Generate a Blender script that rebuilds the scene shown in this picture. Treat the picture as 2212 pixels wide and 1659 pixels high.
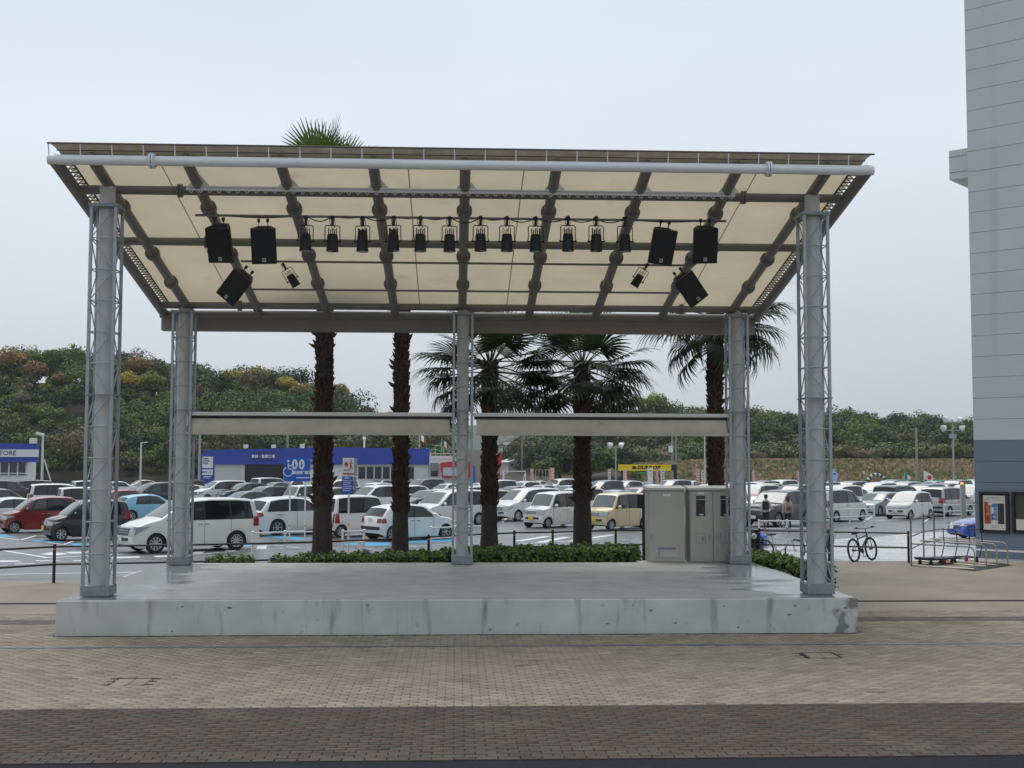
import bpy, math, random
import numpy as np
from mathutils import Vector, Matrix, Euler
R_ = math.radians
sc = bpy.context.scene
for o_ in list(bpy.data.objects): bpy.data.objects.remove(o_)
C = sc.collection
rnd = random.Random(7)
# ---------------------------------------------------------------- camera, sky, sun, exposure
cam_d = bpy.data.cameras.new('camera'); cam = bpy.data.objects.new('camera', cam_d); C.objects.link(cam)
cam_d.sensor_width = 36; cam_d.lens = 36*2647/2212; cam_d.clip_start = .1; cam_d.clip_end = 9000
_yaw, _pitch, _roll = .04605, .06308, .0022
_F = Vector((math.sin(_yaw)*math.cos(_pitch), math.cos(_yaw)*math.cos(_pitch), math.sin(_pitch)))
_R = Vector((math.cos(_yaw), -math.sin(_yaw), 0)); _U = _R.cross(_F)
_R2 = _R*math.cos(_roll)+_U*math.sin(_roll); _U2 = _U*math.cos(_roll)-_R*math.sin(_roll)
cam.matrix_world = Matrix(((_R2.x,_U2.x,-_F.x,0),(_R2.y,_U2.y,-_F.y,0),(_R2.z,_U2.z,-_F.z,3.0),(0,0,0,1)))
sc.camera = cam
SUN_EL, SUN_AZ = R_(64), R_(-28)          # azimuth measured from +Y towards +X
w = bpy.data.worlds.new('World'); sc.world = w; w.use_nodes = True
nt = w.node_tree; N = nt.nodes; L = nt.links; N.clear()
bg = N.new('ShaderNodeBackground'); out = N.new('ShaderNodeOutputWorld'); bg.inputs[1].default_value = .1
sky = N.new('ShaderNodeTexSky'); sky.sky_type = 'NISHITA'; sky.sun_disc = False
sky.sun_elevation = SUN_EL; sky.sun_rotation = SUN_AZ; sky.dust_density = 3; sky.air_density = 1.2
tc = N.new('ShaderNodeTexCoord'); sep = N.new('ShaderNodeSeparateXYZ'); L.new(tc.outputs['Generated'], sep.inputs[0])
rp = N.new('ShaderNodeValToRGB'); e = rp.color_ramp.elements
e[0].position = 0; e[0].color = (.565,.60,.65,1); e[1].position = .95; e[1].color = (.70,.74,.79,1)
for p_, c_ in ((.06,(.565,.60,.655)),(.15,(.60,.645,.705)),(.26,(.665,.72,.785)),(.42,(.60,.705,.79))):
    q_ = e.new(p_); q_.color = c_+(1,)
L.new(sep.outputs[2], rp.inputs[0])
ns = N.new('ShaderNodeTexNoise'); ns.inputs['Scale'].default_value = 1.1; ns.inputs['Detail'].default_value = 4; ns.inputs['Roughness'].default_value = .45
mp = N.new('ShaderNodeMapping'); mp.inputs['Scale'].default_value = (1,1,2.6); mp.inputs['Location'].default_value = (.4,.2,.1)
L.new(tc.outputs['Generated'], mp.inputs[0]); L.new(mp.outputs[0], ns.inputs[0])
mr = N.new('ShaderNodeMapRange'); mr.inputs[1].default_value=.3; mr.inputs[2].default_value=.7; mr.inputs[3].default_value=5.6; mr.inputs[4].default_value=7.45
L.new(ns.outputs[0], mr.inputs[0])
vm = N.new('ShaderNodeVectorMath'); vm.operation = 'SCALE'; L.new(rp.outputs[0], vm.inputs[0]); L.new(mr.outputs[0], vm.inputs['Scale'])
mx = N.new('ShaderNodeMix'); mx.data_type = 'RGBA'; mx.inputs[0].default_value = .93
L.new(sky.outputs[0], mx.inputs[6]); L.new(vm.outputs[0], mx.inputs[7]); L.new(mx.outputs[2], bg.inputs[0]); L.new(bg.outputs[0], out.inputs[0])
sun_d = bpy.data.lights.new('sun', 'SUN'); sun = bpy.data.objects.new('sun', sun_d); C.objects.link(sun)
sun_d.energy = 1.15; sun_d.angle = R_(38); sun_d.color = (1,.97,.93)
sd = Vector((math.sin(SUN_AZ)*math.cos(SUN_EL), math.cos(SUN_AZ)*math.cos(SUN_EL), math.sin(SUN_EL)))
sun.rotation_euler = sd.to_track_quat('Z','Y').to_euler(); sun.location = sd*60
sc.render.engine = 'CYCLES'
sc.view_settings.view_transform = 'Standard'; sc.view_settings.look = 'None'; sc.view_settings.gamma = 1; sc.view_settings.exposure = .74
try: sc.view_settings.use_curve_mapping = False
except Exception: pass
# ---------------------------------------------------------------- helpers
class MB:
    """collects shapes; build() links them as ONE mesh object"""
    def __init__(s): s.v=[]; s.f=[]; s.m=[]; s.s=[]
    def add(s, vs, fs, m=0, sm=False):
        b=len(s.v); s.v+= [tuple(p) for p in vs]
        for q in fs: s.f.append([i+b for i in q]); s.m.append(m); s.s.append(sm)
        return s
    def box(s, c, d, rot=None, m=0):
        x,y,z=d[0]/2,d[1]/2,d[2]/2
        vs=[Vector((a*x,b*y,e_*z)) for e_ in(-1,1) for b in(-1,1) for a in(-1,1)]
        if rot is not None:
            M=rot if isinstance(rot,Matrix) else Euler(rot).to_matrix(); vs=[M@v for v in vs]
        vs=[v+Vector(c) for v in vs]
        return s.add(vs,[(0,2,3,1),(4,5,7,6),(0,1,5,4),(2,6,7,3),(0,4,6,2),(1,3,7,5)],m)
    def box2(s, a, b, m=0): return s.box([(a[i]+b[i])/2 for i in range(3)],[abs(b[i]-a[i]) for i in range(3)],None,m)
    def cyl(s, p0, p1, r0, r1=None, n=10, caps=True, m=0, sm=True):
        p0,p1=Vector(p0),Vector(p1); r1=r0 if r1 is None else r1
        d=(p1-p0); d=d.normalized() if d.length>1e-9 else Vector((0,0,1))
        a=d.orthogonal().normalized(); b=d.cross(a); vs=[]
        for p,r in((p0,r0),(p1,r1)):
            for i in range(n):
                t=2*math.pi*(i+.5)/n; vs.append(p+a*(r*math.cos(t))+b*(r*math.sin(t)))
        s.add(vs,[(i,(i+1)%n,n+(i+1)%n,n+i) for i in range(n)],m,sm)
        if caps: s.add(vs,[tuple(range(n-1,-1,-1)),tuple(range(n,2*n))],m)
        return s
    def tube(s, pts, r, n=6, m=0, closed=False):
        pts=[Vector(p) for p in pts]; k=len(pts); rs=r if isinstance(r,(list,tuple)) else [r]*k
        vs=[]; pa=None
        for i,p in enumerate(pts):
            if closed: d=pts[(i+1)%k]-pts[i-1]
            else: d=pts[min(i+1,k-1)]-pts[max(i-1,0)]
            d.normalize()
            a=d.orthogonal() if pa is None else pa-d*pa.dot(d)
            if a.length<1e-6: a=d.orthogonal()
            a.normalize(); pa=a; b=d.cross(a)
            for j in range(n):
                t=2*math.pi*j/n; vs.append(p+a*(rs[i]*math.cos(t))+b*(rs[i]*math.sin(t)))
        fs=[]
        for i in range(k if closed else k-1):
            for j in range(n):
                i2=(i+1)%k; fs.append((i*n+j,i*n+(j+1)%n,i2*n+(j+1)%n,i2*n+j))
        if not closed: fs+= [tuple(range(n-1,-1,-1)),tuple((k-1)*n+j for j in range(n))]
        return s.add(vs,fs,m,True)
    def lathe(s, prof, n=16, axis='z', c=(0,0,0), m=0, sm=True):
        vs=[]
        for r,h in prof:
            for i in range(n):
                t=2*math.pi*i/n; x,y=r*math.cos(t),r*math.sin(t)
                p={'z':(x,y,h),'y':(x,h,y),'x':(h,x,y)}[axis]; vs.append((p[0]+c[0],p[1]+c[1],p[2]+c[2]))
        k=len(prof)
        return s.add(vs,[(i*n+j,i*n+(j+1)%n,(i+1)*n+(j+1)%n,(i+1)*n+j) for i in range(k-1) for j in range(n)],m,sm)
    def ball(s, c, r, nu=10, nv=7, m=0):
        rr=r if isinstance(r,(tuple,list)) else (r,r,r); vs=[];fs=[]
        for j in range(nv+1):
            ph=math.pi*j/nv
            for i in range(nu):
                t=2*math.pi*i/nu; vs.append((c[0]+rr[0]*math.sin(ph)*math.cos(t),c[1]+rr[1]*math.sin(ph)*math.sin(t),c[2]+rr[2]*math.cos(ph)))
        for j in range(nv):
            for i in range(nu): fs.append((j*nu+i,(j+1)*nu+i,(j+1)*nu+(i+1)%nu,j*nu+(i+1)%nu))
        return s.add(vs,fs,m,True)
    def prism(s, poly, f0, f1, m=0):
        """poly: list of params; f0,f1 map a 2-D point to 3-D"""
        n=len(poly); vs=[f0(p) for p in poly]+[f1(p) for p in poly]
        return s.add(vs,[tuple(range(n-1,-1,-1)),tuple(range(n,2*n))]+[(i,(i+1)%n,n+(i+1)%n,n+i) for i in range(n)],m)
    def grid(s, fn, nu, nv, m=0, sm=True):
        vs=[fn(i/nu,j/nv) for i in range(nu+1) for j in range(nv+1)]
        return s.add(vs,[(i*(nv+1)+j,(i+1)*(nv+1)+j,(i+1)*(nv+1)+j+1,i*(nv+1)+j+1) for i in range(nu) for j in range(nv)],m,sm)
    def mesh(s, name, mats):
        me=bpy.data.meshes.new(name); me.from_pydata([tuple(v) for v in s.v],[],s.f)
        for m_ in (mats if isinstance(mats,(list,tuple)) else [mats]): me.materials.append(m_)
        me.polygons.foreach_set('material_index',s.m); me.polygons.foreach_set('use_smooth',s.s)
        me.update()
        if any(s.s):
            try: me.set_sharp_from_angle(angle=R_(38))
            except Exception: pass
        return me
    def build(s, name, mats, parent=None, loc=(0,0,0), rot=(0,0,0)):
        return link(name, s.mesh(name,mats), parent, loc, rot)
def link(name, me, parent=None, loc=(0,0,0), rot=(0,0,0)):
    o=bpy.data.objects.new(name,me); C.objects.link(o); o.parent=parent; o.location=loc; o.rotation_euler=rot
    return o
def tag(o, label=None, cat=None, group=None, kind=None):
    for k,v in (('label',label),('category',cat),('group',group),('kind',kind)):
        if v: o[k]=v
    return o
def thing(name, label, cat, loc=(0,0,0), rz=0, group=None):
    o=bpy.data.objects.new(name,None); C.objects.link(o); o.location=loc; o.rotation_euler=(0,0,rz); o.empty_display_size=.2
    return tag(o,label,cat,group)
def copy_tree(o, parent=None):
    c=o.copy(); C.objects.link(c); c.parent=parent
    for ch in o.children: copy_tree(ch,c)
    return c
def at(x, y, Y=None, z=None):
    """the point of the sight line through photo point (x, y) that lies at depth Y or height z"""
    v=_F+_R2*((x-1106)/2647)-_U2*((y-829.5)/2647)
    t=Y/v.y if Y is not None else (z-3.0)/v.z
    return Vector((v.x*t,v.y*t,3.0+v.z*t))
# ---------------------------------------------------------------- materials
MT={}
def mat(name, col, rough=.6, metal=0., var=.0, vs=3., bump=0., bs=40., coat=0., spec=.5, trans=0., vcol=False, rvar=0., emit=0., dirt=None, coords='Object'):
    if name in MT: return MT[name]
    m=bpy.data.materials.new(name); m.use_nodes=True; t=m.node_tree; n=t.nodes; l=t.links
    b=n['Principled BSDF']; b.inputs['Base Color'].default_value=tuple(col)+(1,)
    b.inputs['Roughness'].default_value=rough; b.inputs['Metallic'].default_value=metal
    b.inputs['Specular IOR Level'].default_value=spec; b.inputs['Coat Weight'].default_value=coat; b.inputs['Coat Roughness'].default_value=.05
    if emit: b.inputs['Emission Color'].default_value=tuple(col)+(1,); b.inputs['Emission Strength'].default_value=emit
    tcn=n.new('ShaderNodeTexCoord') if coords!='Position' else n.new('ShaderNodeNewGeometry'); src=None
    if vcol:
        a=n.new('ShaderNodeVertexColor'); a.layer_name='Col'; src=a.outputs[0]
    if var:
        nz=n.new('ShaderNodeTexNoise'); nz.inputs['Scale'].default_value=vs; nz.inputs['Detail'].default_value=6; nz.inputs['Roughness'].default_value=.62
        l.new(tcn.outputs[coords],nz.inputs[0])
        mm=n.new('ShaderNodeMapRange'); mm.inputs[1].default_value=.3; mm.inputs[2].default_value=.7; mm.inputs[3].default_value=1-var; mm.inputs[4].default_value=1+var
        l.new(nz.outputs[0],mm.inputs[0]); v=n.new('ShaderNodeVectorMath'); v.operation='SCALE'
        if src: l.new(src,v.inputs[0])
        else: v.inputs[0].default_value=col
        l.new(mm.outputs[0],v.inputs['Scale']); src=v.outputs[0]
        if rvar:
            r2=n.new('ShaderNodeMapRange'); r2.inputs[1].default_value=.35; r2.inputs[2].default_value=.65; r2.inputs[3].default_value=rough-rvar; r2.inputs[4].default_value=rough+rvar
            l.new(nz.outputs[0],r2.inputs[0]); l.new(r2.outputs[0],b.inputs['Roughness'])
    if dirt:
        dc,ds,dth,sz=dirt      # colour, scale, threshold, z stretch
        mpn=n.new('ShaderNodeMapping'); mpn.inputs['Scale'].default_value=(ds,ds,ds*sz); l.new(tcn.outputs[coords],mpn.inputs[0])
        nz=n.new('ShaderNodeTexNoise'); nz.inputs['Scale'].default_value=1; nz.inputs['Detail'].default_value=7; l.new(mpn.outputs[0],nz.inputs[0])
        mm=n.new('ShaderNodeMapRange'); mm.inputs[1].default_value=dth; mm.inputs[2].default_value=dth+.18; l.new(nz.outputs[0],mm.inputs[0])
        mi=n.new('ShaderNodeMix'); mi.data_type='RGBA'; l.new(mm.outputs[0],mi.inputs[0])
        if src: l.new(src,mi.inputs[6])
        else: mi.inputs[6].default_value=tuple(col)+(1,)
        mi.inputs[7].default_value=tuple(dc)+(1,); src=mi.outputs[2]
    if src: l.new(src,b.inputs['Base Color'])
    if bump:
        nz=n.new('ShaderNodeTexNoise'); nz.inputs['Scale'].default_value=bs; nz.inputs['Detail'].default_value=5; l.new(tcn.outputs[coords],nz.inputs[0])
        bm=n.new('ShaderNodeBump'); bm.inputs['Strength'].default_value=bump; bm.inputs['Distance'].default_value=.02; l.new(nz.outputs[0],bm.inputs['Height']); l.new(bm.outputs[0],b.inputs['Normal'])
    if trans:
        tr=n.new('ShaderNodeBsdfTranslucent'); 
        if src: l.new(src,tr.inputs[0])
        else: tr.inputs[0].default_value=tuple(col)+(1,)
        ms=n.new('ShaderNodeMixShader'); ms.inputs[0].default_value=trans; l.new(b.outputs[0],ms.inputs[1]); l.new(tr.outputs[0],ms.inputs[2])
        l.new(ms.outputs[0],n['Material Output'].inputs[0])
    MT[name]=m; return m
def set_col(me, cols_per_face):
    """per-face colour attribute 'Col'"""
    a=me.color_attributes.new('Col','FLOAT_COLOR','CORNER')
    lt=np.empty(len(me.polygons),np.int32); me.polygons.foreach_get('loop_total',lt)
    c=np.repeat(np.asarray(cols_per_face,np.float32),lt,axis=0); c=np.hstack([c,np.ones((len(c),1),np.float32)])
    a.data.foreach_set('color',c.ravel())
def np_mesh(name, V, Q, mats, cols=None, mi=None):
    """fast mesh from an (n,3) array and (m,k) faces"""
    V=np.asarray(V,np.float32); Q=np.asarray(Q,np.int32); me=bpy.data.meshes.new(name); k=Q.shape[1]
    me.vertices.add(len(V)); me.vertices.foreach_set('co',V.ravel()); me.loops.add(Q.size); me.loops.foreach_set('vertex_index',Q.ravel())
    me.polygons.add(len(Q)); me.polygons.foreach_set('loop_start',np.arange(0,Q.size,k,dtype=np.int32))
    try: me.polygons.foreach_set('loop_total',np.full(len(Q),k,np.int32))
    except Exception: pass
    for m_ in (mats if isinstance(mats,(list,tuple)) else [mats]): me.materials.append(m_)
    if mi is not None: me.polygons.foreach_set('material_index',np.asarray(mi,np.int32))
    me.update(calc_edges=True); me.validate()
    if cols is not None: set_col(me,cols)
    return me
_tc={}
def text(s, size, m, parent=None, loc=(0,0,0), rot=(R_(90),0,0), bold=0., align='CENTER', shear=0., name='lettering', depth=.004, sx=1.):
    key=(s,size,m.name,bold,align,shear,depth)
    if key not in _tc:
        cu=bpy.data.curves.new('t','FONT'); cu.body=s; cu.size=size; cu.align_x=align; cu.align_y='CENTER'; cu.offset=bold; cu.extrude=depth; cu.shear=shear; cu.resolution_u=3
        ob=bpy.data.objects.new('t',cu); C.objects.link(ob); dg=bpy.context.evaluated_depsgraph_get()
        me=bpy.data.meshes.new_from_object(ob.evaluated_get(dg)); bpy.data.objects.remove(ob); bpy.data.curves.remove(cu)
        me.materials.clear(); me.materials.append(m); me.name=name; _tc[key]=me
    o=link(name,_tc[key],parent,loc,rot); o.scale=(sx,1,1); return o
# ---------------------------------------------------------------- ground
def lotz(y): return -.15-.006*(min(max(y,40),110)-40)
RL=([-400,-130,-88,-70,-53,-35,-26,-18,-12,-4,6],[19.2,19.2,18.8,17.8,16.1,14.1,12.4,8.6,5.8,3.0,0])
RR=([12,18,26,42,74,110,133,170,230],[0,2.0,4.5,7.6,7.0,5.6,3.6,3.0,0])
def sm(t): t=min(1,max(0,t)); return t*t*(3-2*t)
def hill_left(x, y):      # wooded ridge behind the left half, dropping towards the middle
    return (float(np.interp(x,*RL))+.7*math.sin(x*.16))*sm((y-168)/70) if x<6 else 0
def hill_right(x, y):     # lower wooded ridge on the right with a grassy bank at its foot
    r=float(np.interp(x,*RR))+.5*math.sin(x*.12+1)
    return max(0,r)*sm((y-232)/85)*sm((x-10)/8)+3.0*min(1,max(0,(y-178)/26))*(1/(1+math.exp(-(x-26)/6)))
def gz(x, y):
    if y < 34: z = -.02
    elif y < 40: z = -.02-.13*(y-34)/6
    else: z = lotz(y)
    return z + (hill_left(x,y)+hill_right(x,y) if y>165 else 0)+(9*sm((y-300)/200) if y>300 else 0)
m_asph = mat('wet_asphalt',(.125,.128,.135),.36,var=.16,vs=.55,bump=.25,bs=55,rvar=.13,spec=.6)
m_grass = mat('dry_bank_soil',(.17,.125,.07),.9,var=.35,vs=.4)
m_under = mat('woodland_floor',(.045,.04,.025),.95,var=.3,vs=.2)
b=MB()
xs=[-900,-500,-300,-200,-150]+list(range(-120,221,6))+[260,330,450,650,900]
ys=[-60,-20,0,10,20,30,34,36,38,41,46,60,80,100,120,140,155,165]+list(range(170,330,6))+[345,380,450,600,900]
b.grid(lambda u,v:(xs[round(u*(len(xs)-1))],ys[round(v*(len(ys)-1))],gz(xs[round(u*(len(xs)-1))],ys[round(v*(len(ys)-1))])-(.12 if ys[round(v*(len(ys)-1))]<36 else 0)),len(xs)-1,len(ys)-1)
nyq=len(ys)-1
for k in range(len(b.f)):
    yy=ys[k%nyq]; xx=xs[k//nyq]
    if yy>=165: b.m[k]=2
    if yy>=165 and (xx>30) and yy<232: b.m[k]=1
b.build('parking_lot_ground',[m_asph,m_grass,m_under])['kind']='structure'
# far plain and the mountains behind it
far=MB(); m_far=mat('far_hillside',(.05,.065,.05),.95,var=.3,vs=.01)
far.grid(lambda u,v:(-2600+5200*u, 890+v*2600, 7),8,4)
far.build('far_plain',m_far)['kind']='structure'
def mtn(x0,x1,y,h,seed,name):
    r=random.Random(seed); ph=[r.uniform(0,6) for _ in range(6)]; mb=MB()
    def f(u,v):
        x=x0+(x1-x0)*u; prof=math.sin(math.pi*u)**.7*(1+.16*math.sin(7*u+ph[0])+.09*math.sin(17*u+ph[1])+.04*math.sin(41*u+ph[2])+.02*math.sin(97*u+ph[3]))
        return (x, y+(v-1)*500, -3+h*prof*v)
    mb.grid(f,90,8); o=mb.build(name,m_far); o['kind']='structure'
mtn(-420,520,1500,66,3,'far_mountain'); mtn(-1500,300,2300,70,5,'far_mountain')
# plaza slab: nearest strip of asphalt, paving, joints
m_bed = mat('joint_sand',(.022,.020,.017),.9,var=.2,vs=8)
m_pvc = mat('paver_concrete',(.3,.27,.22),.85,spec=.25,vcol=True,var=.15,vs=1.6,bump=.35,bs=160,coords='Position',dirt=((.15,.13,.105),.55,.60,1))
pl=MB(); pl.box2((-60,12.57,-.5),(60,24.605,-.012)); plaza=pl.build('plaza_paving',m_bed); plaza['kind']='structure'
st=MB(); st.box2((-60,-10,-.5),(60,12.56,-.012)); st.build('asphalt_strip',mat('dark_asphalt',(.022,.024,.03),.9,spec=.12,var=.25,vs=25,bump=.6,bs=120,dirt=((.12,.12,.13),6,.70,1)))['kind']='structure'
PW,PH=.225,.1125
def pcol(x,y,r):
    v=r.uniform(.85,1.12)*(r.choice((.72,.8,1.2)) if r.random()<.035 else 1); big=.5+.5*math.sin(x*.9+1.3*math.sin(y*.8))*math.sin(y*.7+x*.3)
    if y<15.29: c=(.092,.071,.060) if r.random()<.6 else (.078,.069,.061)
    elif 23.05<y<23.75: c=(.15,.135,.12)
    else: c=(.292+.016*big,.260+.004*big,.207)
    if 20.13<y<20.25: c=(.17,.18,.19)
    return [q*v for q in c]
tiles=[]; row=0; y=12.57
while y<24.5:
    off=PW/2*(row%2); hw=2+y*.50
    k=math.ceil((-hw-off)/PW)
    while k*PW+off<hw+.4:
        cx=k*PW+off+PW/2; cy=y+PH/2
        if not(cy>21.5 and -6.9<cx<7.2): tiles.append((cx,cy))
        k+=1
    y+=PH; row+=1
covers=[(at(284,1472,z=0).x,at(284,1472,z=0).y,.27),(at(1774,1415,z=0).x,at(1774,1415,z=0).y,.27)]
tiles=[t for t in tiles if not any(abs(t[0]-c[0])<c[2]+.06 and abs(t[1]-c[1])<c[2]+.02 for c in covers)]
tiles.sort(key=lambda t:t[1]+abs(t[0]-.6)*.02)
pb=MB(); hx,hy=PW/2-.0065,PH/2-.0035
def paver_mesh(col):
    q=MB(); q.add([(-hx,-hy,-.02),(hx,-hy,-.02),(hx,hy,-.02),(-hx,hy,-.02),(-hx,-hy,-.003),(hx,-hy,-.003),(hx,hy,-.003),(-hx,hy,-.003),(-hx+.006,-hy+.006,0),(hx-.006,-hy+.006,0),(hx-.006,hy-.006,0),(-hx+.006,hy-.006,0)],
      [(0,1,5,4),(1,2,6,5),(2,3,7,6),(3,0,4,7),(4,5,9,8),(5,6,10,9),(6,7,11,10),(7,4,8,11),(8,9,10,11)])
    me=q.mesh('paver',m_pvc); set_col(me,[col]*9); return me
rp_=random.Random(3); pm=[paver_mesh(pcol(0,13,rp_)) for _ in range(14)]
for cx,cy in tiles[:300]:
    link('paver',rp_.choice(pm),plaza,(cx,cy,rp_.uniform(-.002,.003)),(rp_.uniform(-.008,.008),rp_.uniform(-.006,.006),0))
rest=np.array(tiles[300:]); nR=len(rest)
base=np.array([(-hx,-hy,-.02),(hx,-hy,-.02),(hx,hy,-.02),(-hx,hy,-.02),(-hx+.003,-hy+.003,0),(hx-.003,-hy+.003,0),(hx-.003,hy-.003,0),(-hx+.003,hy-.003,0)])
V=np.repeat(base[None],nR,0).copy(); V[:,:,0]+=rest[:,0:1]; V[:,:,1]+=rest[:,1:2]
rg=np.random.default_rng(4); tx=rg.uniform(-.012,.012,nR); ty=rg.uniform(-.014,.014,nR); V[:,:,2]+=base[None,:,0]*tx[:,None]+base[None,:,1]*ty[:,None]+rg.uniform(-.0025,.0025,(nR,1))
Qf=np.array([(0,1,5,4),(1,2,6,5),(2,3,7,6),(3,0,4,7),(4,5,6,7)])
Q=(Qf[None]+8*np.arange(nR)[:,None,None]).reshape(-1,4)
cl=np.repeat(np.array([pcol(a,c_,rp_) for a,c_ in rest]),5,axis=0)
o=link('paver_field',np_mesh('paver_field',V.reshape(-1,3),Q,m_pvc,cl),plaza); o['kind']='stuff'
# square covers let into the paving, slot drains
m_frame=mat('cover_frame',(.07,.065,.06),.6,.4); m_slot=mat('drain_slot',(.012,.012,.014),.95,spec=.1)
for cx,cy,h in covers:
    q=MB()
    for s_ in(-1,1): q.box((s_*h*.96,0,-.012),(.022,2*h,.024)); q.box((0,s_*h*.96,-.012),(2*h*.94,.022,.024))
    f_=q.build('manhole_cover',m_frame,None,(cx,cy,0)); tag(f_,'square steel framed cover filled with pavers, '+('left of the middle of the paving' if cx<0 else 'right, near the stage corner'),'manhole cover','covers in the paving')
    r_=-.225
    while r_<.2:
        c_=-.225
        while c_<.2:
            link('paver',paver_mesh(pcol(cx,18,rp_)),f_,(c_+PW/2,r_+PH/2,-.002)); c_+=PW
        r_+=PH
q=MB(); q.box2((-16,20.145,-.03),(8.1,20.235,.004)); q.build('slot_drain',mat('slot_drain',(.085,.105,.125),.35,.3,var=.3,vs=6))['kind']='structure'
q=MB(); q.box2((-40,26.25,-.2),(-7.24,26.45,.006)); q.box2((7.54,26.25,-.2),(40,26.45,.006)); q.build('drain_channel',m_slot)['kind']='structure'
# paving farther back: brick pattern in the material only
def brick_mat(name,c1,c2):
    m=bpy.data.materials.new(name); m.use_nodes=True; t=m.node_tree; n=t.nodes; l=t.links; bs=n['Principled BSDF']
    tcn=n.new('ShaderNodeTexCoord'); br=n.new('ShaderNodeTexBrick'); l.new(tcn.outputs['Object'],br.inputs[0])
    br.inputs['Scale'].default_value=1; br.inputs['Brick Width'].default_value=PW; br.inputs['Row Height'].default_value=PH; br.inputs['Mortar Size'].default_value=.004
    br.inputs['Color1'].default_value=c1+(1,); br.inputs['Color2'].default_value=c2+(1,); br.inputs['Mortar'].default_value=(.12,.1,.08,1)
    nz=n.new('ShaderNodeTexNoise'); nz.inputs['Scale'].default_value=.5; nz.inputs['Detail'].default_value=6; l.new(tcn.outputs['Object'],nz.inputs[0])
    mm=n.new('ShaderNodeMapRange'); mm.inputs[1].default_value=.3; mm.inputs[2].default_value=.7; mm.inputs[3].default_value=.82; mm.inputs[4].default_value=1.12; l.new(nz.outputs[0],mm.inputs[0])
    v=n.new('ShaderNodeVectorMath'); v.operation='SCALE'; l.new(br.outputs[0],v.inputs[0]); l.new(mm.outputs[0],v.inputs['Scale']); l.new(v.outputs[0],bs.inputs['Base Color']); bs.inputs['Roughness'].default_value=.75; bs.inputs['Specular IOR Level'].default_value=.3
    return m
m_pav=brick_mat('paving_far',(.245,.217,.174),(.27,.238,.19)); m_pavn=brick_mat('paving_pale',(.295,.262,.207),(.32,.283,.222)); m_pavd=brick_mat('paving_dark',(.092,.071,.060),(.078,.069,.061))
q=MB()
q.add([(-60,24.61,0),(60,24.61,0),(60,26.25,0),(-60,26.25,0)],[(0,1,2,3)])
q.add([(-60,26.45,0),(-60,31.35,0),(-6,31.35,0),(-6,26.45,0)],[(3,2,1,0)])
q.add([(6,26.45,0),(60,26.45,0),(60,37,0),(10.5,37,0),(6,33,0)],[(0,1,2,3,4)])
q.add([(-60,31.35,0),(-6,31.35,0),(-6,31.35,-.2),(-60,31.35,-.2)],[(3,2,1,0)])
q.add([(60,37,0),(10.5,37,0),(10.5,37,-.3),(60,37,-.3)],[(3,2,1,0)])
for sg in(-1,1):
    for ya,yb,mi_ in((12.57,15.27,2),(15.27,24.605,1)):
        a_,b_=2.35+ya*.5,2.35+yb*.5; c4=[(sg*a_,ya,-.002),(sg*60,ya,-.002),(sg*60,yb,-.002),(sg*b_,yb,-.002)]; q.add(c4,[(0,1,2,3) if sg>0 else (3,2,1,0)],mi_)
q.build('rear_paving',[m_pav,m_pavn,m_pavd])['kind']='structure'
# ---------------------------------------------------------------- concrete stage
m_conc=mat('stage_concrete',(.52,.52,.505),.8,var=.15,spec=.3,vs=.9,bump=.2,bs=30,dirt=((.25,.25,.235),4.2,.575,.16))
m_chip=mat('stained_concrete',(.19,.19,.18),.9,var=.3,vs=7)
t=m_conc.node_tree; n=t.nodes; l=t.links; pb=n['Principled BSDF']; old=pb.inputs['Base Color'].links[0].from_socket
tcn=n.new('ShaderNodeTexCoord'); sp=n.new('ShaderNodeSeparateXYZ'); l.new(tcn.outputs['Object'],sp.inputs[0]); nz=n.new('ShaderNodeTexNoise'); nz.inputs['Scale'].default_value=3.4; nz.inputs['Detail'].default_value=6; l.new(tcn.outputs['Object'],nz.inputs[0])
a1=n.new('ShaderNodeMapRange'); a1.inputs[1].default_value=5.7; a1.inputs[2].default_value=7.0; a1.inputs[4].default_value=.22; l.new(sp.outputs[0],a1.inputs[0])      # mossy weathering of the right-hand end
a2=n.new('ShaderNodeMath'); a2.operation='ADD'; l.new(a1.outputs[0],a2.inputs[0]); l.new(nz.outputs[0],a2.inputs[1]); a3=n.new('ShaderNodeMapRange'); a3.inputs[1].default_value=.66; a3.inputs[2].default_value=.76; a3.inputs[4].default_value=.75; l.new(a2.outputs[0],a3.inputs[0])
mi=n.new('ShaderNodeMix'); mi.data_type='RGBA'; l.new(a3.outputs[0],mi.inputs[0]); l.new(old,mi.inputs[6]); mi.inputs[7].default_value=(.12,.125,.105,1); l.new(mi.outputs[2],pb.inputs['Base Color'])
stage=thing('concrete_stage','low grey concrete stage under the canopy, streaked front face','stage',(.145,21.52,0))
q=MB(); X0,X1,Y1,ZS=-6.965,6.965,7.7,.606; c_=.02
q.add([(X0,0,0),(X1,0,0),(X1,0,ZS-c_),(X0,0,ZS-c_),(X0+c_,c_,ZS),(X1-c_,c_,ZS),(X1,Y1,ZS-c_),(X0,Y1,ZS-c_),(X0+c_,Y1,ZS),(X1-c_,Y1,ZS),(X0,Y1,0),(X1,Y1,0)],
 [(0,1,2,3),(3,2,5,4),(1,11,6,2),(2,6,9,5),(10,0,3,7),(7,3,4,8),(4,5,9,8),(10,7,6,11),(7,8,9,6)])
q.build('platform',m_conc,stage)
m_deck=bpy.data.materials.new('deck_wet'); m_deck.use_nodes=True; t=m_deck.node_tree; n=t.nodes; l=t.links; bs=n['Principled BSDF']
tcn=n.new('ShaderNodeTexCoord'); sp=n.new('ShaderNodeSeparateXYZ'); l.new(tcn.outputs['Object'],sp.inputs[0])
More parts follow.
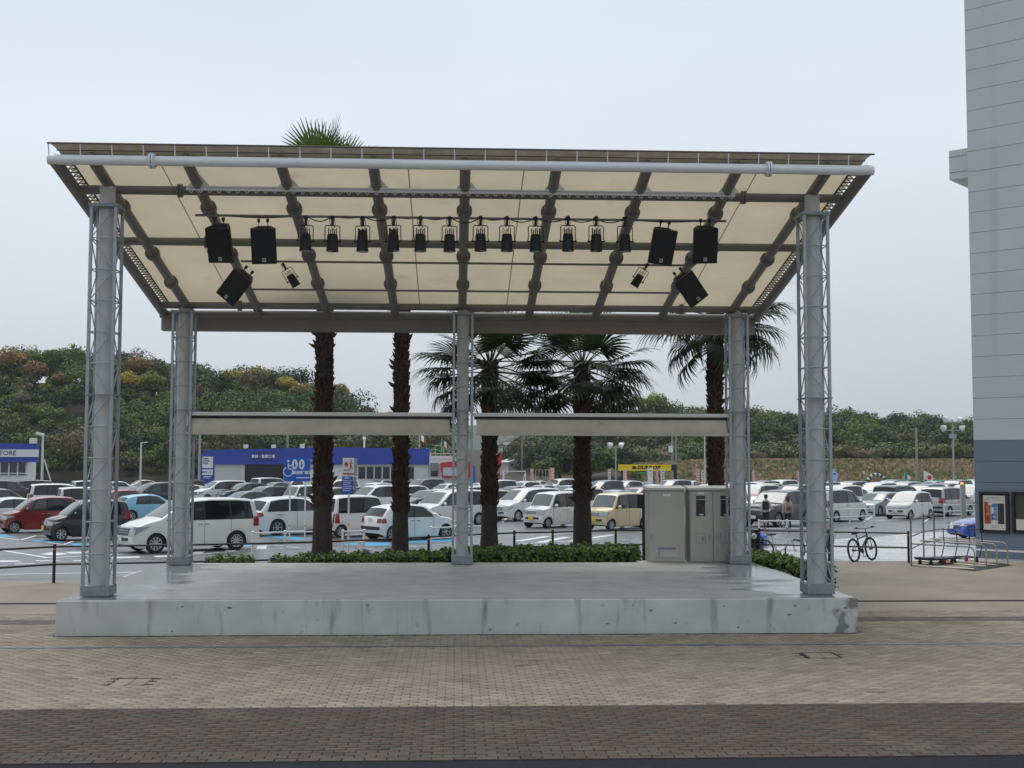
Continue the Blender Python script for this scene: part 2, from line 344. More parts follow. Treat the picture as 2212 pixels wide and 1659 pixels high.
ab=n.new('ShaderNodeMath'); ab.operation='ABSOLUTE'; l.new(sp.outputs[0],ab.inputs[0])
nz=n.new('ShaderNodeTexNoise'); nz.inputs['Scale'].default_value=1; nz.inputs['Detail'].default_value=5
mpn=n.new('ShaderNodeMapping'); mpn.inputs['Scale'].default_value=(.35,1.1,1); l.new(tcn.outputs['Object'],mpn.inputs[0]); l.new(mpn.outputs[0],nz.inputs[0])
ad=n.new('ShaderNodeMath'); ad.operation='MULTIPLY_ADD'; l.new(nz.outputs[0],ad.inputs[0]); ad.inputs[1].default_value=5.5; l.new(ab.outputs[0],ad.inputs[2])
wm=n.new('ShaderNodeMapRange'); wm.inputs[1].default_value=8.0; wm.inputs[2].default_value=8.6; l.new(ad.outputs[0],wm.inputs[0])
rr=n.new('ShaderNodeMapRange'); rr.inputs[3].default_value=.62; rr.inputs[4].default_value=.15; l.new(wm.outputs[0],rr.inputs[0]); l.new(rr.outputs[0],bs.inputs['Roughness'])
n2=n.new('ShaderNodeTexNoise'); n2.inputs['Scale'].default_value=1.7; n2.inputs['Detail'].default_value=7; l.new(tcn.outputs['Object'],n2.inputs[0])
m2=n.new('ShaderNodeMapRange'); m2.inputs[1].default_value=.3; m2.inputs[2].default_value=.7; m2.inputs[3].default_value=.85; m2.inputs[4].default_value=1.15; l.new(n2.outputs[0],m2.inputs[0])
mi=n.new('ShaderNodeMix'); mi.data_type='RGBA'; mi.inputs[6].default_value=(.40,.392,.38,1); mi.inputs[7].default_value=(.27,.275,.28,1); l.new(wm.outputs[0],mi.inputs[0])
v=n.new('ShaderNodeVectorMath'); v.operation='SCALE'; l.new(mi.outputs[2],v.inputs[0]); l.new(m2.outputs[0],v.inputs['Scale']); l.new(v.outputs[0],bs.inputs['Base Color'])
q=MB(); q.add([(X0+.03,.03,0),(X1-.03,.03,0),(X1-.03,Y1-.03,0),(X0+.03,Y1-.03,0)],[(0,1,2,3)]); q.build('deck_surface',m_deck,stage,(0,0,ZS+.004))
for sx in(-1,1):
    q=MB(); q.box((sx*7.1,5.9,.22),(.265,1.5,.62)); q.build('side_block',m_conc,stage)
rs=random.Random(5); q=MB()
for _ in range(15):          # chipped arrises and bolt holes on the face
    x=rs.uniform(-6.8,6.8) if rs.random()<.8 else rs.uniform(5.8,6.9); z=rs.uniform(.03,.5)
    k=rs.randint(5,8); r=rs.uniform(.008,.026); sx=rs.uniform(1,2.6)
    pts=[(x+sx*r*math.cos(6.283*i/k)*rs.uniform(.6,1.2),-.002,z+r*math.sin(6.283*i/k)*rs.uniform(.6,1.2)) for i in range(k)]
    q.add(pts,[tuple(range(k))])
q.build('chip_mark',m_chip,stage)['kind']='stuff'
# ---------------------------------------------------------------- canopy: five lattice columns and a tilted tube roof
m_galv=mat('galvanised_steel',(.33,.365,.39),.45,.55,var=.14,vs=5,bump=.05)
m_gal2=mat('dull_plate',(.25,.275,.29),.55,.45,var=.18,vs=9)
m_ptube=mat('painted_column',(.48,.48,.475),.5,var=.07,vs=1.2,dirt=((.27,.26,.24),1.6,.66,.25))
m_roof=mat('painted_roof_tube',(.165,.16,.152),.5,var=.1,vs=2,dirt=((.2,.18,.16),1.5,.6,1))
m_white=mat('white_roof_tube',(.72,.735,.75),.42,var=.05,vs=1.5,dirt=((.3,.29,.27),5,.72,1))
m_black=mat('black_housing',(.008,.008,.009),.55)
canopy=thing('stage_canopy','grey steel stage canopy on five lattice columns with cream membrane roof','canopy',(0,0,0))
def lattice_parts(H, top):
    P=[]; s=.215
    q=MB(); q.box((0,0,.085),(.50,.50,.17)); q.box((0,0,-.012),(.42,.42,.024)); P.append(('base_plate',q.mesh('base_plate',m_gal2),(0,0,0)))
    q=MB(); q.cyl((0,0,.17),(0,0,top),.138,n=20,caps=False); P.append(('tube',q.mesh('tube',m_ptube),(0,0,0)))
    q=MB(); q.box((0,0,(H-.17)/2),(.052,.052,H-.17)); leg=q.mesh('leg',m_galv)
    for a in(-s,s):
        for b_ in(-s,s): P.append(('leg',leg,(a,b_,.17)))
    nb=round((H-.17)/.565); h=(H-.17)/nb
    q=MB()
    for a,b_ in(((-s,-s),(s,-s)),((s,-s),(s,s)),((s,s),(-s,s)),((-s,s),(-s,-s))): q.cyl((a[0],a[1],0),(b_[0],b_[1],0),.011,n=6)
    ring=q.mesh('tie_ring',m_galv)
    for k in range(1,nb): P.append(('tie_ring',ring,(0,0,.17+k*h)))
    dm={}
    for k in range(nb):
        for f in range(4):
            up=(k+f)%2; 
            a=[(-s,-s),(s,-s),(s,s),(-s,s)][f]; b_=[(s,-s),(s,s),(-s,s),(-s,-s)][f]
            key=(f,up)
            if key not in dm:
                q=MB(); z0,z1=(0,h) if up else (h,0); q.cyl((a[0],a[1],z0),(b_[0],b_[1],z1),.0105,n=6); dm[key]=q.mesh('brace',m_galv)
            P.append(('brace',dm[key],(0,0,.17+k*h)))
    q=MB(); sp=.17+h*round(3.4/h)
    for a in(-1,1): q.box((a*s,0,sp),(.09,.52,.018)); q.box((0,a*s,sp),(.34,.09,.018))
    P.append(('splice_plate',q.mesh('splice_plate',m_gal2),(0,0,0)))
    q=MB(); q.box((0,0,H+.03),(.52,.52,.06)); P.append(('cap_plate',q.mesh('cap_plate',m_gal2),(0,0,0)))
    return P
def column(parts, x, y):
    t_=link('lattice_column',None,canopy,(x,y,.63))
    for nm,me,lc in parts: link(nm,me,t_,lc)
pf=lattice_parts(6.90,7.30); pbk=lattice_parts(5.80,6.0)
for x in(-6.30,6.59): column(pf,x,22.2)
for x in(-6.335,.17,6.683): column(pbk,x,28.81)
def zr(y): return 8.18-.206*(y-21.2)
RX=[.15+1.61*k for k in range(-4,5)]; XL,XR,YF,YB=-7.04,7.40,21.2,29.4
q=MB(); q.cyl((XL,YF,zr(YF)),(XR,YF,zr(YF)),.088,n=18); q.build('front_tube',m_white,canopy)
for xf in(-5.27,5.52):
    q=MB(); q.cyl((xf-.035,YF,zr(YF)),(xf-.01,YF,zr(YF)),.14,n=16); q.cyl((xf+.01,YF,zr(YF)),(xf+.035,YF,zr(YF)),.14,n=16)
    for k in range(8): a=k*.785; q.cyl((xf-.06,YF+.118*math.cos(a),zr(YF)+.118*math.sin(a)),(xf+.06,YF+.118*math.cos(a),zr(YF)+.118*math.sin(a)),.013,n=6)
    q.build('flange',m_white,canopy)
q=MB(); q.cyl((0,YF+.04,zr(YF)),(0,YB,zr(YB)),.098,n=14); rme=q.mesh('rafter',m_roof)
for x in RX: link('rafter',rme,canopy,(x,0,0))
q=MB(); q.cyl((0,YF,zr(YF)),(0,YB,zr(YB)),.108,n=14); eme=q.mesh('edge_tube',m_roof)
for x in(XL+.1,XR-.1): link('edge_tube',eme,canopy,(x,0,0))
for yy in(22.4,24.85,28.75):
    q=MB(); q.cyl((XL+.1,yy,zr(yy)-.005),(XR-.1,yy,zr(yy)-.005),.082,n=14)
    q.build('purlin',m_roof,canopy)
    for xf in(-5.05,5.35):
        q=MB(); z_=zr(yy)-.005; q.cyl((xf-.04,yy,z_),(xf-.01,yy,z_),.125,n=14); q.cyl((xf+.01,yy,z_),(xf+.04,yy,z_),.125,n=14); q.build('flange',m_roof,canopy)
q=MB(); q.cyl((XL,YB,zr(YB)),(XR,YB,zr(YB)),.1,n=14); q.build('rear_tube',m_roof,canopy)
q=MB(); q.box2((-7.05,29.55,6.12),(7.31,29.85,6.42)); q.build('gutter_box',mat('beige_gutter',(.215,.19,.168),.6,var=.1,vs=1),canopy)
PIPES=[(23.1,-4.92,5.18),(25.45,-4.46,4.96),(27.15,-4.5,4.78)]
def zp(y): return zr(y)-.17
ball=MB(); ball.cyl((0,-.05,.01),(0,.05,-.01),.15,n=16); bme=ball.mesh('clamp_disc',m_roof)
gm=MB(); gm.prism([(-.13,0),(.13,0),(0,-.2)],lambda p:(p[0],-.008,p[1]),lambda p:(p[0],.008,p[1])); gme=gm.mesh('gusset',m_roof)
for yy,xa,xb in PIPES:
    q=MB(); q.cyl((xa,yy,zp(yy)),(xb,yy,zp(yy)),.024,n=8); q.build('lighting_pipe',m_roof,canopy)
    for x in RX:
        link('clamp_disc',bme,canopy,(x,yy+.05,zr(yy)-.02))
        if xa-.3<x<xb+.3: link('gusset',gme,canopy,(x,yy-.01,zr(yy)-.03))
# front rail with its row of eyelets
m_rail=mat('zinc_rail',(.74,.75,.76),.4,.4); zz=7.90
q=MB(); q.box2((-4.88,22.12,zz-.02),(5.13,22.15,zz+.05)); q.box2((-4.88,22.06,zz+.03),(5.13,22.12,zz+.05)); q.build('eyelet_rail',m_rail,canopy)
q=MB(); q.tube([(.027*math.cos(a),0,.03*math.sin(a)) for a in [i*math.pi/5 for i in range(10)]],.008,4,closed=True); q.cyl((0,0,.03),(0,.02,.06),.01,n=5); rg_=q.mesh('eyelet',m_rail)
k=0
while -4.78+k*.1665<5.05: link('eyelet',rg_,canopy,(-4.78+k*.1665,22.07,zz-.045)); k+=1
q=MB(); q.prism([(-.2,0),(.2,0),(0,.22)],lambda p:(p[0],-.006,p[1]),lambda p:(p[0],.006,p[1])); q.box((0,0,.28),(.012,.012,.4)); gr=q.mesh('rail_bracket',m_rail)
for x in RX[1:-1]: link('rail_bracket',gr,canopy,(x+.03,22.1,zz+.05))
# membrane in five strips with welded seams
m_mem=mat('cream_membrane',(.565,.505,.37),.65,var=.08,vs=.55,trans=.47,dirt=((.48,.41,.27),1.3,.60,1),bump=.3,bs=2.2)
cuts=[XL+.18,-5.2,-.86,1.2,5.4,XR-.18]; rs=random.Random(2)
for a,b_ in zip(cuts[:-1],cuts[1:]):
    nx=max(3,int((b_-a)/.4))
    q=MB(); q.grid(lambda u,v:(a+(b_-a)*u,21.16+8.1*v,zr(21.16+8.1*v)+.135-.035*math.sin(((a+(b_-a)*u)-.15)/1.61*math.pi)**2*math.sin(v*math.pi)),nx*2,14)
    q.build('membrane_panel',m_mem,canopy)
m_seam=mat('seam_weld',(.40,.37,.30),.7)
for xs_ in cuts[1:-1]:
    q=MB(); q.add([(xs_-.010,21.2,zr(21.2)+.094),(xs_+.010,21.2,zr(21.2)+.094),(xs_+.010,29.2,zr(29.2)+.094),(xs_-.010,29.2,zr(29.2)+.094)],[(0,3,2,1)]); q.build('seam',m_seam,canopy)
# upstand frame of the membrane along the front, lacing at the sides
m_lace=mat('lacing_cord',(.12,.1,.085),.8)
zf=zr(YF)+.27
q=MB(); q.cyl((XL,YF-.08,zf),(XR,YF-.08,zf),.017,n=8); q.cyl((XL+.1,YF+.12,zf-.07),(XR-.1,YF+.12,zf-.07),.014,n=6); q.build('upstand_rail',m_lace,canopy)
q=MB(); q.add([(XL+.05,YF-.07,zf-.005),(XR-.05,YF-.07,zf-.005),(XR-.16,YF+.22,zf-.11),(XL+.16,YF+.22,zf-.11)],[(0,1,2,3)]); q.build('membrane_hem',mat('hem_fabric',(.33,.29,.24),.7,trans=.2,var=.2,vs=4),canopy)
q=MB(); q.cyl((0,YF-.03,zr(YF)+.06),(0,YF-.08,zf),.011,n=6); pm_=q.mesh('upstand_post',m_white)
k=0
while XL+.02+k*.537<XR+.05: link('upstand_post',pm_,canopy,(min(XL+.02+k*.537,XR-.02),0,0)); k+=1
for sx,x in((1,XL+.1),(-1,XR-.1)):
    q=MB(); pts=[]; k=0; yy=21.35
    while yy<29.2: pts.append((x+sx*(.07 if k%2 else .2),yy,zr(yy)+(.07 if k%2 else .115))); yy+=.075; k+=1
    q.tube(pts,.012,4); q.cyl((x+sx*.2,21.3,zr(21.3)+.115),(x+sx*.2,29.2,zr(29.2)+.115),.018,n=6); q.build('side_lacing',m_lace,canopy)
for x in RX:
    q=MB(); q.box((x,25.3,zr(25.3)+.1),(.05,8.0,.03),(-math.atan(.206),0,0)); q.build('batten',m_lace,canopy)
    q=MB(); q.cyl((x,YF+.07,zr(YF)+.09),(x,YF-.02,zr(YF)+.11),.04,n=8); q.build('end_knob',m_lace,canopy)
# ---------------------------------------------------------------- rolled awnings between the rear columns
m_fab=mat('awning_fabric',(.52,.48,.42),.85,var=.10,vs=2.5,bump=.1,bs=14)
m_alu=mat('awning_aluminium',(.62,.62,.6),.4,.3)
for x0,x1,lb in((-6.16,-.07,'beige roll awning strung between the left and middle rear columns'),(.42,6.45,'beige roll awning strung between the middle and right rear columns')):
    a_=thing('roll_awning',lb,'awning',((x0+x1)/2,28.75,3.6),0,'awnings between the rear columns'); hw=(x1-x0)/2
    q=MB(); q.box2((-hw-.03,-.12,.47),(hw+.03,.1,.53)); q.cyl((-hw,-.1,.47),(hw,-.1,.47),.03,n=8); q.build('cover_profile',m_alu,a_)
    q=MB(); q.box2((-hw+.02,-.06,.375),(hw-.02,.06,.468)); q.build('roller',m_black,a_)
    rw=random.Random(int(x0*7)); wv=[(rw.uniform(-hw,hw),rw.uniform(.5,1.3),rw.uniform(.01,.028)) for _ in range(9)]
    def fz(u,v):
        x=-hw+.07+(2*hw-.14)*u; d=-.055-.05*math.sin(v*math.pi)-.07*(1-v)
        for c0,wd,am in wv: d+=am*math.exp(-((x-c0-(v-.5)*1.1)/.09)**2)*math.sin(v*math.pi)
        return (x,d,.02+.365*v)
    q=MB(); q.grid(fz,180,8); q.build('fabric',m_fab,a_)
    q=MB(); q.cyl((-hw+.04,-.13,.02),(hw-.04,-.13,.02),.022,n=8); q.build('bottom_bar',mat('bar_beige',(.5,.47,.42),.5),a_)
    for s_ in(-1,1):
        q=MB(); q.box((s_*(hw+.03),-.02,.36),(.035,.2,.3)); q.box((s_*(hw-.02),-.13,.05),(.12,.05,.03)); q.build('end_bracket',m_alu,a_)
    q=MB(); q.box((0,-.135,.335),(.10,.02,.06)); q.build('pull_tab',m_fab,a_)
# ---------------------------------------------------------------- loudspeakers and lamps hung from the pipes
m_grille=mat('speaker_grille',(.006,.006,.007),.6,bump=.3,bs=300); m_badge=mat('badge_silver',(.55,.55,.55),.4)
def make_speaker():
    t_=thing('loudspeaker','x','loudspeaker')
    pl_=[(-.25,-.2),(.25,-.2),(.25,-.1),(.13,.2),(-.13,.2),(-.25,-.1)]
    q=MB(); q.prism(pl_,lambda p:(p[0],p[1],-.36),lambda p:(p[0],p[1],.36)); q.build('cabinet',m_black,t_)
    q=MB(); q.box((0,-.208,0),(.46,.016,.68)); q.build('grille',m_grille,t_)
    q=MB(); q.box((0,-.219,-.27),(.07,.006,.075)); bd=q.build('badge',m_badge,t_)
    q=MB()
    for s_ in(-1,1): q.box((s_*.09,0,.42),(.012,.05,.14)); q.box((s_*.09,0,.5),(.05,.07,.07))
    q.box((0,0,.37),(.24,.08,.02)); q.build('hanger',m_black,t_)
    return t_
sp0=make_speaker(); spk=[(479,525,-22,1,'hung first from the left on the front pipe'),(571,529,-16,-2,'hung second from the left on the front pipe, beside the row of lamps'),(1427,531,-16,5,'hung beside the right end of the lamp row'),(1521,528,-18,-1,'hung last at the right end of the front pipe')]
PX = at
for i,(x,y,tl,rl,lb) in enumerate(spk):
    o=sp0 if i==0 else copy_tree(sp0); p=PX(x,y,23.0); o.location=p; o.scale=(.92,.92,.92); o.rotation_euler=(R_(-tl*1.25),R_(rl),R_({0:-7,1:4,2:9,3:-3}[i])); o['label']='black loudspeaker '+lb; o['group']='loudspeakers under the canopy'
for o,(x,y,rl,lb) in((copy_tree(sp0),(511,619,40,'black loudspeaker tilted to the right, below the left pair')),(copy_tree(sp0),(1488,623,-38,'black loudspeaker tilted to the left, below the right pair'))):
    o.location=PX(x,y,25.2); o.scale=(.9,.9,.9); o.rotation_euler=(R_(18),R_(rl),0); o['label']=lb; o['group']='loudspeakers under the canopy'
for o in bpy.data.objects:
    if o.name.startswith('badge') and o.parent and o.parent.name.startswith('loudspeaker'):
        text('EV',.05,m_black,o,(0,-.2235,-.27),bold=.002,depth=.001)
def make_lamp():
    t_=thing('stage_lamp','x','stage lamp')
    q=MB(); q.lathe([(.0,.135),(.085,.135),(.097,.12),(.104,.0),(.112,-.15),(.117,-.17),(.117,-.19)],14); q.build('housing',m_black,t_)
    q=MB(); q.lathe([(.109,-.185),(0,-.175)],14); q.build('lens',mat('lamp_lens',(.1,.1,.1),.1),t_)
    q=MB()
    for k in range(5): q.box(((k-2)*.036,0,.175),(.010,.12,.10 if k%2 else .15))
    q.build('heat_fins',m_black,t_)
    q=MB(); q.tube([(-.155,0,.0),(-.14,0,.06),(-.14,0,.28),(-.12,0,.3),(.12,0,.3),(.14,0,.28),(.14,0,.06),(.155,0,0)],.0095,6); q.cyl((-.17,0,0),(-.09,0,0),.016,n=6); q.cyl((.09,0,0),(.17,0,0),.016,n=6); q.build('yoke',m_black,t_)
    q=MB(); q.box((0,0,.37),(.05,.05,.13)); q.cyl((0,-.03,.445),(0,.03,.445),.042,n=8); q.build('clamp',m_black,t_)
    q=MB(); q.tube([(.0,.02,.2),(.04,.03,.27),(.05,.02,.36),(.02,.02,.5),(-.05,.01,.47),(-.05,.02,.36),(-.02,.02,.28)],.007,4); q.build('cable',m_black,t_)
    return t_
lm=make_lamp(); lx=[660,718,783,850,908,971,1038,1095,1157,1227,1288,1350]
ordn=['first','second','third','fourth','fifth','sixth','seventh','eighth','ninth','tenth','eleventh','twelfth']
for i,x in enumerate(lx):
    o=lm if i==0 else copy_tree(lm); o.location=PX(x,521+ (i%3)*.6,23.05); o.rotation_euler=(0,0,R_(rs.uniform(-12,12))); o['label']='black stage lamp in a yoke, %s from the left of the lamp row'%ordn[i]; o['group']='stage lamps in a row on the front pipe'
q=MB(); cx_=[at(x,521,Y=23.05).x for x in lx]; rs2=random.Random(8); pts=[]
for a,b_ in zip([-4.6]+cx_,cx_+[4.9]):
    sg_=rs2.uniform(.03,.11); pts+= [(a+(b_-a)*i/8,23.13,zp(23.1)+.02-sg_*math.sin(math.pi*i/8)) for i in range(8)]
q.tube(pts,.011,5); q.tube([(c+.012*math.sin(i*2.1),23.12,z_) for i,(c,_,z_) in enumerate(pts)],.008,4); q.build('cable_run',m_black,canopy)
for x,rl,lb in((632,-32,'small black lamp tilted on the second pipe, under the left end of the lamp row'),(1378,32,'small black lamp tilted on the second pipe, under the right end of the lamp row')):
    o=copy_tree(lm); o.scale=(.82,.82,.82); o.location=PX(x,604,25.4); o.rotation_euler=(R_(8),R_(rl),0); o['label']=lb; o['group']='tilted lamps on the second pipe'
# ---------------------------------------------------------------- cars
m_glass=mat('car_glass',(.035,.042,.045),.06,spec=.75); m_glassd=mat('car_glass_tinted',(.008,.009,.011),.08,spec=.6)
m_wind=mat('car_windscreen',(.10,.125,.125),.05,spec=.9)
m_tyre=mat('tyre_rubber',(.018,.018,.019),.8); m_rim=mat('alloy_rim',(.52,.53,.54),.3,.5); m_rimd=mat('rim_dark',(.03,.03,.03),.5)
m_trim=mat('black_trim',(.018,.018,.02),.55); m_chr=mat('chrome_trim',(.6,.6,.6),.15,.9); m_lamp=mat('headlamp_glass',(.42,.44,.46),.08,.2,coat=.6)
m_red=mat('tail_lamp_red',(.30,.012,.014),.15,coat=.6); m_plw=mat('number_plate_white',(.72,.72,.7),.5); m_ply=mat('number_plate_yellow',(.78,.52,.03),.5)
m_under2=mat('underbody',(.012,.012,.012),.9); m_gap=mat('panel_gap',(.03,.03,.03),.8)
def paint(name,c,metal=0.): return mat('paint_'+name,c,.28,metal,coat=.9,var=.03,vs=.6)
PAINT=dict(white=paint('white',(.76,.76,.73)),pearl=paint('pearl',(.74,.735,.68)),black=paint('black',(.008,.008,.010)),dark=paint('dark_grey',(.035,.037,.042),.2),grey=paint('grey',(.16,.165,.17),.3),silver=paint('silver',(.42,.43,.44),.5),
 red=paint('dark_red',(.20,.010,.014)),rose=paint('rose_red',(.42,.05,.07)),cream=paint('cream',(.66,.56,.33)),blue=paint('bright_blue',(.012,.065,.42),.2),sky=paint('sky_blue',(.22,.50,.68)),navy=paint('navy',(.012,.018,.05)),
 beige=paint('beige',(.55,.46,.38),.2),wine=paint('wine',(.055,.015,.03)),pink=paint('pink',(.62,.36,.42)),yellow=paint('pale_yellow',(.66,.66,.30)),teal=paint('grey_teal',(.22,.28,.28)))
# type: length, width, height, profile (u,z) nose->tail, wheelbase, front overhang, wheel radius, clearance, belt, tumblehome,
#   hood end index, windscreen (i0,i1), rear window (i0,i1) in profile indices, side windows [(u bottom0,u top0,u bottom1,u top1)], tailgate lamp style
TY={}
TY['minivan']=dict(L=4.85,W=1.83,H=1.88,p=[(0,.42),(.02,.66),(.07,.82),(.16,.95),(.55,1.09),(1.0,1.19),(1.12,1.22),(1.95,1.76),(2.2,1.83),(2.9,1.88),(3.9,1.87),(4.5,1.82),(4.62,1.76),(4.76,1.2),(4.80,1.10),(4.83,.75),(4.85,.5)],wb=2.95,fo=.92,r=.34,gc=.19,belt=1.10,tb=.15,ws=(6,7),rw=(12,13),win=[(1.28,1.98,1.62,2.02),(1.72,2.10,2.62,2.62),(2.70,2.70,3.62,3.58),(3.68,3.64,4.55,4.40)],tint=2,spoke=10,head=(.60,.94,.70,.62))
TY['slimvan']=dict(L=4.69,W=1.70,H=1.85,p=[(0,.42),(.02,.62),(.06,.78),(.15,.92),(.5,1.04),(.9,1.12),(1.0,1.15),(1.8,1.72),(2.1,1.80),(2.8,1.85),(3.8,1.84),(4.38,1.79),(4.47,1.72),(4.60,1.2),(4.64,1.05),(4.67,.75),(4.69,.5)],wb=2.85,fo=.9,r=.32,gc=.18,belt=1.05,tb=.14,ws=(6,7),rw=(12,13),win=[(1.15,1.82,1.5,1.86),(1.6,1.95,2.5,2.5),(2.58,2.58,3.5,3.46),(3.56,3.52,4.40,4.28)],tint=2,spoke=10,head=(.58,.86,.60,.5))
TY['keibox']=dict(L=3.4,W=1.48,H=1.79,p=[(0,.4),(.015,.62),(.04,.82),(.09,.95),(.35,1.02),(.52,1.05),(.60,1.08),(1.02,1.68),(1.15,1.75),(1.7,1.79),(2.6,1.785),(3.1,1.74),(3.2,1.68),(3.33,1.1),(3.35,1.0),(3.385,.7),(3.4,.45)],wb=2.50,fo=.48,r=.275,gc=.16,belt=1.02,tb=.10,ws=(6,7),rw=(12,13),win=[(.78,1.06,1.02,1.10),(1.08,1.18,1.80,1.80),(1.86,1.86,2.62,2.60),(2.68,2.66,3.16,3.08)],tint=2,spoke=8,head=(.66,.90,.30,.42))
TY['keiwagon']=dict(L=3.4,W=1.48,H=1.64,p=[(0,.4),(.02,.6),(.06,.76),(.14,.88),(.45,.97),(.62,1.0),(.70,1.03),(1.32,1.52),(1.5,1.59),(1.95,1.64),(2.7,1.62),(3.1,1.56),(3.19,1.50),(3.32,1.05),(3.35,.95),(3.385,.7),(3.4,.45)],wb=2.45,fo=.52,r=.28,gc=.15,belt=.98,tb=.13,ws=(6,7),rw=(12,13),win=[(.86,1.36,1.16,1.42),(1.22,1.5,1.86,1.86),(1.93,1.93,2.66,2.62),(2.73,2.69,3.12,2.98)],tint=2,spoke=7,head=(.62,.80,.48,.42))
TY['hatch']=dict(L=4.0,W=1.69,H=1.5,p=[(0,.4),(.03,.55),(.08,.68),(.2,.80),(.6,.92),(.95,.98),(1.05,1.0),(1.75,1.40),(1.95,1.46),(2.4,1.5),(3.0,1.46),(3.45,1.38),(3.55,1.33),(3.86,1.0),(3.92,.92),(3.98,.68),(4.0,.45)],wb=2.56,fo=.8,r=.31,gc=.15,belt=.94,tb=.17,ws=(6,7),rw=(12,13),win=[(1.36,1.86,1.72,1.95),(1.40,1.92,2.32,2.30),(2.39,2.37,3.12,2.98)],tint=9,spoke=6,head=(.58,.74,.55,.45))
TY['sedan']=dict(L=4.7,W=1.75,H=1.46,p=[(0,.4),(.03,.52),(.08,.64),(.2,.75),(.7,.87),(1.2,.94),(1.3,.96),(2.05,1.36),(2.25,1.42),(2.7,1.46),(3.2,1.42),(3.5,1.36),(3.6,1.32),(4.1,1.05),(4.55,1.0),(4.66,.75),(4.7,.45)],wb=2.78,fo=.93,r=.32,gc=.14,belt=.92,tb=.17,ws=(6,7),rw=(12,13),win=[(1.7,2.18,2.62,2.58),(2.7,2.66,3.55,3.35)],tint=9,spoke=9,head=(.56,.70,.6,.5))
TY['estate']=dict(L=4.4,W=1.7,H=1.49,p=[(0,.4),(.03,.53),(.08,.66),(.2,.77),(.65,.90),(1.05,.96),(1.15,.98),(1.85,1.38),(2.05,1.44),(2.6,1.49),(3.5,1.48),(3.95,1.43),(4.05,1.38),(4.28,.98),(4.32,.90),(4.38,.66),(4.4,.45)],wb=2.6,fo=.85,r=.31,gc=.15,belt=.93,tb=.16,ws=(6,7),rw=(12,13),win=[(1.5,1.98,2.32,2.28),(2.39,2.36,3.15,3.12),(3.22,3.18,4.08,3.9)],tint=9,spoke=9,head=(.57,.73,.5,.45))
TY['suv']=dict(L=4.73,W=1.84,H=1.69,p=[(0,.45),(.02,.65),(.08,.83),(.2,.95),(.7,1.05),(1.15,1.10),(1.25,1.12),(1.98,1.56),(2.2,1.64),(2.7,1.69),(3.5,1.66),(4.0,1.58),(4.12,1.52),(4.50,1.12),(4.60,1.05),(4.70,.75),(4.73,.5)],wb=2.72,fo=.95,r=.36,gc=.22,belt=1.05,tb=.18,ws=(6,7),rw=(12,13),win=[(1.62,2.1,2.66,2.62),(2.73,2.69,3.48,3.40),(3.55,3.47,4.22,3.95)],tint=1,spoke=6,head=(.68,.86,.6,.5))
TY['offroad']=dict(L=4.76,W=1.88,H=1.85,p=[(0,.5),(.02,.74),(.06,.96),(.14,1.06),(.7,1.14),(1.3,1.18),(1.4,1.2),(2.0,1.72),(2.2,1.80),(2.8,1.85),(3.9,1.83),(4.4,1.78),(4.5,1.72),(4.66,1.15),(4.69,1.05),(4.74,.75),(4.76,.55)],wb=2.79,fo=.9,r=.38,gc=.26,belt=1.14,tb=.15,ws=(6,7),rw=(12,13),win=[(1.72,2.12,2.66,2.64),(2.73,2.71,3.55,3.5),(3.62,3.57,4.45,4.32)],tint=1,spoke=6,head=(.82,1.0,.5,.45))
TY['coupe']=dict(L=4.38,W=1.83,H=1.32,p=[(0,.35),(.04,.48),(.12,.62),(.35,.72),(.9,.84),(1.35,.90),(1.5,.92),(2.3,1.26),(2.5,1.31),(2.7,1.32),(3.0,1.29),(3.2,1.24),(3.3,1.2),(3.9,.98),(4.25,.94),(4.36,.7),(4.38,.45)],wb=2.47,fo=.88,r=.335,gc=.12,belt=.86,tb=.2,ws=(6,7),rw=(12,13),win=[(1.95,2.42,2.9,2.82)],tint=9,spoke=10,head=(.56,.70,.75,.5))
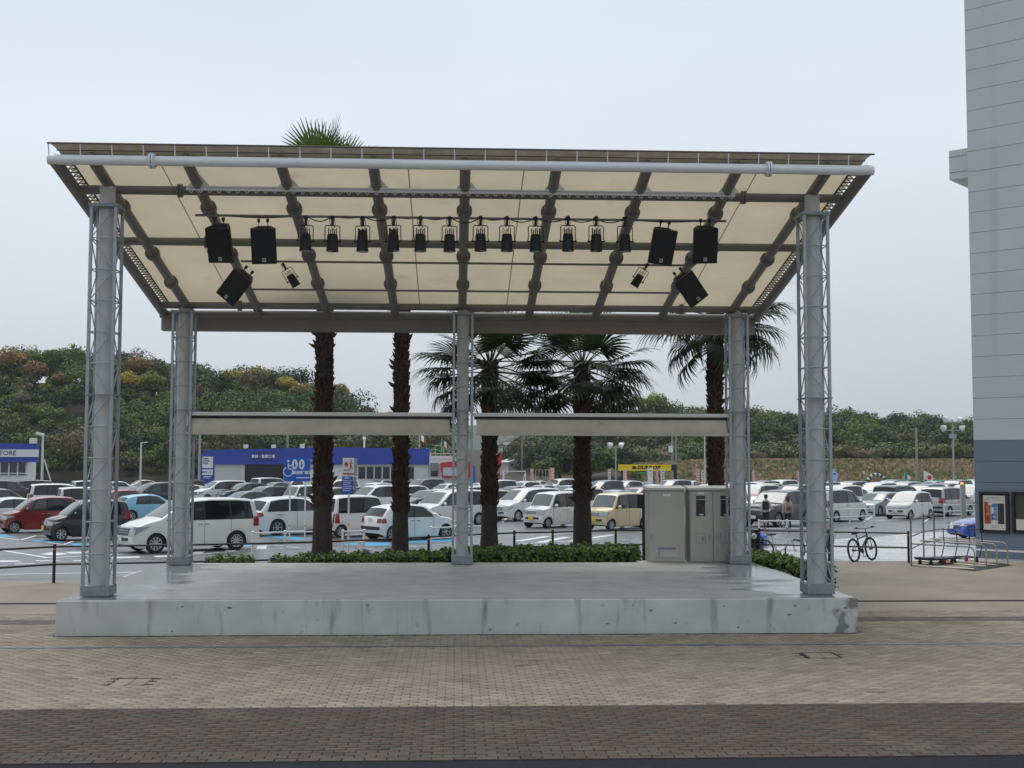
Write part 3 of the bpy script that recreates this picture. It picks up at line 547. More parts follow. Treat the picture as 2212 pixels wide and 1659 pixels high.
class Car:
    def __init__(s,k):
        d=TY[k]; s.k=k; s.d=d; s.L,s.W,s.H=d['L'],d['W'],d['H']; s.pu=[p[0] for p in d['p']]; s.pz=[p[1] for p in d['p']]
        s.wx=[d['fo'],d['fo']+d['wb']]; s.Ra=d['r']*1.14
    def zt(s,u): return float(np.interp(u,s.pu,s.pz))
    def zb(s,u):
        d=s.d; z=d['gc']+.10*max(0,1-u/.25)+.16*max(0,1-(s.L-u)/.3)
        for x in s.wx:
            q=s.Ra**2-(u-x)**2
            if q>0: z=max(z,d['r']+math.sqrt(q)*.98-.01)
        return z
    def hw(s,u,z):
        d=s.d; p=1
        if u<.7: p-=.13*(1-u/.7)**2
        t=s.L-u
        if t<.6: p-=.07*(1-t/.6)**2
        if z<.5: p*=1-.05*((.5-z)/.5)**1.5
        if z>d['belt']: p*=1-d['tb']*((z-d['belt'])/(s.H-d['belt']))**1.15-.012
        elif z>.75*d['belt']: p*=1-.012*((z/d['belt']-.75)/.25)**2
        return s.W/2*p
    def P(s,u,y,z):
        k=(y/(s.W/2))**2
        if u<1.0: u=u+.17*(1-u)**1.5*k
        t=s.L-u
        if t<.8: u=u-.09*(1-t/.8)*k
        return (s.L/2-u,y,z)
    def top(s,u,y):
        zt=s.zt(u); rc=.085 if zt>.9 else .05; w=max(.05,s.hw(u,zt-rc)-rc*.9); return zt-.035*(y/w)**2
    def body(s):
        us=set(s.pu)
        for x in s.wx:
            for a in range(0,181,12): us.add(x+s.Ra*math.cos(R_(a)))
            us.add(x-s.Ra-.004); us.add(x+s.Ra+.004)
        k=0
        while k*.12<s.L: us.add(k*.12); k+=1
        us=sorted(u for u in us if 0<=u<=s.L); u2=[us[0]]
        for u in us[1:]:
            if u-u2[-1]>.006: u2.append(u)
        us=u2; rows=[]
        for u in us:
            zb,zt=s.zb(u),s.zt(u); zb=min(zb,zt-.05); rc=min(.085,.35*(zt-zb)); zs=zt-rc; half=[]
            half.append((0,zb+.02)); half.append((s.hw(u,zb)-.10,zb+.015)); half.append((s.hw(u,zb)-.012,zb))
            nl=[0.03,.12,.24,.38,.52,.66,.8,.92,1.0]
            for t in nl: z=zb+(zs-zb)*t; half.append((s.hw(u,z),z))
            w=s.hw(u,zs)
            for a in (30,60,90): half.append((w-rc*.9*(1-math.cos(R_(a))),zs+rc*math.sin(R_(a))-.035*(1 if a==90 else .9)))
            wt=w-rc*.9
            for f in(.75,.4,0): half.append((wt*f,zt-.035*f*f))
            ring=[(y,z) for y,z in half]+[(-y,z) for y,z in half[-2:0:-1]]
            rows.append([s.P(u,y,z) for y,z in ring])
        n=len(rows[0]); q=MB(); vs=[p for r in rows for p in r]; fs=[]
        for i in range(len(rows)-1):
            for j in range(n): fs.append((i*n+j,i*n+(j+1)%n,(i+1)*n+(j+1)%n,(i+1)*n+j))
        fs+= [tuple(range(n-1,-1,-1)),tuple((len(rows)-1)*n+j for j in range(n))]
        q.add(vs,fs,0,True)
        for k,f in enumerate(q.f):       # underside dark
            if k<len(q.f)-2 and (k%n in(0,1,n-1,n-2)): q.m[k]=1
        return q
    def side(s,u0b,u0t,u1b,u1t,z0,z1,off,sg,q,m=0,nu=5,nv=4,z0b=None):
        def fn(a,b):
            ub=u0b+(u1b-u0b)*a; ut=u0t+(u1t-u0t)*a; zl=z0+((z0b if z0b is not None else z0)-z0)*a
            u=ub+(ut-ub)*b; zz=z1(ut) if callable(z1) else z1; z=zl+(zz-zl)*b
            return s.P(u,sg*(s.hw(u,z)+off),z)
        q.grid((lambda a,b:fn(a,b)) if sg<0 else (lambda a,b:fn(1-a,b)),nu,nv,m)
    def front(s,y0,y1,z0,z1,off,q,m=0,rear=False,nu=4,nv=3):
        def fn(a,b):
            y=y0+(y1-y0)*a; z=z0+(z1-z0)*b
            if not rear:
                u=float(np.interp(z+.02*(y/(s.W/2))**2,s.pz[:7],s.pu[:7])); p=s.P(u,y,z); return (p[0]+off,p[1],p[2])
            zz=s.pz[:9:-1]; uu=s.pu[:9:-1]
            u=float(np.interp(z,zz,uu)); p=s.P(u,y,z); return (p[0]-off,p[1],p[2])
        q.grid(fn if not rear else (lambda a,b:fn(1-a,b)),nu,nv,m)
    def screen(s,i0,i1,front,q,inset=.09):
        u0,u1=s.pu[i0],s.pu[i1]
        def fn(a,b):
            t=.04+.93*b; u=u0+(u1-u0)*t; zt=s.zt(u); w=s.hw(u,zt-.085)-inset; y=w*(2*a-1); z=zt-.035*(y/(w+.02))**2
            p=s.P(u,y,z); dx,dz=(u1-u0),(s.zt(u1)-s.zt(u0)); l_=math.hypot(dx,dz); nx,nz=(dz/l_,dx/l_) if front else (-abs(dz)/l_,dx/l_)
            return (p[0]+nx*.012,p[1],p[2]+nz*.012)
        q.grid(fn,8,6)
CARM={}
def wheel_mesh(r,ns,dark=False):
    q=MB(); w=.2; q.lathe([(r*.66,-w/2),(r*.9,-w/2),(r*.985,-w/2+.03),(r,-.04),(r,.04),(r*.985,w/2-.03),(r*.9,w/2),(r*.66,w/2)],22,'y'); ty=q.mesh('wheel',m_tyre)
    q=MB(); q.lathe([(0,-.03),(r*.66,-.03)],18,'y',m=1); q.lathe([(r*.60,-.095),(r*.67,-.1),(r*.67,-.02)],22,'y')
    for k in range(ns):
        a=2*math.pi*k/ns; c,s_=math.cos(a),math.sin(a)
        pr=[(r*.10,-r*.055),(r*.62,-r*.075),(r*.62,r*.075),(r*.10,r*.055)]
        q.prism(pr,lambda p:(p[0]*c-p[1]*s_,-.045,p[0]*s_+p[1]*c),lambda p:(p[0]*c-p[1]*s_,-.088,p[0]*s_+p[1]*c))
    q.lathe([(r*.17,-.04),(r*.17,-.092),(0,-.095)],12,'y'); rm=q.mesh('rim',[m_rim,m_rimd]); return ty,rm
def car_meshes(k):
    if k in CARM: return CARM[k]
    c=Car(k); d=c.d; P=[]; W2=c.W/2; bz=d['belt']; H=c.H
    P.append(('body',c.body().mesh('body',[PAINT['white'],m_under2]),0,'paint'))
    ztop=lambda u: c.zt(u)-.115
    q=MB(); c.screen(*d['ws'],True,q); P.append(('windscreen',q.mesh('windscreen',m_wind),0,0))
    q=MB(); c.screen(*d['rw'],False,q,.1); P.append(('rear_window',q.mesh('rear_window',m_glassd),0,0))
    for i,wn in enumerate(d['win']):
        for sg in(-1,1):
            q=MB(); z0=bz+.02+.03*i/len(d['win']); c.side(*wn,z0,ztop,.006,sg,q); P.append(('side_window',q.mesh('side_window',m_glassd if i>=d['tint'] else m_glass),0,0))
    u0,u1=d['win'][0][0],d['win'][-1][2]       # dark pillar band behind the glass
    q=MB()
    for sg in(-1,1): c.side(u0-.02,d['win'][0][1]-.02,u1+.02,d['win'][-1][3]+.03,bz+.005,lambda u:c.zt(u)-.10,.0025,sg,q,nu=14)
    P.append(('window_frame',q.mesh('window_frame',m_trim),0,0))
    z0,z1,su,yi=d['head']
    for sg in(-1,1):
        q=MB(); c.front(sg*W2*yi,sg*W2*.97,z0,z1-.02,.012,q) if sg>0 else c.front(sg*W2*.97,sg*W2*yi,z0,z1-.02,.012,q)
        c.side(.02,.04,su*.8,su,z0+.02,z1-.02,.012,sg,q,z0b=z1-.05); P.append(('headlight',q.mesh('headlight',m_lamp),1,0))
        q=MB(); tz0,tz1=(.85,1.18) if k in('minivan','slimvan','keiwagon') else ((.62,1.02) if k=='keibox' else (bz-.20,bz-.02))
        y0=.62 if k not in('keibox','keiwagon') else .82
        if sg>0: c.front(W2*y0,W2*.93,tz0,tz1,.012,q,rear=True)
        else: c.front(-W2*.93,-W2*y0,tz0,tz1,.012,q,rear=True)
        c.side(c.L-.30,c.L-.26,c.L-.05,c.L-.08,tz0,tz1,.012,sg,q); P.append(('tail_light',q.mesh('tail_light',m_red),1,0))
        u=d['win'][0][0]+ (.16 if k not in('hatch','sedan','suv','coupe','offroad','estate') else .1); z=bz+.09
        x,_,_=c.P(u,0,z); q=MB(); q.ball((x,sg*(c.hw(u,z)+.13),z),(.07,.115,.085),8,6); P.append(('mirror',q.mesh('mirror',PAINT['white']),0,'paint'))
        q=MB()
        for uu in ([d['win'][1][2]-.12,d['win'][1][2]+.12] if len(d['win'])>2 else [d['win'][0][2]-.1]):
            x,y,z=c.P(uu,sg*(c.hw(uu,bz-.13)+.012),bz-.13); q.box((x,y,z),(.18,.03,.03))
        P.append(('door_handle',q.mesh('door_handle',m_chr),2,0))
    q=MB(); c.front(-W2*yi*.96,W2*yi*.96,z0+.02,z1-.05,.010,q,nu=6); P.append(('grille',q.mesh('grille',m_trim),1,0))
    q=MB()
    for i in range(4): zz=z0+.04+(z1-z0-.11)*i/3; c.front(-W2*yi*.92,W2*yi*.92,zz-.008,zz+.008,.018,q,nu=6,nv=1)
    P.append(('grille_bar',q.mesh('grille_bar',m_chr),1,0))
    q=MB(); c.front(-W2*.62,W2*.62,.44 if c.pz[0]<.44 else c.pz[0]+.02,.54,.010,q,nu=6,nv=1); P.append(('lower_intake',q.mesh('lower_intake',m_trim),2,0))
    q=MB(); zl=c.pz[-1]+.01; c.front(-W2*.88,W2*.88,zl,zl+.13,.012,q,rear=True,nu=6,nv=1); P.append(('rear_bumper_trim',q.mesh('rear_bumper_trim',m_trim),1,0))
    q=MB(); x=c.P(.0,0,.5)[0]; q.box((x+.02,0,.52),(.02,.33,.165)); P.append(('number_plate',q.mesh('number_plate',m_plw),1,'plate'))
    q=MB(); x=c.P(c.L,0,.8)[0]; q.box((c.P(float(np.interp(.86,c.pz[:9:-1],c.pu[:9:-1])),0,.8)[0]-.015,0,.84),(.02,.33,.165)); P.append(('number_plate',q.mesh('number_plate',m_plw),1,'plate'))
    q=MB()
    for sg in(-1,1):
        for i,wn in enumerate(d['win'][:-1]):
            uu=(wn[2]+d['win'][i+1][0])/2
            if uu-d['win'][0][0]>.5: c.side(uu-.007,uu-.007,uu+.007,uu+.007,c.zb(uu)+.06,bz+.01,.004,sg,q,nu=1,nv=6)
        uu=d['win'][0][0]+.06; c.side(uu-.007,uu-.007,uu+.007,uu+.007,c.d['gc']+.1 if abs(uu-c.wx[0])>c.Ra else d['r']*2+.1,bz,.004,sg,q,nu=1,nv=6)
    P.append(('panel_gap',q.mesh('panel_gap',m_gap),2,0))
    ty,rm=wheel_mesh(d['r'],d['spoke'])
    CARM[k]=(c,P,ty,rm); return CARM[k]
NCAR=[0]
def car(k,x,y,ang,col,label,lod=2,plate='white',group='cars parked in the lot',z=None,name='parked_car'):
    z=lotz(y) if z is None else z
    c,P,ty,rm=car_meshes(k); t_=thing(name,label,'car',(x,y,z),R_(ang),group)
    for nm,me,lv,sp in P:
        if lv>lod: continue
        o=link(nm,me,t_)
        if sp=='paint': o.material_slots[0].link='OBJECT'; o.material_slots[0].material=PAINT[col]
        if sp=='plate' and plate=='yellow': o.material_slots[0].link='OBJECT'; o.material_slots[0].material=m_ply
    r=c.d['r']
    for wx in c.wx:
        for sg in(1,-1):
            wo=link('wheel',ty,t_,(c.L/2-wx,sg*(c.W/2-.115),r),(rnd.uniform(-.0,.0),0 if sg<0 else 0,0 if sg<0 else math.pi))
            if lod>0: link('rim',rm,wo)
    NCAR[0]+=1; return t_
def at_lot(px,py,h=0):
    """the point of the sight line that is h above the lot surface"""
    p=at(px,py,z=-.3+h)
    for _ in range(6): p=at(px,py,z=lotz(min(p.y,160))+h)
    return p
PLACED=[]
def _rect(x,y,a,k):
    L_,W_=TY[k]['L']/2+.12,TY[k]['W']/2+.18; c,s_=math.cos(R_(a)),math.sin(R_(a)); return (x,y,c,s_,L_,W_)
def _hit(A,B):
    for c,s_ in((A[2],A[3]),(-A[3],A[2]),(B[2],B[3]),(-B[3],B[2])):
        d=abs((B[0]-A[0])*c+(B[1]-A[1])*s_); e_=sum(q[4]*abs(q[2]*c+q[3]*s_)+q[5]*abs(-q[3]*c+q[2]*s_) for q in(A,B))
        if d>e_: return False
    return True
def car_at(k,px,py,ang,col,label,lod=1,**kw):
    """px,py: photo point of the middle of the roof line; slides along the sight line to a free bay"""
    p=at_lot(px,py,TY[k]['H']); u=Vector((p.x,p.y,0)).normalized()
    for st in [0,.6,-.6,1.2,-1.2]+[.6*q for q in range(3,20)]:
        c=p+u*st; r_=_rect(c.x,c.y,ang,k)
        if c.y<150 and not any(_hit(r_,o) for o in PLACED): PLACED.append(r_); return car(k,c.x,c.y,ang,col,label,lod,**kw)
    return None
FA,RA=222,42      # noses towards the plaza / away from it
# nearest row, left to right
car_at('keiwagon',84,1071,212,'red','dark red kei hatchback with round headlight at the far left of the nearest row',2,plate='yellow')
car_at('keiwagon',188,1078,212,'black','black kei wagon with yellow number plate, nose beside the left front column',2,plate='yellow')
car_at('minivan',408,1074,214,'pearl','big white minivan with black side glass between the two left columns',2)
car_at('suv',632,1071,RA-2,'white','white SUV seen from behind, left of the first palm trunk',2)
car_at('keibox',772,1068,RA-4,'white','boxy white kei van between the first and second palm trunks',2)
car_at('hatch',888,1086,RA-8,'white','white hatchback with black rear bumper behind the second palm trunk',2)
car_at('slimvan',1136,1053,FA,'white','white minivan right of the third palm trunk, dark headlights',2)
car_at('keibox',1198,1061,FA,'white','white kei box car with yellow plate just left of the fourth palm trunk',2,plate='yellow')
car_at('keibox',1330,1063,FA+2,'cream','cream yellow kei box car right of the fourth palm trunk',2,plate='yellow')
car_at('slimvan',1437,1059,FA,'white','white van mostly hidden behind the grey cabinets',1)
car_at('offroad',1680,1058,FA+2,'dark','dark grey off-road car with chrome grille behind the two people',2)
car_at('slimvan',1806,1054.5,RA,'pearl','white minivan nosing right beside the right front column',2)
car_at('keiwagon',1963,1060.5,FA,'white','white compact car facing left in the gap before the blue-grey building',2)
car_at('estate',1898,1062,FA,'silver','silver estate car behind the white pipe fence on the right',2)
car_at('slimvan',2046,1050.5,RA,'silver','silver minivan seen from behind with red tail lamp, near the grey building',2)
p=at_lot(2104,1132,.62); car('coupe',p.x+1.25,p.y+.1,182,'blue','bright blue sports car poking out from behind the building corner',2)
car_at('offroad',2088,1046,FA,'white','white truck-like van close to the building corner',1)
# second row
car_at('sedan',8,1073,214,'white','white saloon cut off by the left edge below the black van',1)
car_at('sedan',528,1060,FA-6,'navy','low navy saloon right behind the big white minivan',1)
car_at('hatch',326,1066,34,'sky','light blue hatchback with black rear spoiler between the left columns',1)
car_at('hatch',284,1056,30,'rose','rose red hatchback behind the left front column',1)
car_at('keibox',652,1047,FA,'white','white kei box car behind the blue wheelchair sign',1)
car_at('slimvan',810,1047,FA,'white','white minivan with white door mirror behind the pedestrian warning sign',1)
car_at('sedan',922,1059,FA,'dark','dark grey saloon right of the second palm trunk',1)
car_at('slimvan',968,1057,FA,'white','white people carrier with slanting headlight left of the middle column',1)
car_at('suv',1046,1057,FA,'beige','beige crossover between the middle column and third palm',1)
car_at('sedan',1106,1050,FA,'wine','dark wine saloon behind the white minivan beside the third palm',0)
car_at('hatch',1222,1048,FA,'teal','grey green hatchback peeking out left of the fourth palm trunk',0)
car_at('sedan',1322,1058,FA,'silver','silver saloon right behind the cream kei car',0)
car_at('hatch',1376,1053,FA,'pink','pink hatchback above the roof of the cream kei car',0)
car_at('sedan',1456,1049,FA,'black','black saloon behind the top of the grey cabinet',0)
car_at('hatch',1622,1067,FA,'rose','red hatchback half hidden by the right rear column',1)
car_at('sedan',1668,1054,FA,'grey','grey saloon behind the dark off-road car',0)
car_at('minivan',1714,1046,FA,'black','black minivan just left of the right front column',0)
car_at('sedan',1834,1054,FA,'grey','grey saloon behind the white minivan right of the front column',0)
car_at('hatch',1885,1050,RA-10,'rose','red compact above the silver estate car',1)
car_at('minivan',1944,1047,RA,'black','black van in front of the checkered arch, right of the red compact',1)
car_at('minivan',1992,1045,FA,'dark','dark minivan behind the silver minivan with a red tail lamp',0)
car_at('sedan',1762,1059,FA,'silver','silver saloon behind the right front column',0)
# third row and farther
car_at('minivan',-2,1053,30,'black','black van with roof spoiler at the far left edge',1)
car_at('minivan',140,1044,24,'white','white minivan with dark rear glass left of the front column',1)
car_at('keibox',183,1051,30,'white','white kei box car partly behind the left front column',1)
car_at('minivan',98,1036,20,'black','long black minivan under the lamp post by the left store',1)
car_at('minivan',22,1036.5,20,'dark','dark grey minivan in front of the left store',1)
car_at('sedan',344,1049,FA-6,'white','white saloon facing left behind the light blue hatchback',1)
car_at('slimvan',334,1041,FA-6,'dark','dark grey wagon behind the white saloon between the left columns',1)
car_at('sedan',304,1036,FA-10,'silver','silver saloon at the foot of the slim lamp post',0)
car_at('hatch',262,1039,30,'white','white hatchback with a red tail lamp right of the left front column',0)
car_at('minivan',474,1037,FA-6,'white','white minivan in front of the blue sign tower',1)
car_at('suv',528,1042,FA-6,'dark','dark grey estate in front of the workshop shutter',1)
car_at('hatch',592,1041,FA-6,'grey','grey hatchback left of the wheelchair sign posts',1)
car_at('minivan',590,1031,RA,'white','tall white van before the open workshop door',0)
car_at('suv',806,1042,FA,'white','white crossover in front of the store windows',0)
car_at('hatch',822,1036,FA,'silver','silver hatchback in front of the store windows',0)
car_at('suv',898,1047,RA,'white','white car with dark glass right of the second palm trunk',0)
car_at('minivan',912,1034,FA,'dark','dark minivan beside the end wall of the blue store',0)
car_at('hatch',962,1044,FA,'white','white hatchback before the red shop, left of the middle column',0)
car_at('hatch',1030,1043,FA,'silver','silver hatchback before the red shop, right of the middle column',0)
car_at('suv',1128,1039,FA,'white','white crossover behind the white goal frame',0)
car_at('minivan',1206,1034,FA,'white','white minivan left of the fourth palm trunk',0)
car_at('sedan',1160,1038,FA,'silver','silver saloon in front of the grey pipe frame',0)
car_at('slimvan',1302,1037,FA,'grey','grey van right of the fourth palm trunk',0)
car_at('suv',1350,1037.5,FA,'white','white crossover below the left end of the yellow beam sign',0)
car_at('sedan',1396,1040,FA,'navy','navy saloon below the middle of the yellow beam sign',0)
car_at('hatch',1406,1046,FA,'white','white hatchback right behind the pink one',0)
car_at('hatch',1442,1042,FA,'yellow','pale yellow hatchback below the right end of the yellow beam sign',0)
car_at('hatch',1499,1038,RA,'white','white hatchback seen above the grey cabinets',0)
car_at('offroad',1628,1046,FA,'white','white off-road car right of the right rear column',0)
car_at('keibox',1656,1045,FA,'yellow','yellow green kei car behind the two people',0)
car_at('minivan',1682,1036,FA,'white','white roofed van far behind the two people',0)
car_at('minivan',1641,1038,FA,'dark','dark van beside the navy and pink banners',0)
car_at('minivan',1770,1040,FA,'silver','silver van behind the right front column',0)
car_at('minivan',1832,1041,FA,'grey','grey van right of the blue feather flag',0)
car_at('slimvan',1808,1047,FA,'white','white van with its roof below the blue feather flag',0)
car_at('minivan',1891,1041,FA,'white','white van right under the checkered arch',0)
car_at('minivan',1950,1040,FA,'silver','silver van below the green, white and red flag',0)
car_at('suv',2036,1043,FA,'grey','grey crossover below the green canopy',0)
car_at('minivan',2062,1036,FA,'navy','navy van at the right end of the green canopy',0)
car_at('slimvan',2098,1037,FA,'silver','silver van at the farthest right, against the building edge',0)
car_at('sedan',-14,1046,30,'grey','grey saloon at the left edge between the dark vans',0)
car_at('hatch',740,1043,FA,'white','white hatchback between the wheelchair sign and the pedestrian sign',0)
car_at('sedan',690,1040,FA,'silver','silver saloon behind the first palm trunk',0)
car_at('sedan',1570,1050,FA,'silver','silver saloon behind the right rear column',0)
car_at('minivan',1588,1041,FA,'white','white van behind the right rear column',0)
for k,px,py,a,c,lb in (('sedan',60,1047,30,'black','black saloon between the white and black minivans at the far left'),('sedan',232,1046,30,'grey','grey saloon right behind the left front column'),
 ('minivan',212,1037,30,'silver','silver van over the roof line beside the left front column'),('hatch',398,1047,FA-6,'white','white hatchback behind the left rear column'),('minivan',384,1038,FA-6,'black','black minivan left of the left rear column'),
 ('sedan',446,1048,FA-6,'silver','silver saloon just right of the left rear column'),('suv',572,1049,FA-6,'dark','dark crossover above the roof of the white SUV'),('hatch',628,1037,FA,'white','white hatchback under the wheelchair sign board'),
 ('suv',712,1053,FA,'grey','grey crossover beside the first palm trunk'),('minivan',722,1036,FA,'white','white van right of the first palm trunk near the store'),('sedan',760,1051,FA,'black','black saloon below the pedestrian sign'),
 ('sedan',862,1050,FA,'white','white saloon hidden by the second palm trunk'),('hatch',868,1040,FA,'rose','red hatchback just right of the second palm trunk'),('slimvan',1002,1049,FA,'white','white van behind the middle column'),
 ('sedan',1064,1043,FA,'black','black saloon beside the third palm trunk'),('minivan',1068,1036,FA,'white','white van over the roofs right of the third palm'),('hatch',1166,1047,FA,'silver','silver hatchback over the white minivan roof'),
 ('suv',1258,1040,FA,'white','white crossover behind the fourth palm trunk'),('sedan',1282,1048,FA,'dark','dark saloon just right of the fourth palm trunk'),('keibox',1252,1053,FA,'white','white kei box car behind the fourth palm trunk'),
 ('minivan',1450,1036,FA,'silver','silver van below the end cap of the yellow beam sign'),('hatch',1540,1045,RA,'white','white hatchback behind the tops of the double cabinet'),('sedan',1600,1058,FA,'white','white saloon at the foot of the right rear column'),
 ('suv',1745,1053,FA,'white','white crossover between the off-road car and the front column'),('sedan',1786,1051,FA,'navy','navy saloon just right of the front column'),('hatch',1858,1046,FA,'silver','silver hatchback left of the red compact'),
 ('minivan',1922,1036,FA,'dark','dark van right of the checkered arch'),('sedan',2012,1048,FA,'white','white saloon over the silver minivan roof'),('hatch',2010,1039,FA,'silver','silver hatchback below the white flag with a red disc')):
    car_at(k,px,py,a,c,lb,0)
# ---------------------------------------------------------------- palms
m_frond=mat('palm_frond',(.026,.042,.014),.5,var=.3,vs=4,trans=.25); m_dead=mat('palm_dead_frond',(.11,.072,.04),.8,var=.3,vs=5,trans=.15)
m_petiole=mat('palm_petiole',(.045,.052,.018),.5); m_boot=mat('palm_leaf_base',(.050,.026,.016),.85,var=.4,vs=9); m_trunk=mat('palm_trunk_fibre',(.052,.040,.031),.9,var=.3,vs=14,bump=.8,bs=30)
def frond_mesh(seed, lp, fr, droop, dead=False):
    r=random.Random(seed); q=MB(); pts=[]
    for i in range(7): t=i/6; pts.append((lp*t,0,-.12*droop*t*t*lp))
    q.tube(pts,[.026-.014*i/6 for i in range(7)],5,m=1)
    hub=Vector(pts[-1]); n=38 if not dead else 26; span=128 if not dead else 52
    for i in range(n):
        a=R_(-span+2*span*i/(n-1)); ln=fr*(1-.32*abs(i/(n-1)-.5)*2)*r.uniform(.88,1.08); da=R_(2*span/(n-1))*.5; lift=(.05 if i%2 else -.02)
        dr=droop*r.uniform(.75,1.35)
        def pt(rad,side,wd):
            t=rad/fr; dx=math.cos(a)*rad; dy=math.sin(a)*rad; z=.10*t-dr*.62*max(0,t-.30)**1.7 + lift*t*.6
            k=max(0,t-.5)*dr*.55; dx*=1-k*.5; dy*=1-k*.5
            if dead: z-=rad*.75; dx*=.35; dy*=.45
            return hub+Vector((dx-math.sin(a)*side*wd,dy+math.cos(a)*side*wd,z))
        w1=.5*fr*math.tan(da)*1.0; st=[(.04,.01),(.28*ln,.28*fr*math.tan(da)),(.52*ln,w1),(.78*ln,w1*.55),(ln,.004)]
        vs=[]; 
        for rad,wd in st: vs+= [pt(rad,-1,wd),pt(rad,1,wd)]
        q.add(vs,[(2*k,2*k+1,2*k+3,2*k+2) for k in range(4)],0,False)
    return q.mesh('frond',[m_dead if dead else m_frond, m_petiole if not dead else m_dead])
FR=[frond_mesh(1,1.15,1.2,.8),frond_mesh(2,1.3,1.3,1.25),frond_mesh(3,1.1,1.2,1.7),frond_mesh(4,1.15,1.0,.25)]; m_litfrond=mat('palm_lit_frond',(.085,.125,.03),.5,var=.25,vs=4,trans=.3); FR[3].materials[0]=m_litfrond  # upward fronds: skylight on them is painted in as a lighter green
FD=[frond_mesh(5,.75,1.0,1.6,True),frond_mesh(6,.6,.8,1.6,True)]
def palm(x,y,top,r0,label,seed,z0=.1,nf=30,ndead=3,smooth=2.0,extra=()):
    r=random.Random(seed); t_=thing('palm_tree',label,'palm tree',(x,y,z0),0,'palms behind the stage')
    q=MB(); H=top-z0; pr=[]; k=0; N_=26; ph=r.uniform(0,6)
    for i in range(N_+1):
        z=H*i/N_; rad=r0*(1.0+.32*math.exp(-z/.35))*(1-.30*min(1,z/(smooth+1.2)))*r.uniform(.97,1.03)*(.93 if z>smooth else 1); pr.append((rad,z))
    q.lathe(pr,18); q.add([(math.cos(6.283*i/18)*pr[-1][0],math.sin(6.283*i/18)*pr[-1][0],H) for i in range(18)],[tuple(range(18))])
    q.build('trunk',m_trunk,t_)
    q=MB(); z=smooth-.15; k=0
    while z<H-.05:
        n_=13
        for i in range(n_):
            a=6.283*(i+.5*(k%2))/n_+r.uniform(-.2,.2); rad=r0*(1-.30*min(1,z/(smooth+1.2)))*.9; c,s_=math.cos(a),math.sin(a); wd=r.uniform(.028,.05); out=r.uniform(.05,.115)*(1.0 if r.random()>.06 else 2.1); up=r.uniform(.10,.2)*(1 if r.random()>.12 else -.6)
            zz=z+r.uniform(-.05,.05)
            B=lambda u,v,w_:(c*(rad+u)-s_*v,s_*(rad+u)+c*v,zz+w_)
            q.add([B(-.03,-wd,-.05),B(-.03,wd,-.05),B(out*.6,-wd*.8,up*.2),B(out*.6,wd*.8,up*.2),B(out,-wd*.35,up),B(out,wd*.35,up),B(-.02,-wd,.07),B(-.02,wd,.07)],[(0,1,3,2),(2,3,5,4),(4,5,7,6),(0,2,6),(2,4,6),(1,7,3),(3,7,5)])
        z+=.105; k+=1
    q.build('leaf_bases',m_boot,t_)['kind']='stuff'
    for i in range(nf):
        t=i/nf; el=78-112*t+r.uniform(-9,9); az=i*137.5+r.uniform(-20,20)
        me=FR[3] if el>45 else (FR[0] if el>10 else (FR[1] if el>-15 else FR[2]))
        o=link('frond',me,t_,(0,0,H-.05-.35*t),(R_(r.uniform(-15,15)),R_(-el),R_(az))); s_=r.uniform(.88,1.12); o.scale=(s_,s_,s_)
    for i in range(ndead):
        o=link('dead_frond',FD[i%2],t_,(0,0,H-.4-.1*i),(R_(r.uniform(-20,20)),R_(r.uniform(25,50)),R_(r.uniform(0,360))))
    for az,el,k_,dz in extra:
        o=link('frond' if k_<10 else 'dead_frond',FR[k_] if k_<10 else FD[k_-10],t_,(0,0,H+dz),(0,R_(-el),R_(az)))
    return t_
a=at(697,1100,Y=31); palm(a.x,31,9.75,.27,'palm with a stout shaggy trunk, first from the left, crown showing above the roof',1,nf=26,smooth=1.9)
a=at(865,1100,Y=32.6); palm(a.x,32.6,8.9,.235,'palm with a slim shaggy trunk, second from the left, left of the middle column',2,nf=26,smooth=1.75)
a=at(1057,1100,Y=34); palm(a.x,34,5.75,.255,'palm third from the left, crown under the roof right of the middle column',3,nf=26,ndead=3,smooth=1.85,extra=((-2,-4,2,-.1),(183,-8,2,-.1),(196,12,1,0),(-16,18,1,0),(176,-30,2,-.35),(-8,-28,2,-.3),(-20,-48,11,-.6),(188,-20,2,-.2),(200,2,1,-.1),(5,8,1,0),(170,-38,2,-.3),(12,-16,1,-.25),(250,-10,1,-.1),(290,-25,2,-.2)))
a=at(1258,1100,Y=35); palm(a.x,35,5.85,.285,'palm with the thickest trunk, fourth from the left, crown under the roof',4,nf=26,ndead=3,smooth=1.9,extra=((-3,0,2,0),(9,-24,2,-.3),(172,6,1,0),(186,-18,2,-.2),(178,-42,2,-.4),(-10,-46,2,-.5),(2,-12,2,-.2),(-6,-34,2,-.4),(178,-10,1,-.1),(186,-30,2,-.3),(195,-52,10,-.5),(8,8,1,0),(15,-4,1,-.1),(250,-15,1,-.2),(300,-20,2,-.2)))
a=at(1547,1100,Y=34); palm(a.x,34,7.3,.275,'palm farthest right, trunk behind the grey cabinets, fronds past the roof edge',5,nf=32,ndead=2,smooth=.6,extra=((4,-18,2,-.2),(-4,10,1,0),(-10,-40,2,-.3),(172,-45,2,-.5),(185,-62,10,-.6),(15,-8,1,-.1),(0,-58,11,-.6)))
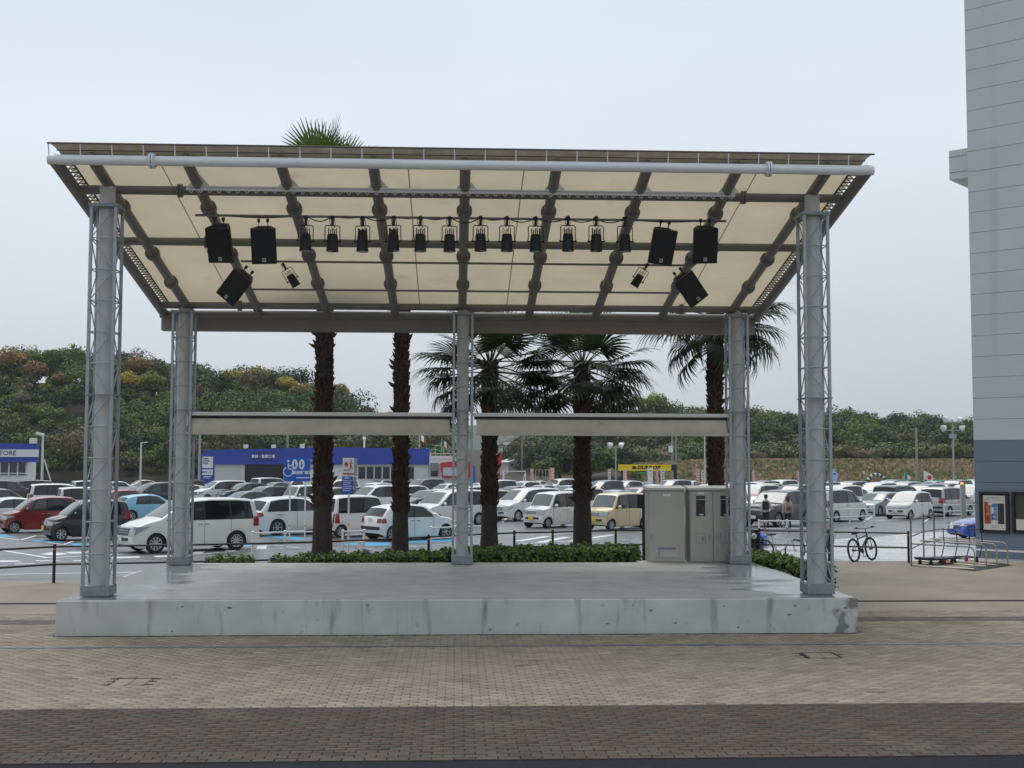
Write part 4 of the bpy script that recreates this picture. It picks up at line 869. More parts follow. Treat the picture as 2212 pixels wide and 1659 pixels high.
# ---------------------------------------------------------------- hedge
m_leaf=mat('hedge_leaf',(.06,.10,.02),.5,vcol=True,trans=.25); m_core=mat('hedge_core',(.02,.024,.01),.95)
def hedge(name,label,pts,dens=520,seed=1,sz=.05):
    """pts: list of (x, y, half depth, z bottom, z top) along the hedge"""
    rg=np.random.default_rng(seed); cen=[];nor=[]
    q=MB()
    for (x0,y0,d0,b0,t0),(x1,y1,d1,b1,t1) in zip(pts[:-1],pts[1:]):
        L_=math.hypot(x1-x0,y1-y0); ux,uy=(x1-x0)/L_,(y1-y0)/L_; nx,ny=-uy,ux; g=.07
        P4=lambda x,y,d,b_,t__:[(x-nx*(d-g),y-ny*(d-g),b_),(x+nx*(d-g),y+ny*(d-g),b_),(x+nx*(d-g),y+ny*(d-g),t__-g),(x-nx*(d-g),y-ny*(d-g),t__-g)]
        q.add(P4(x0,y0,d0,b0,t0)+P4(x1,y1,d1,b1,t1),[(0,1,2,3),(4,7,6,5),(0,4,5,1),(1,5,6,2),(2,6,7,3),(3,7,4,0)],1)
        for area,kind in((L_*(d0+d1),'t'),(L_*(t0-b0),'f'),(L_*(t0-b0)*.5,'b')):
            n_=int(area*dens); u=rg.random(n_); v=rg.random(n_); D=d0+(d1-d0)*u; B_=b0+(b1-b0)*u; T_=t0+(t1-t0)*u; X=x0+(x1-x0)*u; Yy=y0+(y1-y0)*u
            bump=.035*np.sin(X*9+Yy*3)+.03*np.sin(X*23+1)+rg.normal(0,.03,n_)
            if kind=='t': s_=(v*2-1)*D; px,py,pz=X+nx*s_,Yy+ny*s_,T_+bump-.06*(np.abs(s_)/D)**4; nn=np.tile((0,0,1.),(n_,1))
            else: sg=-1 if kind=='f' else 1; px,py,pz=X+nx*sg*(D+bump),Yy+ny*sg*(D+bump),B_+(T_-B_)*v; nn=np.tile((nx*sg,ny*sg,.3),(n_,1))
            cen.append(np.stack([px,py,pz],1)); nor.append(nn)
    c=np.vstack(cen); nn=np.vstack(nor)+rg.normal(0,.55,(len(c),3)); nn/=np.linalg.norm(nn,axis=1,keepdims=True)
    a=np.cross(nn,rg.normal(0,1,(len(c),3))); a/=np.linalg.norm(a,axis=1,keepdims=True); b_=np.cross(nn,a); s1=(sz*rg.uniform(.6,1.3,(len(c),1))); s2=s1*.6
    V=np.stack([c-a*s1,c+b_*s2,c+a*s1,c-b_*s2],1).reshape(-1,3); Q=np.arange(len(V)).reshape(-1,4)
    base=np.array([(.075,.13,.018),(.12,.185,.025),(.045,.09,.016),(.17,.23,.045)])[rg.integers(0,4,len(c))]*rg.uniform(.75,1.25,(len(c),1))
    o=link(name,np_mesh(name,V,Q,m_leaf,base)); tag(o,label,'hedge')
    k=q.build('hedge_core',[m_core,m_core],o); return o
hedge('clipped_hedge','long clipped green hedge behind the stage, under the palms',[(-4.5,30.2,.25,.1,.62),(-3.7,30.2,.4,.1,.69),(-2.5,30.3,.55,.1,.72),(-.2,30.4,.7,.1,.76),(.6,30.6,.8,.1,.83),(3.2,30.8,.9,.1,.85),(4.6,30.7,.8,.1,.87)],seed=1)
hedge('clipped_hedge','low green ground cover patch behind the left end of the stage',[(-6.0,30.1,.2,.1,.63),(-5.6,30.1,.4,.1,.68),(-5.05,30.1,.35,.1,.67),(-4.85,30.1,.2,.1,.61)],seed=2)
hedge('clipped_hedge','clipped green hedge at the right rear corner of the stage',[(7.3,30.8,.55,0,.70),(7.75,29.2,.5,0,.71),(8.0,27.6,.42,0,.72),(8.1,26.9,.35,0,.68)],seed=3)
q=MB(); q.box2((-6.6,29.22,-.1),(7.0,31.6,.28)); q.box2((-3.9,31.6,-.1),(7.0,36.0,.14)); q.build('planting_bed',mat('planting_soil',(.09,.075,.055),.95,var=.3,vs=4,bump=.5))['kind']='structure'
# ---------------------------------------------------------------- woods on the hills
m_crown=mat('tree_foliage',(.05,.07,.025),.75,vcol=True,trans=.06); m_bark=mat('tree_bark',(.07,.055,.04),.9,var=.3,vs=4)
rgf=np.random.default_rng(11)
def crown_tpl(rg,nl=10,per=26,flat=.8):
    C_=[];Nn=[];K=[]
    for l_ in range(nl):
        d=rg.normal(0,1,3); d[2]=abs(d[2])*.9-.25; d/=np.linalg.norm(d); c=d*rg.uniform(.35,.68)*np.array([1,1,flat]); r=rg.uniform(.32,.48)
        n_=rg.normal(0,1,(per,3)); n_[:,2]=np.abs(n_[:,2])*1.1-.35; n_/=np.linalg.norm(n_,axis=1,keepdims=True)
        C_.append(c+n_*r*rg.uniform(.75,1.05,(per,1))); Nn.append(n_); K+= [l_]*per
    return np.vstack(C_),np.vstack(Nn),np.array(K)
TPL=[crown_tpl(rgf,12,38) for _ in range(8)]; TPD=[crown_tpl(rgf,16,60) for _ in range(4)]
def crowns(trees,leaf,tpl=TPL,seed=3,jit=.24):
    """trees: (x,y,z centre,radius,height radius,(r,g,b)) -> one mesh of leaf clumps"""
    rg=np.random.default_rng(seed); Vs=[];Cs=[]
    for x,y,z,r,h,col in trees:
        c,n_,k=tpl[rg.integers(len(tpl))]; th=rg.uniform(0,6.28); M=np.array([[math.cos(th),-math.sin(th),0],[math.sin(th),math.cos(th),0],[0,0,1]])
        p=(c@M.T)*np.array([r,r,h])+np.array([x,y,z]); nn=n_@M.T+rg.normal(0,jit,(len(c),3)); nn/=np.linalg.norm(nn,axis=1,keepdims=True)
        a=np.cross(nn,rg.normal(0,1,(len(c),3))); a/=np.linalg.norm(a,axis=1,keepdims=True)+1e-9; b_=np.cross(nn,a); s1=leaf*rg.uniform(.55,1.25,(len(c),1)); s2=s1*rg.uniform(.5,.9,(len(c),1))
        Vs.append(np.stack([p-a*s1-b_*s2*.3,p+b_*s2,p+a*s1-b_*s2*.2,p-b_*s2],1).reshape(-1,3))
        lv=rg.uniform(.72,1.3,k.max()+1); Cs.append(np.array(col)[None]*lv[k][:,None]*rg.uniform(.87,1.13,(len(c),1)))
    V=np.vstack(Vs); return V,np.arange(len(V)).reshape(-1,4),np.vstack(Cs)
def forest(name,label,trees,leaf,seed):
    V,Q,c=crowns(trees,leaf,seed=seed); o=link(name,np_mesh(name,V,Q,m_crown,c)); o['kind']='stuff'; tag(o,label,'woodland'); return o
# single trees that stand out by their autumn colour
def hill_hit(px,py,up=2.2):
    for i in range(400):
        Y_=166+i*.5; p=at(px,py,Y=Y_)
        if p.z<gz(p.x,p.y)+up: return p
    return at(px,py,Y=235)
AUT=[]; r=random.Random(4); k=0
for px,py,R0,col,lb in((22,815,3.5,(.36,.22,.06),'large rusty orange tree on the skyline at the far left'),(75,824,2.4,(.32,.20,.07),'small rusty orange tree on the slope right of the large orange one'),(133,836,1.9,(.27,.16,.07),'round brown tree on the left slope'),
  (303,814,3.1,(.33,.20,.07),'rusty tree on the skyline between the left columns'),(274,846,2.3,(.50,.38,.04),'bright yellow tree beside the left front column'),(330,850,2.6,(.22,.25,.04),'yellow green tree between the left columns'),
  (505,830,2.2,(.44,.37,.05),'yellow tree on the ridge right of the left rear column'),(560,830,2.6,(.38,.34,.06),'wide yellow tree on the ridge above the left awning'),(615,848,2.2,(.48,.40,.05),'bright yellow tree on the ridge left of the first palm'),(652,862,2.2,(.40,.27,.06),'rusty yellow tree touching the first palm trunk'),
  (735,862,1.9,(.36,.33,.06),'small yellow tree on the ridge right of the first palm'),(1420,888,2.6,(.24,.29,.05),'light green tree on the skyline above the right awning'),(1380,890,2.2,(.26,.30,.06),'pale green tree on the skyline right of the fourth palm')):
    p=hill_hit(px,py); AUT.append((p.x,p.y,R0)); t_=thing('autumn_tree',lb,'tree',(p.x,p.y,gz(p.x,p.y)),0,'trees in autumn colour on the hills'); R0*=1.15; h=max(p.z-gz(p.x,p.y),R0*.9)+1.3
    V,Q,c=crowns([(0,0,h,R0,R0*.9,tuple(q*.72 for q in col))]+[(r.uniform(-.7,.7)*R0,r.uniform(-.4,.4)*R0,h-R0*.35,R0*.6,R0*.5,(.06,.085,.025))],.26,TPD,seed=30+k); link('crown',np_mesh('crown',V,Q,m_crown,c),t_)
    q=MB(); q.tube([(0,0,-.3),(.1,.05,h*.5),(-.05,0,h)],[.22,.17,.08],7); q.tube([(.1,.05,h*.5),(R0*.4,.1,h+.2)],[.1,.04],5); q.tube([(.05,.05,h*.6),(-R0*.4,.2,h+.1)],[.1,.04],5); q.build('trunk',m_bark,t_); k+=1
def free(X,Y_,R0): return not any(abs(X-a[0])<a[2]*.8+R0*.75 and a[1]-13<Y_<a[1]+2 for a in AUT)
r=random.Random(21); GR=[(.031,.063,.018),(.044,.080,.019),(.075,.120,.021),(.021,.047,.019),(.112,.152,.027),(.058,.078,.022)]
BR=[(.125,.105,.068),(.115,.092,.060),(.10,.098,.050)]; YE=[(.23,.17,.035),(.20,.16,.045),(.19,.12,.045)]
tl=[]; y=169
while y<260:
    x=-128
    while x<-2:
        X=x+r.uniform(-1.2,1.2); Y_=y+r.uniform(-1.1,1.1); h=hill_left(X,Y_)
        if h>.6 or (X<8 and y<176):
            u=h/20; v=r.random(); nzv=math.sin(X*.11+Y_*.07)+math.sin(X*.05-Y_*.13)
            col=r.choice(BR) if (v<.42-.42*u and nzv>-.3) or v<.03 else (r.choice(GR[2:5]) if nzv>.5 and v<.75 else r.choice(GR))
            R0=r.choice((1.5,2.0,2.5,3.1,3.6))*r.uniform(.9,1.1); fr=free(X,Y_,2.0); R0=R0 if fr else 1.9; tl.append((X,Y_,gz(X,Y_)+R0*.6+.2+(r.choice((0,.5,1.2,2.2,3.2)) if fr else .4),R0,R0*r.uniform(.8,1.15),col))
        x+=3.2
    y+=3.1
forest('hillside_wood','dense mixed evergreen wood covering the ridge on the left',tl,.235,5)
tr=[]; y=226
while y<326:
    x=8
    while x<190:
        X=x+r.uniform(-1.5,1.5); Y_=y+r.uniform(-1.4,1.4); h=hill_right(X,Y_)
        if h>.8 and not(X>30 and Y_<234):
            u=min(1,h/12.5); v=r.random(); nzv=math.sin(X*.09+Y_*.06)+math.sin(X*.04-Y_*.1)
            col=r.choice([(.17,.18,.055),(.19,.165,.062),(.14,.165,.05)]) if (u>.8 and v<.6) else (r.choice(BR) if v<.10 else r.choice(GR))
            R0=r.choice((1.8,2.4,3.0,3.6,4.2))*r.uniform(.9,1.1); R0=R0 if free(X,Y_,2.4) else 1.8; tr.append((X,Y_,gz(X,Y_)+R0*.6+.2+r.choice((0,.5,1.2,2.0,3.0)),R0,R0*r.uniform(.8,1.1),col))
        x+=3.7
    y+=3.7
forest('hillside_wood','dense green and brown wood covering the low ridge on the right',tr,.30,6)
# dark thicket in the middle and bushes at the foot of the right-hand wood
tm=[]
for _ in range(60):
    px=r.uniform(1175,1345); Y_=r.uniform(172,205); p=at(px,1000,Y=Y_); R0=r.uniform(1.6,2.9); tp=3+(997-(948+ max(0,(1215-px))*.55+r.uniform(0,34)))*Y_/2647
    tm.append((p.x,Y_,max(R0*.6,tp-R0),R0,R0,r.choice(GR[:4])))
for _ in range(46):
    px=r.uniform(885,985); Y_=r.uniform(166,180); p=at(px,1000,Y=Y_); R0=r.uniform(1.0,1.8); tm.append((p.x,Y_,r.uniform(.5,4.6-(px-885)*.012),R0,R0*1.5,r.choice([(.12,.15,.055),(.14,.17,.06),(.09,.12,.05)])))
forest('roadside_thicket','dark green thicket behind the parked cars in the middle distance',tm,.26,8)
tb=[]
for _ in range(150):
    px=r.uniform(1330,2110); Y_=r.uniform(214,230); p=at(px,1000,Y=Y_); R0=r.uniform(1.6,3.2); tb.append((p.x,Y_,gz(p.x,Y_)+R0*.7,R0,R0*.9,r.choice([(.12,.14,.05),(.10,.13,.05),(.15,.125,.06),(.075,.105,.04)])))
forest('bank_bushes','olive bushes along the top of the dry grassy bank',tb,.3,9)
# dry grass on the bank
n_=26000; rg=np.random.default_rng(9); X=rg.uniform(28,150,n_); Yg=rg.uniform(176,232,n_); Z=np.array([gz(a,b_) for a,b_ in zip(X,Yg)])
hh=rg.uniform(.5,1.3,n_); w_=rg.uniform(.25,.55,n_); th=rg.uniform(0,3.14,n_); lean=rg.normal(0,.25,(n_,2))
c=np.stack([X,Yg,Z],1); a=np.stack([np.cos(th)*w_,np.sin(th)*w_,0*th],1); t_=np.stack([lean[:,0],lean[:,1],hh],1)
V=np.stack([c-a,c+a,c+a*.5+t_,c-a*.6+t_],1).reshape(-1,3)
pal=np.array([(.40,.30,.165),(.33,.255,.15),(.45,.335,.19),(.24,.22,.105),(.18,.195,.08)]); wn=.5+.5*np.sin(X*.12+1.5*np.sin(Yg*.2)); pi=np.where(rg.random(n_)<.30+.45*wn*(Z<4.4),rg.integers(3,5,n_),rg.integers(0,3,n_))
o=link('dry_grass',np_mesh('dry_grass',V,np.arange(len(V)).reshape(-1,4),m_crown,pal[pi]*rg.uniform(.8,1.2,(n_,1)))); o['kind']='stuff'; tag(o,'tan dry grass covering the bank below the right-hand wood','grass')
# ---------------------------------------------------------------- panel-clad building on the right
m_pan=mat('light_grey_panel',(.53,.55,.555),.5,.0,var=.05,vs=.35,coords='Position',dirt=((.44,.46,.465),1.1,.56,.06)); m_pan2=mat('blue_grey_panel',(.155,.20,.245),.5,var=.06,vs=.8)
m_dark=mat('joint_dark',(.03,.032,.035),.8); m_wht=mat('white_paint',(.74,.74,.73),.45,var=.03,vs=1); m_blu=mat('store_blue',(.018,.06,.36),.45,var=.06,vs=.3); m_sgn=mat('sign_blue',(.012,.10,.50),.4); m_dbl=mat('deep_blue',(.012,.03,.22),.4)
m_grey=mat('mid_grey',(.28,.29,.30),.6,var=.06,vs=1); m_blk=mat('matt_black',(.012,.012,.013),.5); m_win=mat('window_dark',(.02,.025,.03),.08,spec=.7)
CO=at(2108,1196,z=0); TH=math.atan2(-.69,.72); dv=Vector((math.cos(TH),math.sin(TH),0)); nv=Vector((math.sin(TH),-math.cos(TH),0))
def face(px,py):
    v=at(px,py,Y=10)-Vector((0,0,3)); t=nv.dot(Vector((CO.x,CO.y,0)))/nv.dot(Vector((v.x,v.y,0))); p=Vector((0,0,3))+v*t
    return (p-Vector((CO.x,CO.y,0))).dot(dv), p.z
mall=thing('panel_building','tall building clad in light grey panels over a blue grey base, at the right edge','building',(CO.x,CO.y,0),TH)
q=MB(); q.box2((.02,.03,-.4),(14,16,21)); q.build('core_wall',m_dark,mall)
q=MB(); q.box2((0,.03,3.74),(.02,16,21.1)); q.build('side_wall',m_pan,mall); q=MB(); q.box2((0,.03,-.4),(.02,16,3.73)); q.build('side_wall',m_pan2,mall)
PH2=.692; lv=[3.73+PH2*k for k in range(26)]; lo=[3.73-PH2*k for k in range(6)]
def panel_me(w,h,m):
    q=MB(); g=.0045; q.add([(g,.03,g),(w-g,.03,g),(w-g,.03,h-g),(g,.03,h-g),(g,.004,g),(w-g,.004,g),(w-g,.004,h-g),(g,.004,h-g),(g+.008,-.004,g+.008),(w-g-.008,-.004,g+.008),(w-g-.008,-.004,h-g-.008),(g+.008,-.004,h-g-.008)],[(0,1,5,4),(1,2,6,5),(2,3,7,6),(3,0,4,7),(4,5,9,8),(5,6,10,9),(6,7,11,10),(7,4,8,11),(8,9,10,11)]); return q.mesh('wall_panel',m)
p1=panel_me(3.6,PH2,m_pan); p2=panel_me(3.6,PH2,m_pan2)
for k in range(25):
    for i in range(2): link('wall_panel',p1,mall,(i*3.6,0,lv[k]))
for k in range(1,6):
    for i in range(2): link('wall_panel',p2,mall,(i*3.6,0,lo[k]))
q=MB(); q.box2((-.01,-.03,.11),(8,-.005,.17)); q.build('base_trim',m_wht,mall); q=MB(); q.box2((0,-.003,-.3),(8,.02,.27)); q.build('plinth',m_pan2,mall)
q=MB(); q.box2((-.72,.25,12.62),(.0,3.2,13.62)); bx=q.build('wall_box',m_pan,mall)
for zz in(12.85,13.39):
    q=MB(); q.box2((-.726,.244,zz),(0,.26,zz+.012)); q.build('panel_joint',m_dark,bx)
# poster cases on its wall
m_crm=mat('poster_paper',(.62,.58,.48),.5); pcol_=[mat('poster_red',(.30,.05,.02),.4,var=.3,vs=6),mat('poster_blue',(.03,.16,.40),.4,var=.2,vs=5),mat('poster_charcoal',(.03,.03,.035),.4,var=.3,vs=6)]
def poster(px0,py0,px1,py1,label,fill):
    s0,_=face(px0,py0); s1,_=face(px1,py0); _,z1=face(px0,py0); _,z0=face(px0,py1)
    t_=thing('poster_case',label,'poster case',tuple(Vector((CO.x,CO.y,z0))+dv*s0),TH,'poster cases on the building'); w_,h_=s1-s0,z1-z0
    q=MB(); f=.075
    q.box2((0,-.11,0),(f,-.01,h_)); q.box2((w_-f,-.11,0),(w_,-.01,h_)); q.box2((f,-.11,0),(w_-f,-.01,f)); q.box2((f,-.11,h_-f),(w_-f,-.01,h_)); q.box2((f,-.05,f),(w_-f,-.01,h_-f)); q.build('frame',m_blk,t_)
    q=MB(); q.box2((f+.04,-.062,f+.04),(w_-f-.04,-.052,h_-f-.04)); pp=q.build('poster',m_crm if fill==0 else mat('poster_olive',(.055,.06,.035),.4,var=.2,vs=4),t_)
    if fill==0:
        x0,x1,zb,zt_=f+.07,w_-f-.07,f+.24,h_-f-.30; cw=(x1-x0)/3
        for i in range(3):
            q=MB(); q.box2((x0+i*cw+.008,-.068,zb+(.12 if i==1 else 0)),(x0+(i+1)*cw-.008,-.0625,zt_-(.0 if i else -.05))); c_=q.build('picture',pcol_[i],pp)
        text('麺',.24,m_wht,pp,(x0+cw*1.5,-.070,zb+.62*(zt_-zb)),depth=.001,bold=.004); text('麺',.2,mat('print_dark',(.20,.03,.015),.5),pp,(x0+cw*.5,-.070,zb+.6*(zt_-zb)),depth=.001,bold=.004)
        q=MB(); q.ball((x0+cw*.55,-.066,zb+.62*(zt_-zb)),(.11,.004,.17),12,8); q.build('picture',mat('poster_orange',(.50,.16,.05),.4),pp)
        q=MB(); q.ball((x0+cw*1.6,-.066,zb+.22),(.09,.004,.06),10,6); q.build('picture',mat('poster_peach',(.5,.28,.2),.4),pp)
        q=MB(); q.box2((x0+cw*.62,-.072,zt_-.06),(x0+cw*1.25,-.0695,zt_+.12)); q.build('picture',m_crm,pp)
        q=MB()
        for k in range(3): q.box2((x0+.02+.06*k,-.066,zt_+.10+.045*k),(x1-.08*k-.02,-.0625,zt_+.115+.045*k))
        for k in range(2): q.box2((x0+.2,-.066,zb-.07-.05*k),(x1-.2,-.0625,zb-.055-.05*k))
        q.build('print_line',m_grey,pp)['kind']='stuff'
    else:
        q=MB(); q.box2((f+.04,-.066,f+.04),(w_-f-.04,-.0625,f+.32*h_*.9)); q.build('picture',m_crm,pp); q=MB(); q.box2((w_*.62,-.066,h_*.55),(w_*.85,-.0625,h_*.78)); q.build('picture',m_wht,pp)
        q=MB(); q.box2((w_*.55,-.070,h_*.2),(w_*.75,-.0665,h_*.23)); q.build('picture',m_red,pp)
poster(2117,1062,2180,1151,'black framed poster case with red, blue and charcoal noodle pictures',0); poster(2187,1062,2262,1152,'black framed poster case with an olive poster, cut by the right edge',1)
# ---------------------------------------------------------------- grey cabinets
m_cab=mat('cabinet_paint',(.40,.39,.345),.5,var=.05,vs=1.2,dirt=((.22,.21,.18),2.5,.68,.4)); m_cabt=mat('cabinet_roof',(.46,.455,.42),.5,var=.06,vs=2); m_meter=mat('meter_window',(.035,.04,.042),.12)
YC=29.24; zc=.60
def cab(px0,px1,label,doors):
    a=at(px0,1200,Y=YC).x; b=at(px1,1200,Y=YC).x; w_=b-a; H=2.32-zc; t_=thing('electric_cabinet',label,'cabinet',(a,YC,zc),0,'grey cabinets at the back of the stage')
    q=MB(); q.box2((0,.02,-.6),(w_,.62,H)); q.build('housing',m_cab,t_)
    q=MB(); q.add([(-.03,-.05,H),(w_+.03,-.05,H),(w_+.03,.66,H),(-.03,.66,H),(-.03,-.05,H+.05),(w_+.03,-.05,H+.05),(w_+.03,.66,H+.10),(-.03,.66,H+.10)],[(0,3,2,1),(4,5,6,7),(0,1,5,4),(1,2,6,5),(2,3,7,6),(3,0,4,7)]); q.build('roof',m_cabt,t_)
    n_=len(doors)
    for i,kind in enumerate(doors):
        x0,x1=w_*i/n_+.012,w_*(i+1)/n_-.012
        q=MB(); q.box2((x0,-.012,.03),(x1,.018,H-.03)); d=q.build('door',m_cab,t_)
        hx_=x0+.07 if (kind=='a' or i==1) else x1-.07
        q=MB(); q.box((hx_,-.028,.62 if kind=='a' else .62),(.035,.03,.11)); q.box((hx_,-.045,.60),(.018,.03,.14)); q.build('handle',m_galv,d)
        if kind=='a':
            q=MB(); q.box2((.17,-.02,.14),(w_-.17,-.0125,.37)); q.box2((.16,-.0285,.13),(w_-.16,-.0205,.14)); q.box2((.16,-.0285,.37),(w_-.16,-.0205,.38)); q.build('hatch',m_cabt,d)
            q=MB(); q.box((.24,-.04,.22),(.03,.03,.1)); q.box((w_*.5,-.03,.335),(w_-.44,.008,.06)); q.build('latch',m_gal2,d)
            q=MB(); q.box((w_*.5,-.016,H-.12),(.19,.006,.045)); q.build('name_plate',m_wht,d)
        else:
            wc=(x0+x1)/2-(.02 if i==0 else -.02)
            q=MB(); q.box2((wc-.11,-.018,H-.62),(wc+.11,-.0125,H-.13)); wn_=q.build('meter_window',m_meter,d)
            q=MB(); q.box2((wc-.085,-.0245,H-.34),(wc-.015,-.0185,H-.24)); q.box2((wc+.01,-.0245,H-.34),(wc+.085,-.0245+.006,H-.24)); q.box2((wc-.085,-.0245,H-.52),(wc+.0,-.0185,H-.40)); q.build('meter',m_blk,d)
            q=MB(); q.box2((wc-.03,-.0245,H-.595),(wc+.06,-.0185,H-.565)); q.box2((wc-.10,-.0245,H-.225),(wc+.1,-.0185,H-.215)); q.build('meter_label',m_wht,d)
            q=MB()
            for a_,b_,c_,e_ in((-.12,-.12,.44,.70),(.11,.11,.44,.70)): q.box2((wc+a_,-.0185,c_),(wc+a_+.01,-.0125,e_))
            q.box2((wc-.11,-.0185,.44),(wc+.11,-.0125,.45)); q.box2((wc-.11,-.0185,.69),(wc+.11,-.0125,.70)); q.build('hatch_frame',m_gal2,d)
            q=MB(); q.box((wc+.05,-.03,.57),(.03,.035,.09)); q.build('latch',m_gal2,d)
            if i==0:
                q=MB(); q.box((wc,-.016,H-.07),(.18,.006,.04)); q.build('name_plate',m_wht,d)
cab(1402,1480,'grey single door cabinet with a low hatch, left of the pair','a'); cab(1491,1590,'grey double door cabinet with dark meter windows, beside the right rear column','bb')
q=MB(); q.box2((4.4,29.22,0),(7.0,29.95,.595)); q.build('cabinet_plinth',m_conc)['kind']='structure'
# ---------------------------------------------------------------- stores beyond the car park
def wall_thing(name,label,cat,px0,px1,Y_): a=at(px0,1000,Y=Y_); b=at(px1,1000,Y=Y_); return thing(name,label,cat,(a.x,Y_,lotz(Y_)),0),b.x-a.x
def zz(py,Y_,px=900): return at(px,py,Y=Y_).z-lotz(Y_)
YS=142; st_,W_=wall_thing('workshop_store','long white store with a broad blue fascia behind the parked cars','store',440,926,YS)
sx=lambda px,Y_=YS,o=440: at(px,1000,Y=Y_).x-at(o,1000,Y=Y_).x
zt_,zb_=zz(968,YS,700),zz(1003,YS,700)
q=MB(); q.box2((0,.4,-.2),(W_,14,zb_)); q.box2((0,.4,zb_),(W_,14,zt_-.3)); q.build('wall',m_wht,st_)
q=MB(); q.add([(-.1,0,zb_),(W_*.5,-.0,zb_),(W_+.1,0,zb_),(W_+.1,0,zz(969.5,YS,920)),(W_*.55,0,zz(966,YS,700)),(-.1,0,zz(972.5,YS,440)),(-.1,.6,zb_),(W_*.5,.6,zb_),(W_+.1,.6,zb_),(W_+.1,.6,zz(969.5,YS,920)),(W_*.55,.6,zz(966,YS,700)),(-.1,.6,zz(972.5,YS,440))],[(0,1,2,3,4,5),(11,10,9,8,7,6),(5,4,10,11),(4,3,9,10),(0,6,7,1),(1,7,8,2),(2,8,9,3),(0,5,11,6)]); q.build('fascia',m_blu,st_)
q=MB(); q.box2((sx(528),.25,-.2),(sx(612),.5,zb_-.05)); q.build('workshop_opening',m_blk,st_)
q=MB(); q.box2((sx(463),.33,-.2),(sx(521),.45,zb_-.1)); q.build('roller_shutter',mat('shutter_grey',(.55,.56,.57),.5),st_)
for px in(545,):
    q=MB(); q.box2((sx(545),-.06,zz(997,YS)),(sx(592),-.002,zz(977,YS))); sb=q.build('sign_board',m_dbl,st_); text('車検・整備工場',.42,m_wht,sb,((sx(545)+sx(592))/2,-.066,(zz(997,YS)+zz(977,YS))/2),bold=.01,sx=.9)
xw=774
while xw<880:
    q=MB(); q.box2((sx(xw),.28,zz(1034,YS)),(sx(xw+15.5),.42,zz(1008.5,YS))); f_=q.build('window',m_win,st_); q=MB(); q.box2((sx(xw+15.5),.2,zz(1036,YS)),(sx(xw+17.5),.42,zz(1007,YS))); q.build('frame',m_wht,f_); xw+=17.5
for px in(528,588,650):
    q=MB(); q.cyl((sx(px),.3,zz(970,YS)),(sx(px),.1,zz(964,YS)),.05,n=6); q.box((sx(px)+.15,-.1,zz(965,YS)),(.5,.35,.4)); q.build('floodlight',m_wht,st_)
YT=122; tw=thing('sign_tower','blue sign tower with two white panels left of the workshop','sign',(at(429,1000,Y=YT).x,YT,lotz(YT))); tx=lambda px:at(px,1000,Y=YT).x-at(429,1000,Y=YT).x
q=MB(); q.box2((0,0,-.2),(tx(462),.5,zz(983,YT,440))); q.build('board',m_blu,tw)
q=MB(); q.box2((tx(437),-.05,zz(1011,YT,440)),(tx(460),-.002,zz(986.5,YT,440))); a_=q.build('panel',m_wht,tw)
for k in range(3):
    q=MB(); zk=zz(990.5+5*k,YT,440); q.box2((tx(439),-.06,zk-.09),(tx(450+4*(k%2)),-.052,zk+.09)); q.build('print_line',m_grey,a_)
q=MB(); q.box2((tx(437),-.05,zz(1026,YT,440)),(tx(460),-.002,zz(1014,YT,440))); a_=q.build('panel',m_wht,tw); text('車検センター',.2,m_dbl,a_,((tx(437)+tx(460))/2,-.055,zz(1020,YT,440)),bold=.006)
q=MB(); q.box2((tx(440),-.02,zz(1030,YT,440)),(tx(457),-.002,zz(1028.5,YT,440))); q.box2((tx(440),-.02,zz(1033,YT,440)),(tx(455),-.002,zz(1031.8,YT,440))); q.build('print_line',m_wht,tw)
YL=120; ls,WL=wall_thing('corner_store','blue and white store front with STORE lettering at the left edge','store',-90,78,YL); lx_=lambda px:at(px,1000,Y=YL).x-at(-90,1000,Y=YL).x; lz=lambda py:zz(py,YL,40)
q=MB(); q.box2((0,0,lz(998)),(WL,.8,lz(958))); q.build('fascia',m_blu,ls); q=MB(); q.box2((0,-.12,lz(987)),(lx_(83),-.002,lz(971))); wb=q.build('name_band',m_wht,ls); text('STORE',.62,m_dbl,wb,(lx_(-9),-.126,lz(979)),bold=.012,align='LEFT',sx=1.05)
q=MB(); q.box2((0,.6,-.2),(lx_(55),3,lz(998))); q.build('wall',m_wht,ls)
for i in range(6):
    q=MB(); x0=lx_(-60+19*i); q.box2((x0,.5,lz(1026)),(x0+lx_(17)-lx_(0)-.05,.59,lz(1000))); g_=q.build('window',m_win,ls); q=MB(); q.box2((x0-.06,.44,lz(1030)),(x0+.04,.58,lz(999))); q.build('frame',m_wht,g_)
q=MB(); q.box2((lx_(-60),.4,lz(1023.5)),(lx_(55),.5,lz(1021.5))); q.build('transom',m_wht,ls); q=MB(); q.box((lx_(69),.2,lz(953)),(.6,.4,.6)); q.cyl((lx_(69),.3,lz(958)),(lx_(69),.3,lz(954)),.06,n=6); q.build('floodlight',m_wht,ls)
YR=136; rs_,WR=wall_thing('red_shop','white and red shop with a rooftop terrace right of the blue store','shop',927,1085,YR); ox=lambda px:at(px,1000,Y=YR).x-at(927,1000,Y=YR).x; oz=lambda py:zz(py,YR,1000); m_rd=mat('shop_red',(.52,.02,.025),.45)
q=MB(); q.box2((0,1,-.2),(ox(1018),10,oz(991))); q.build('wall',m_wht,rs_); q=MB()
q.box2((0,.9,oz(980)),(ox(985),1.0,oz(979))); q.box2((0,.9,oz(991)),(ox(985),1.0,oz(985)))
for k in range(6): q.box2((ox(928+11*k),.9,oz(986)),(ox(929+11*k),1.0,oz(979)))
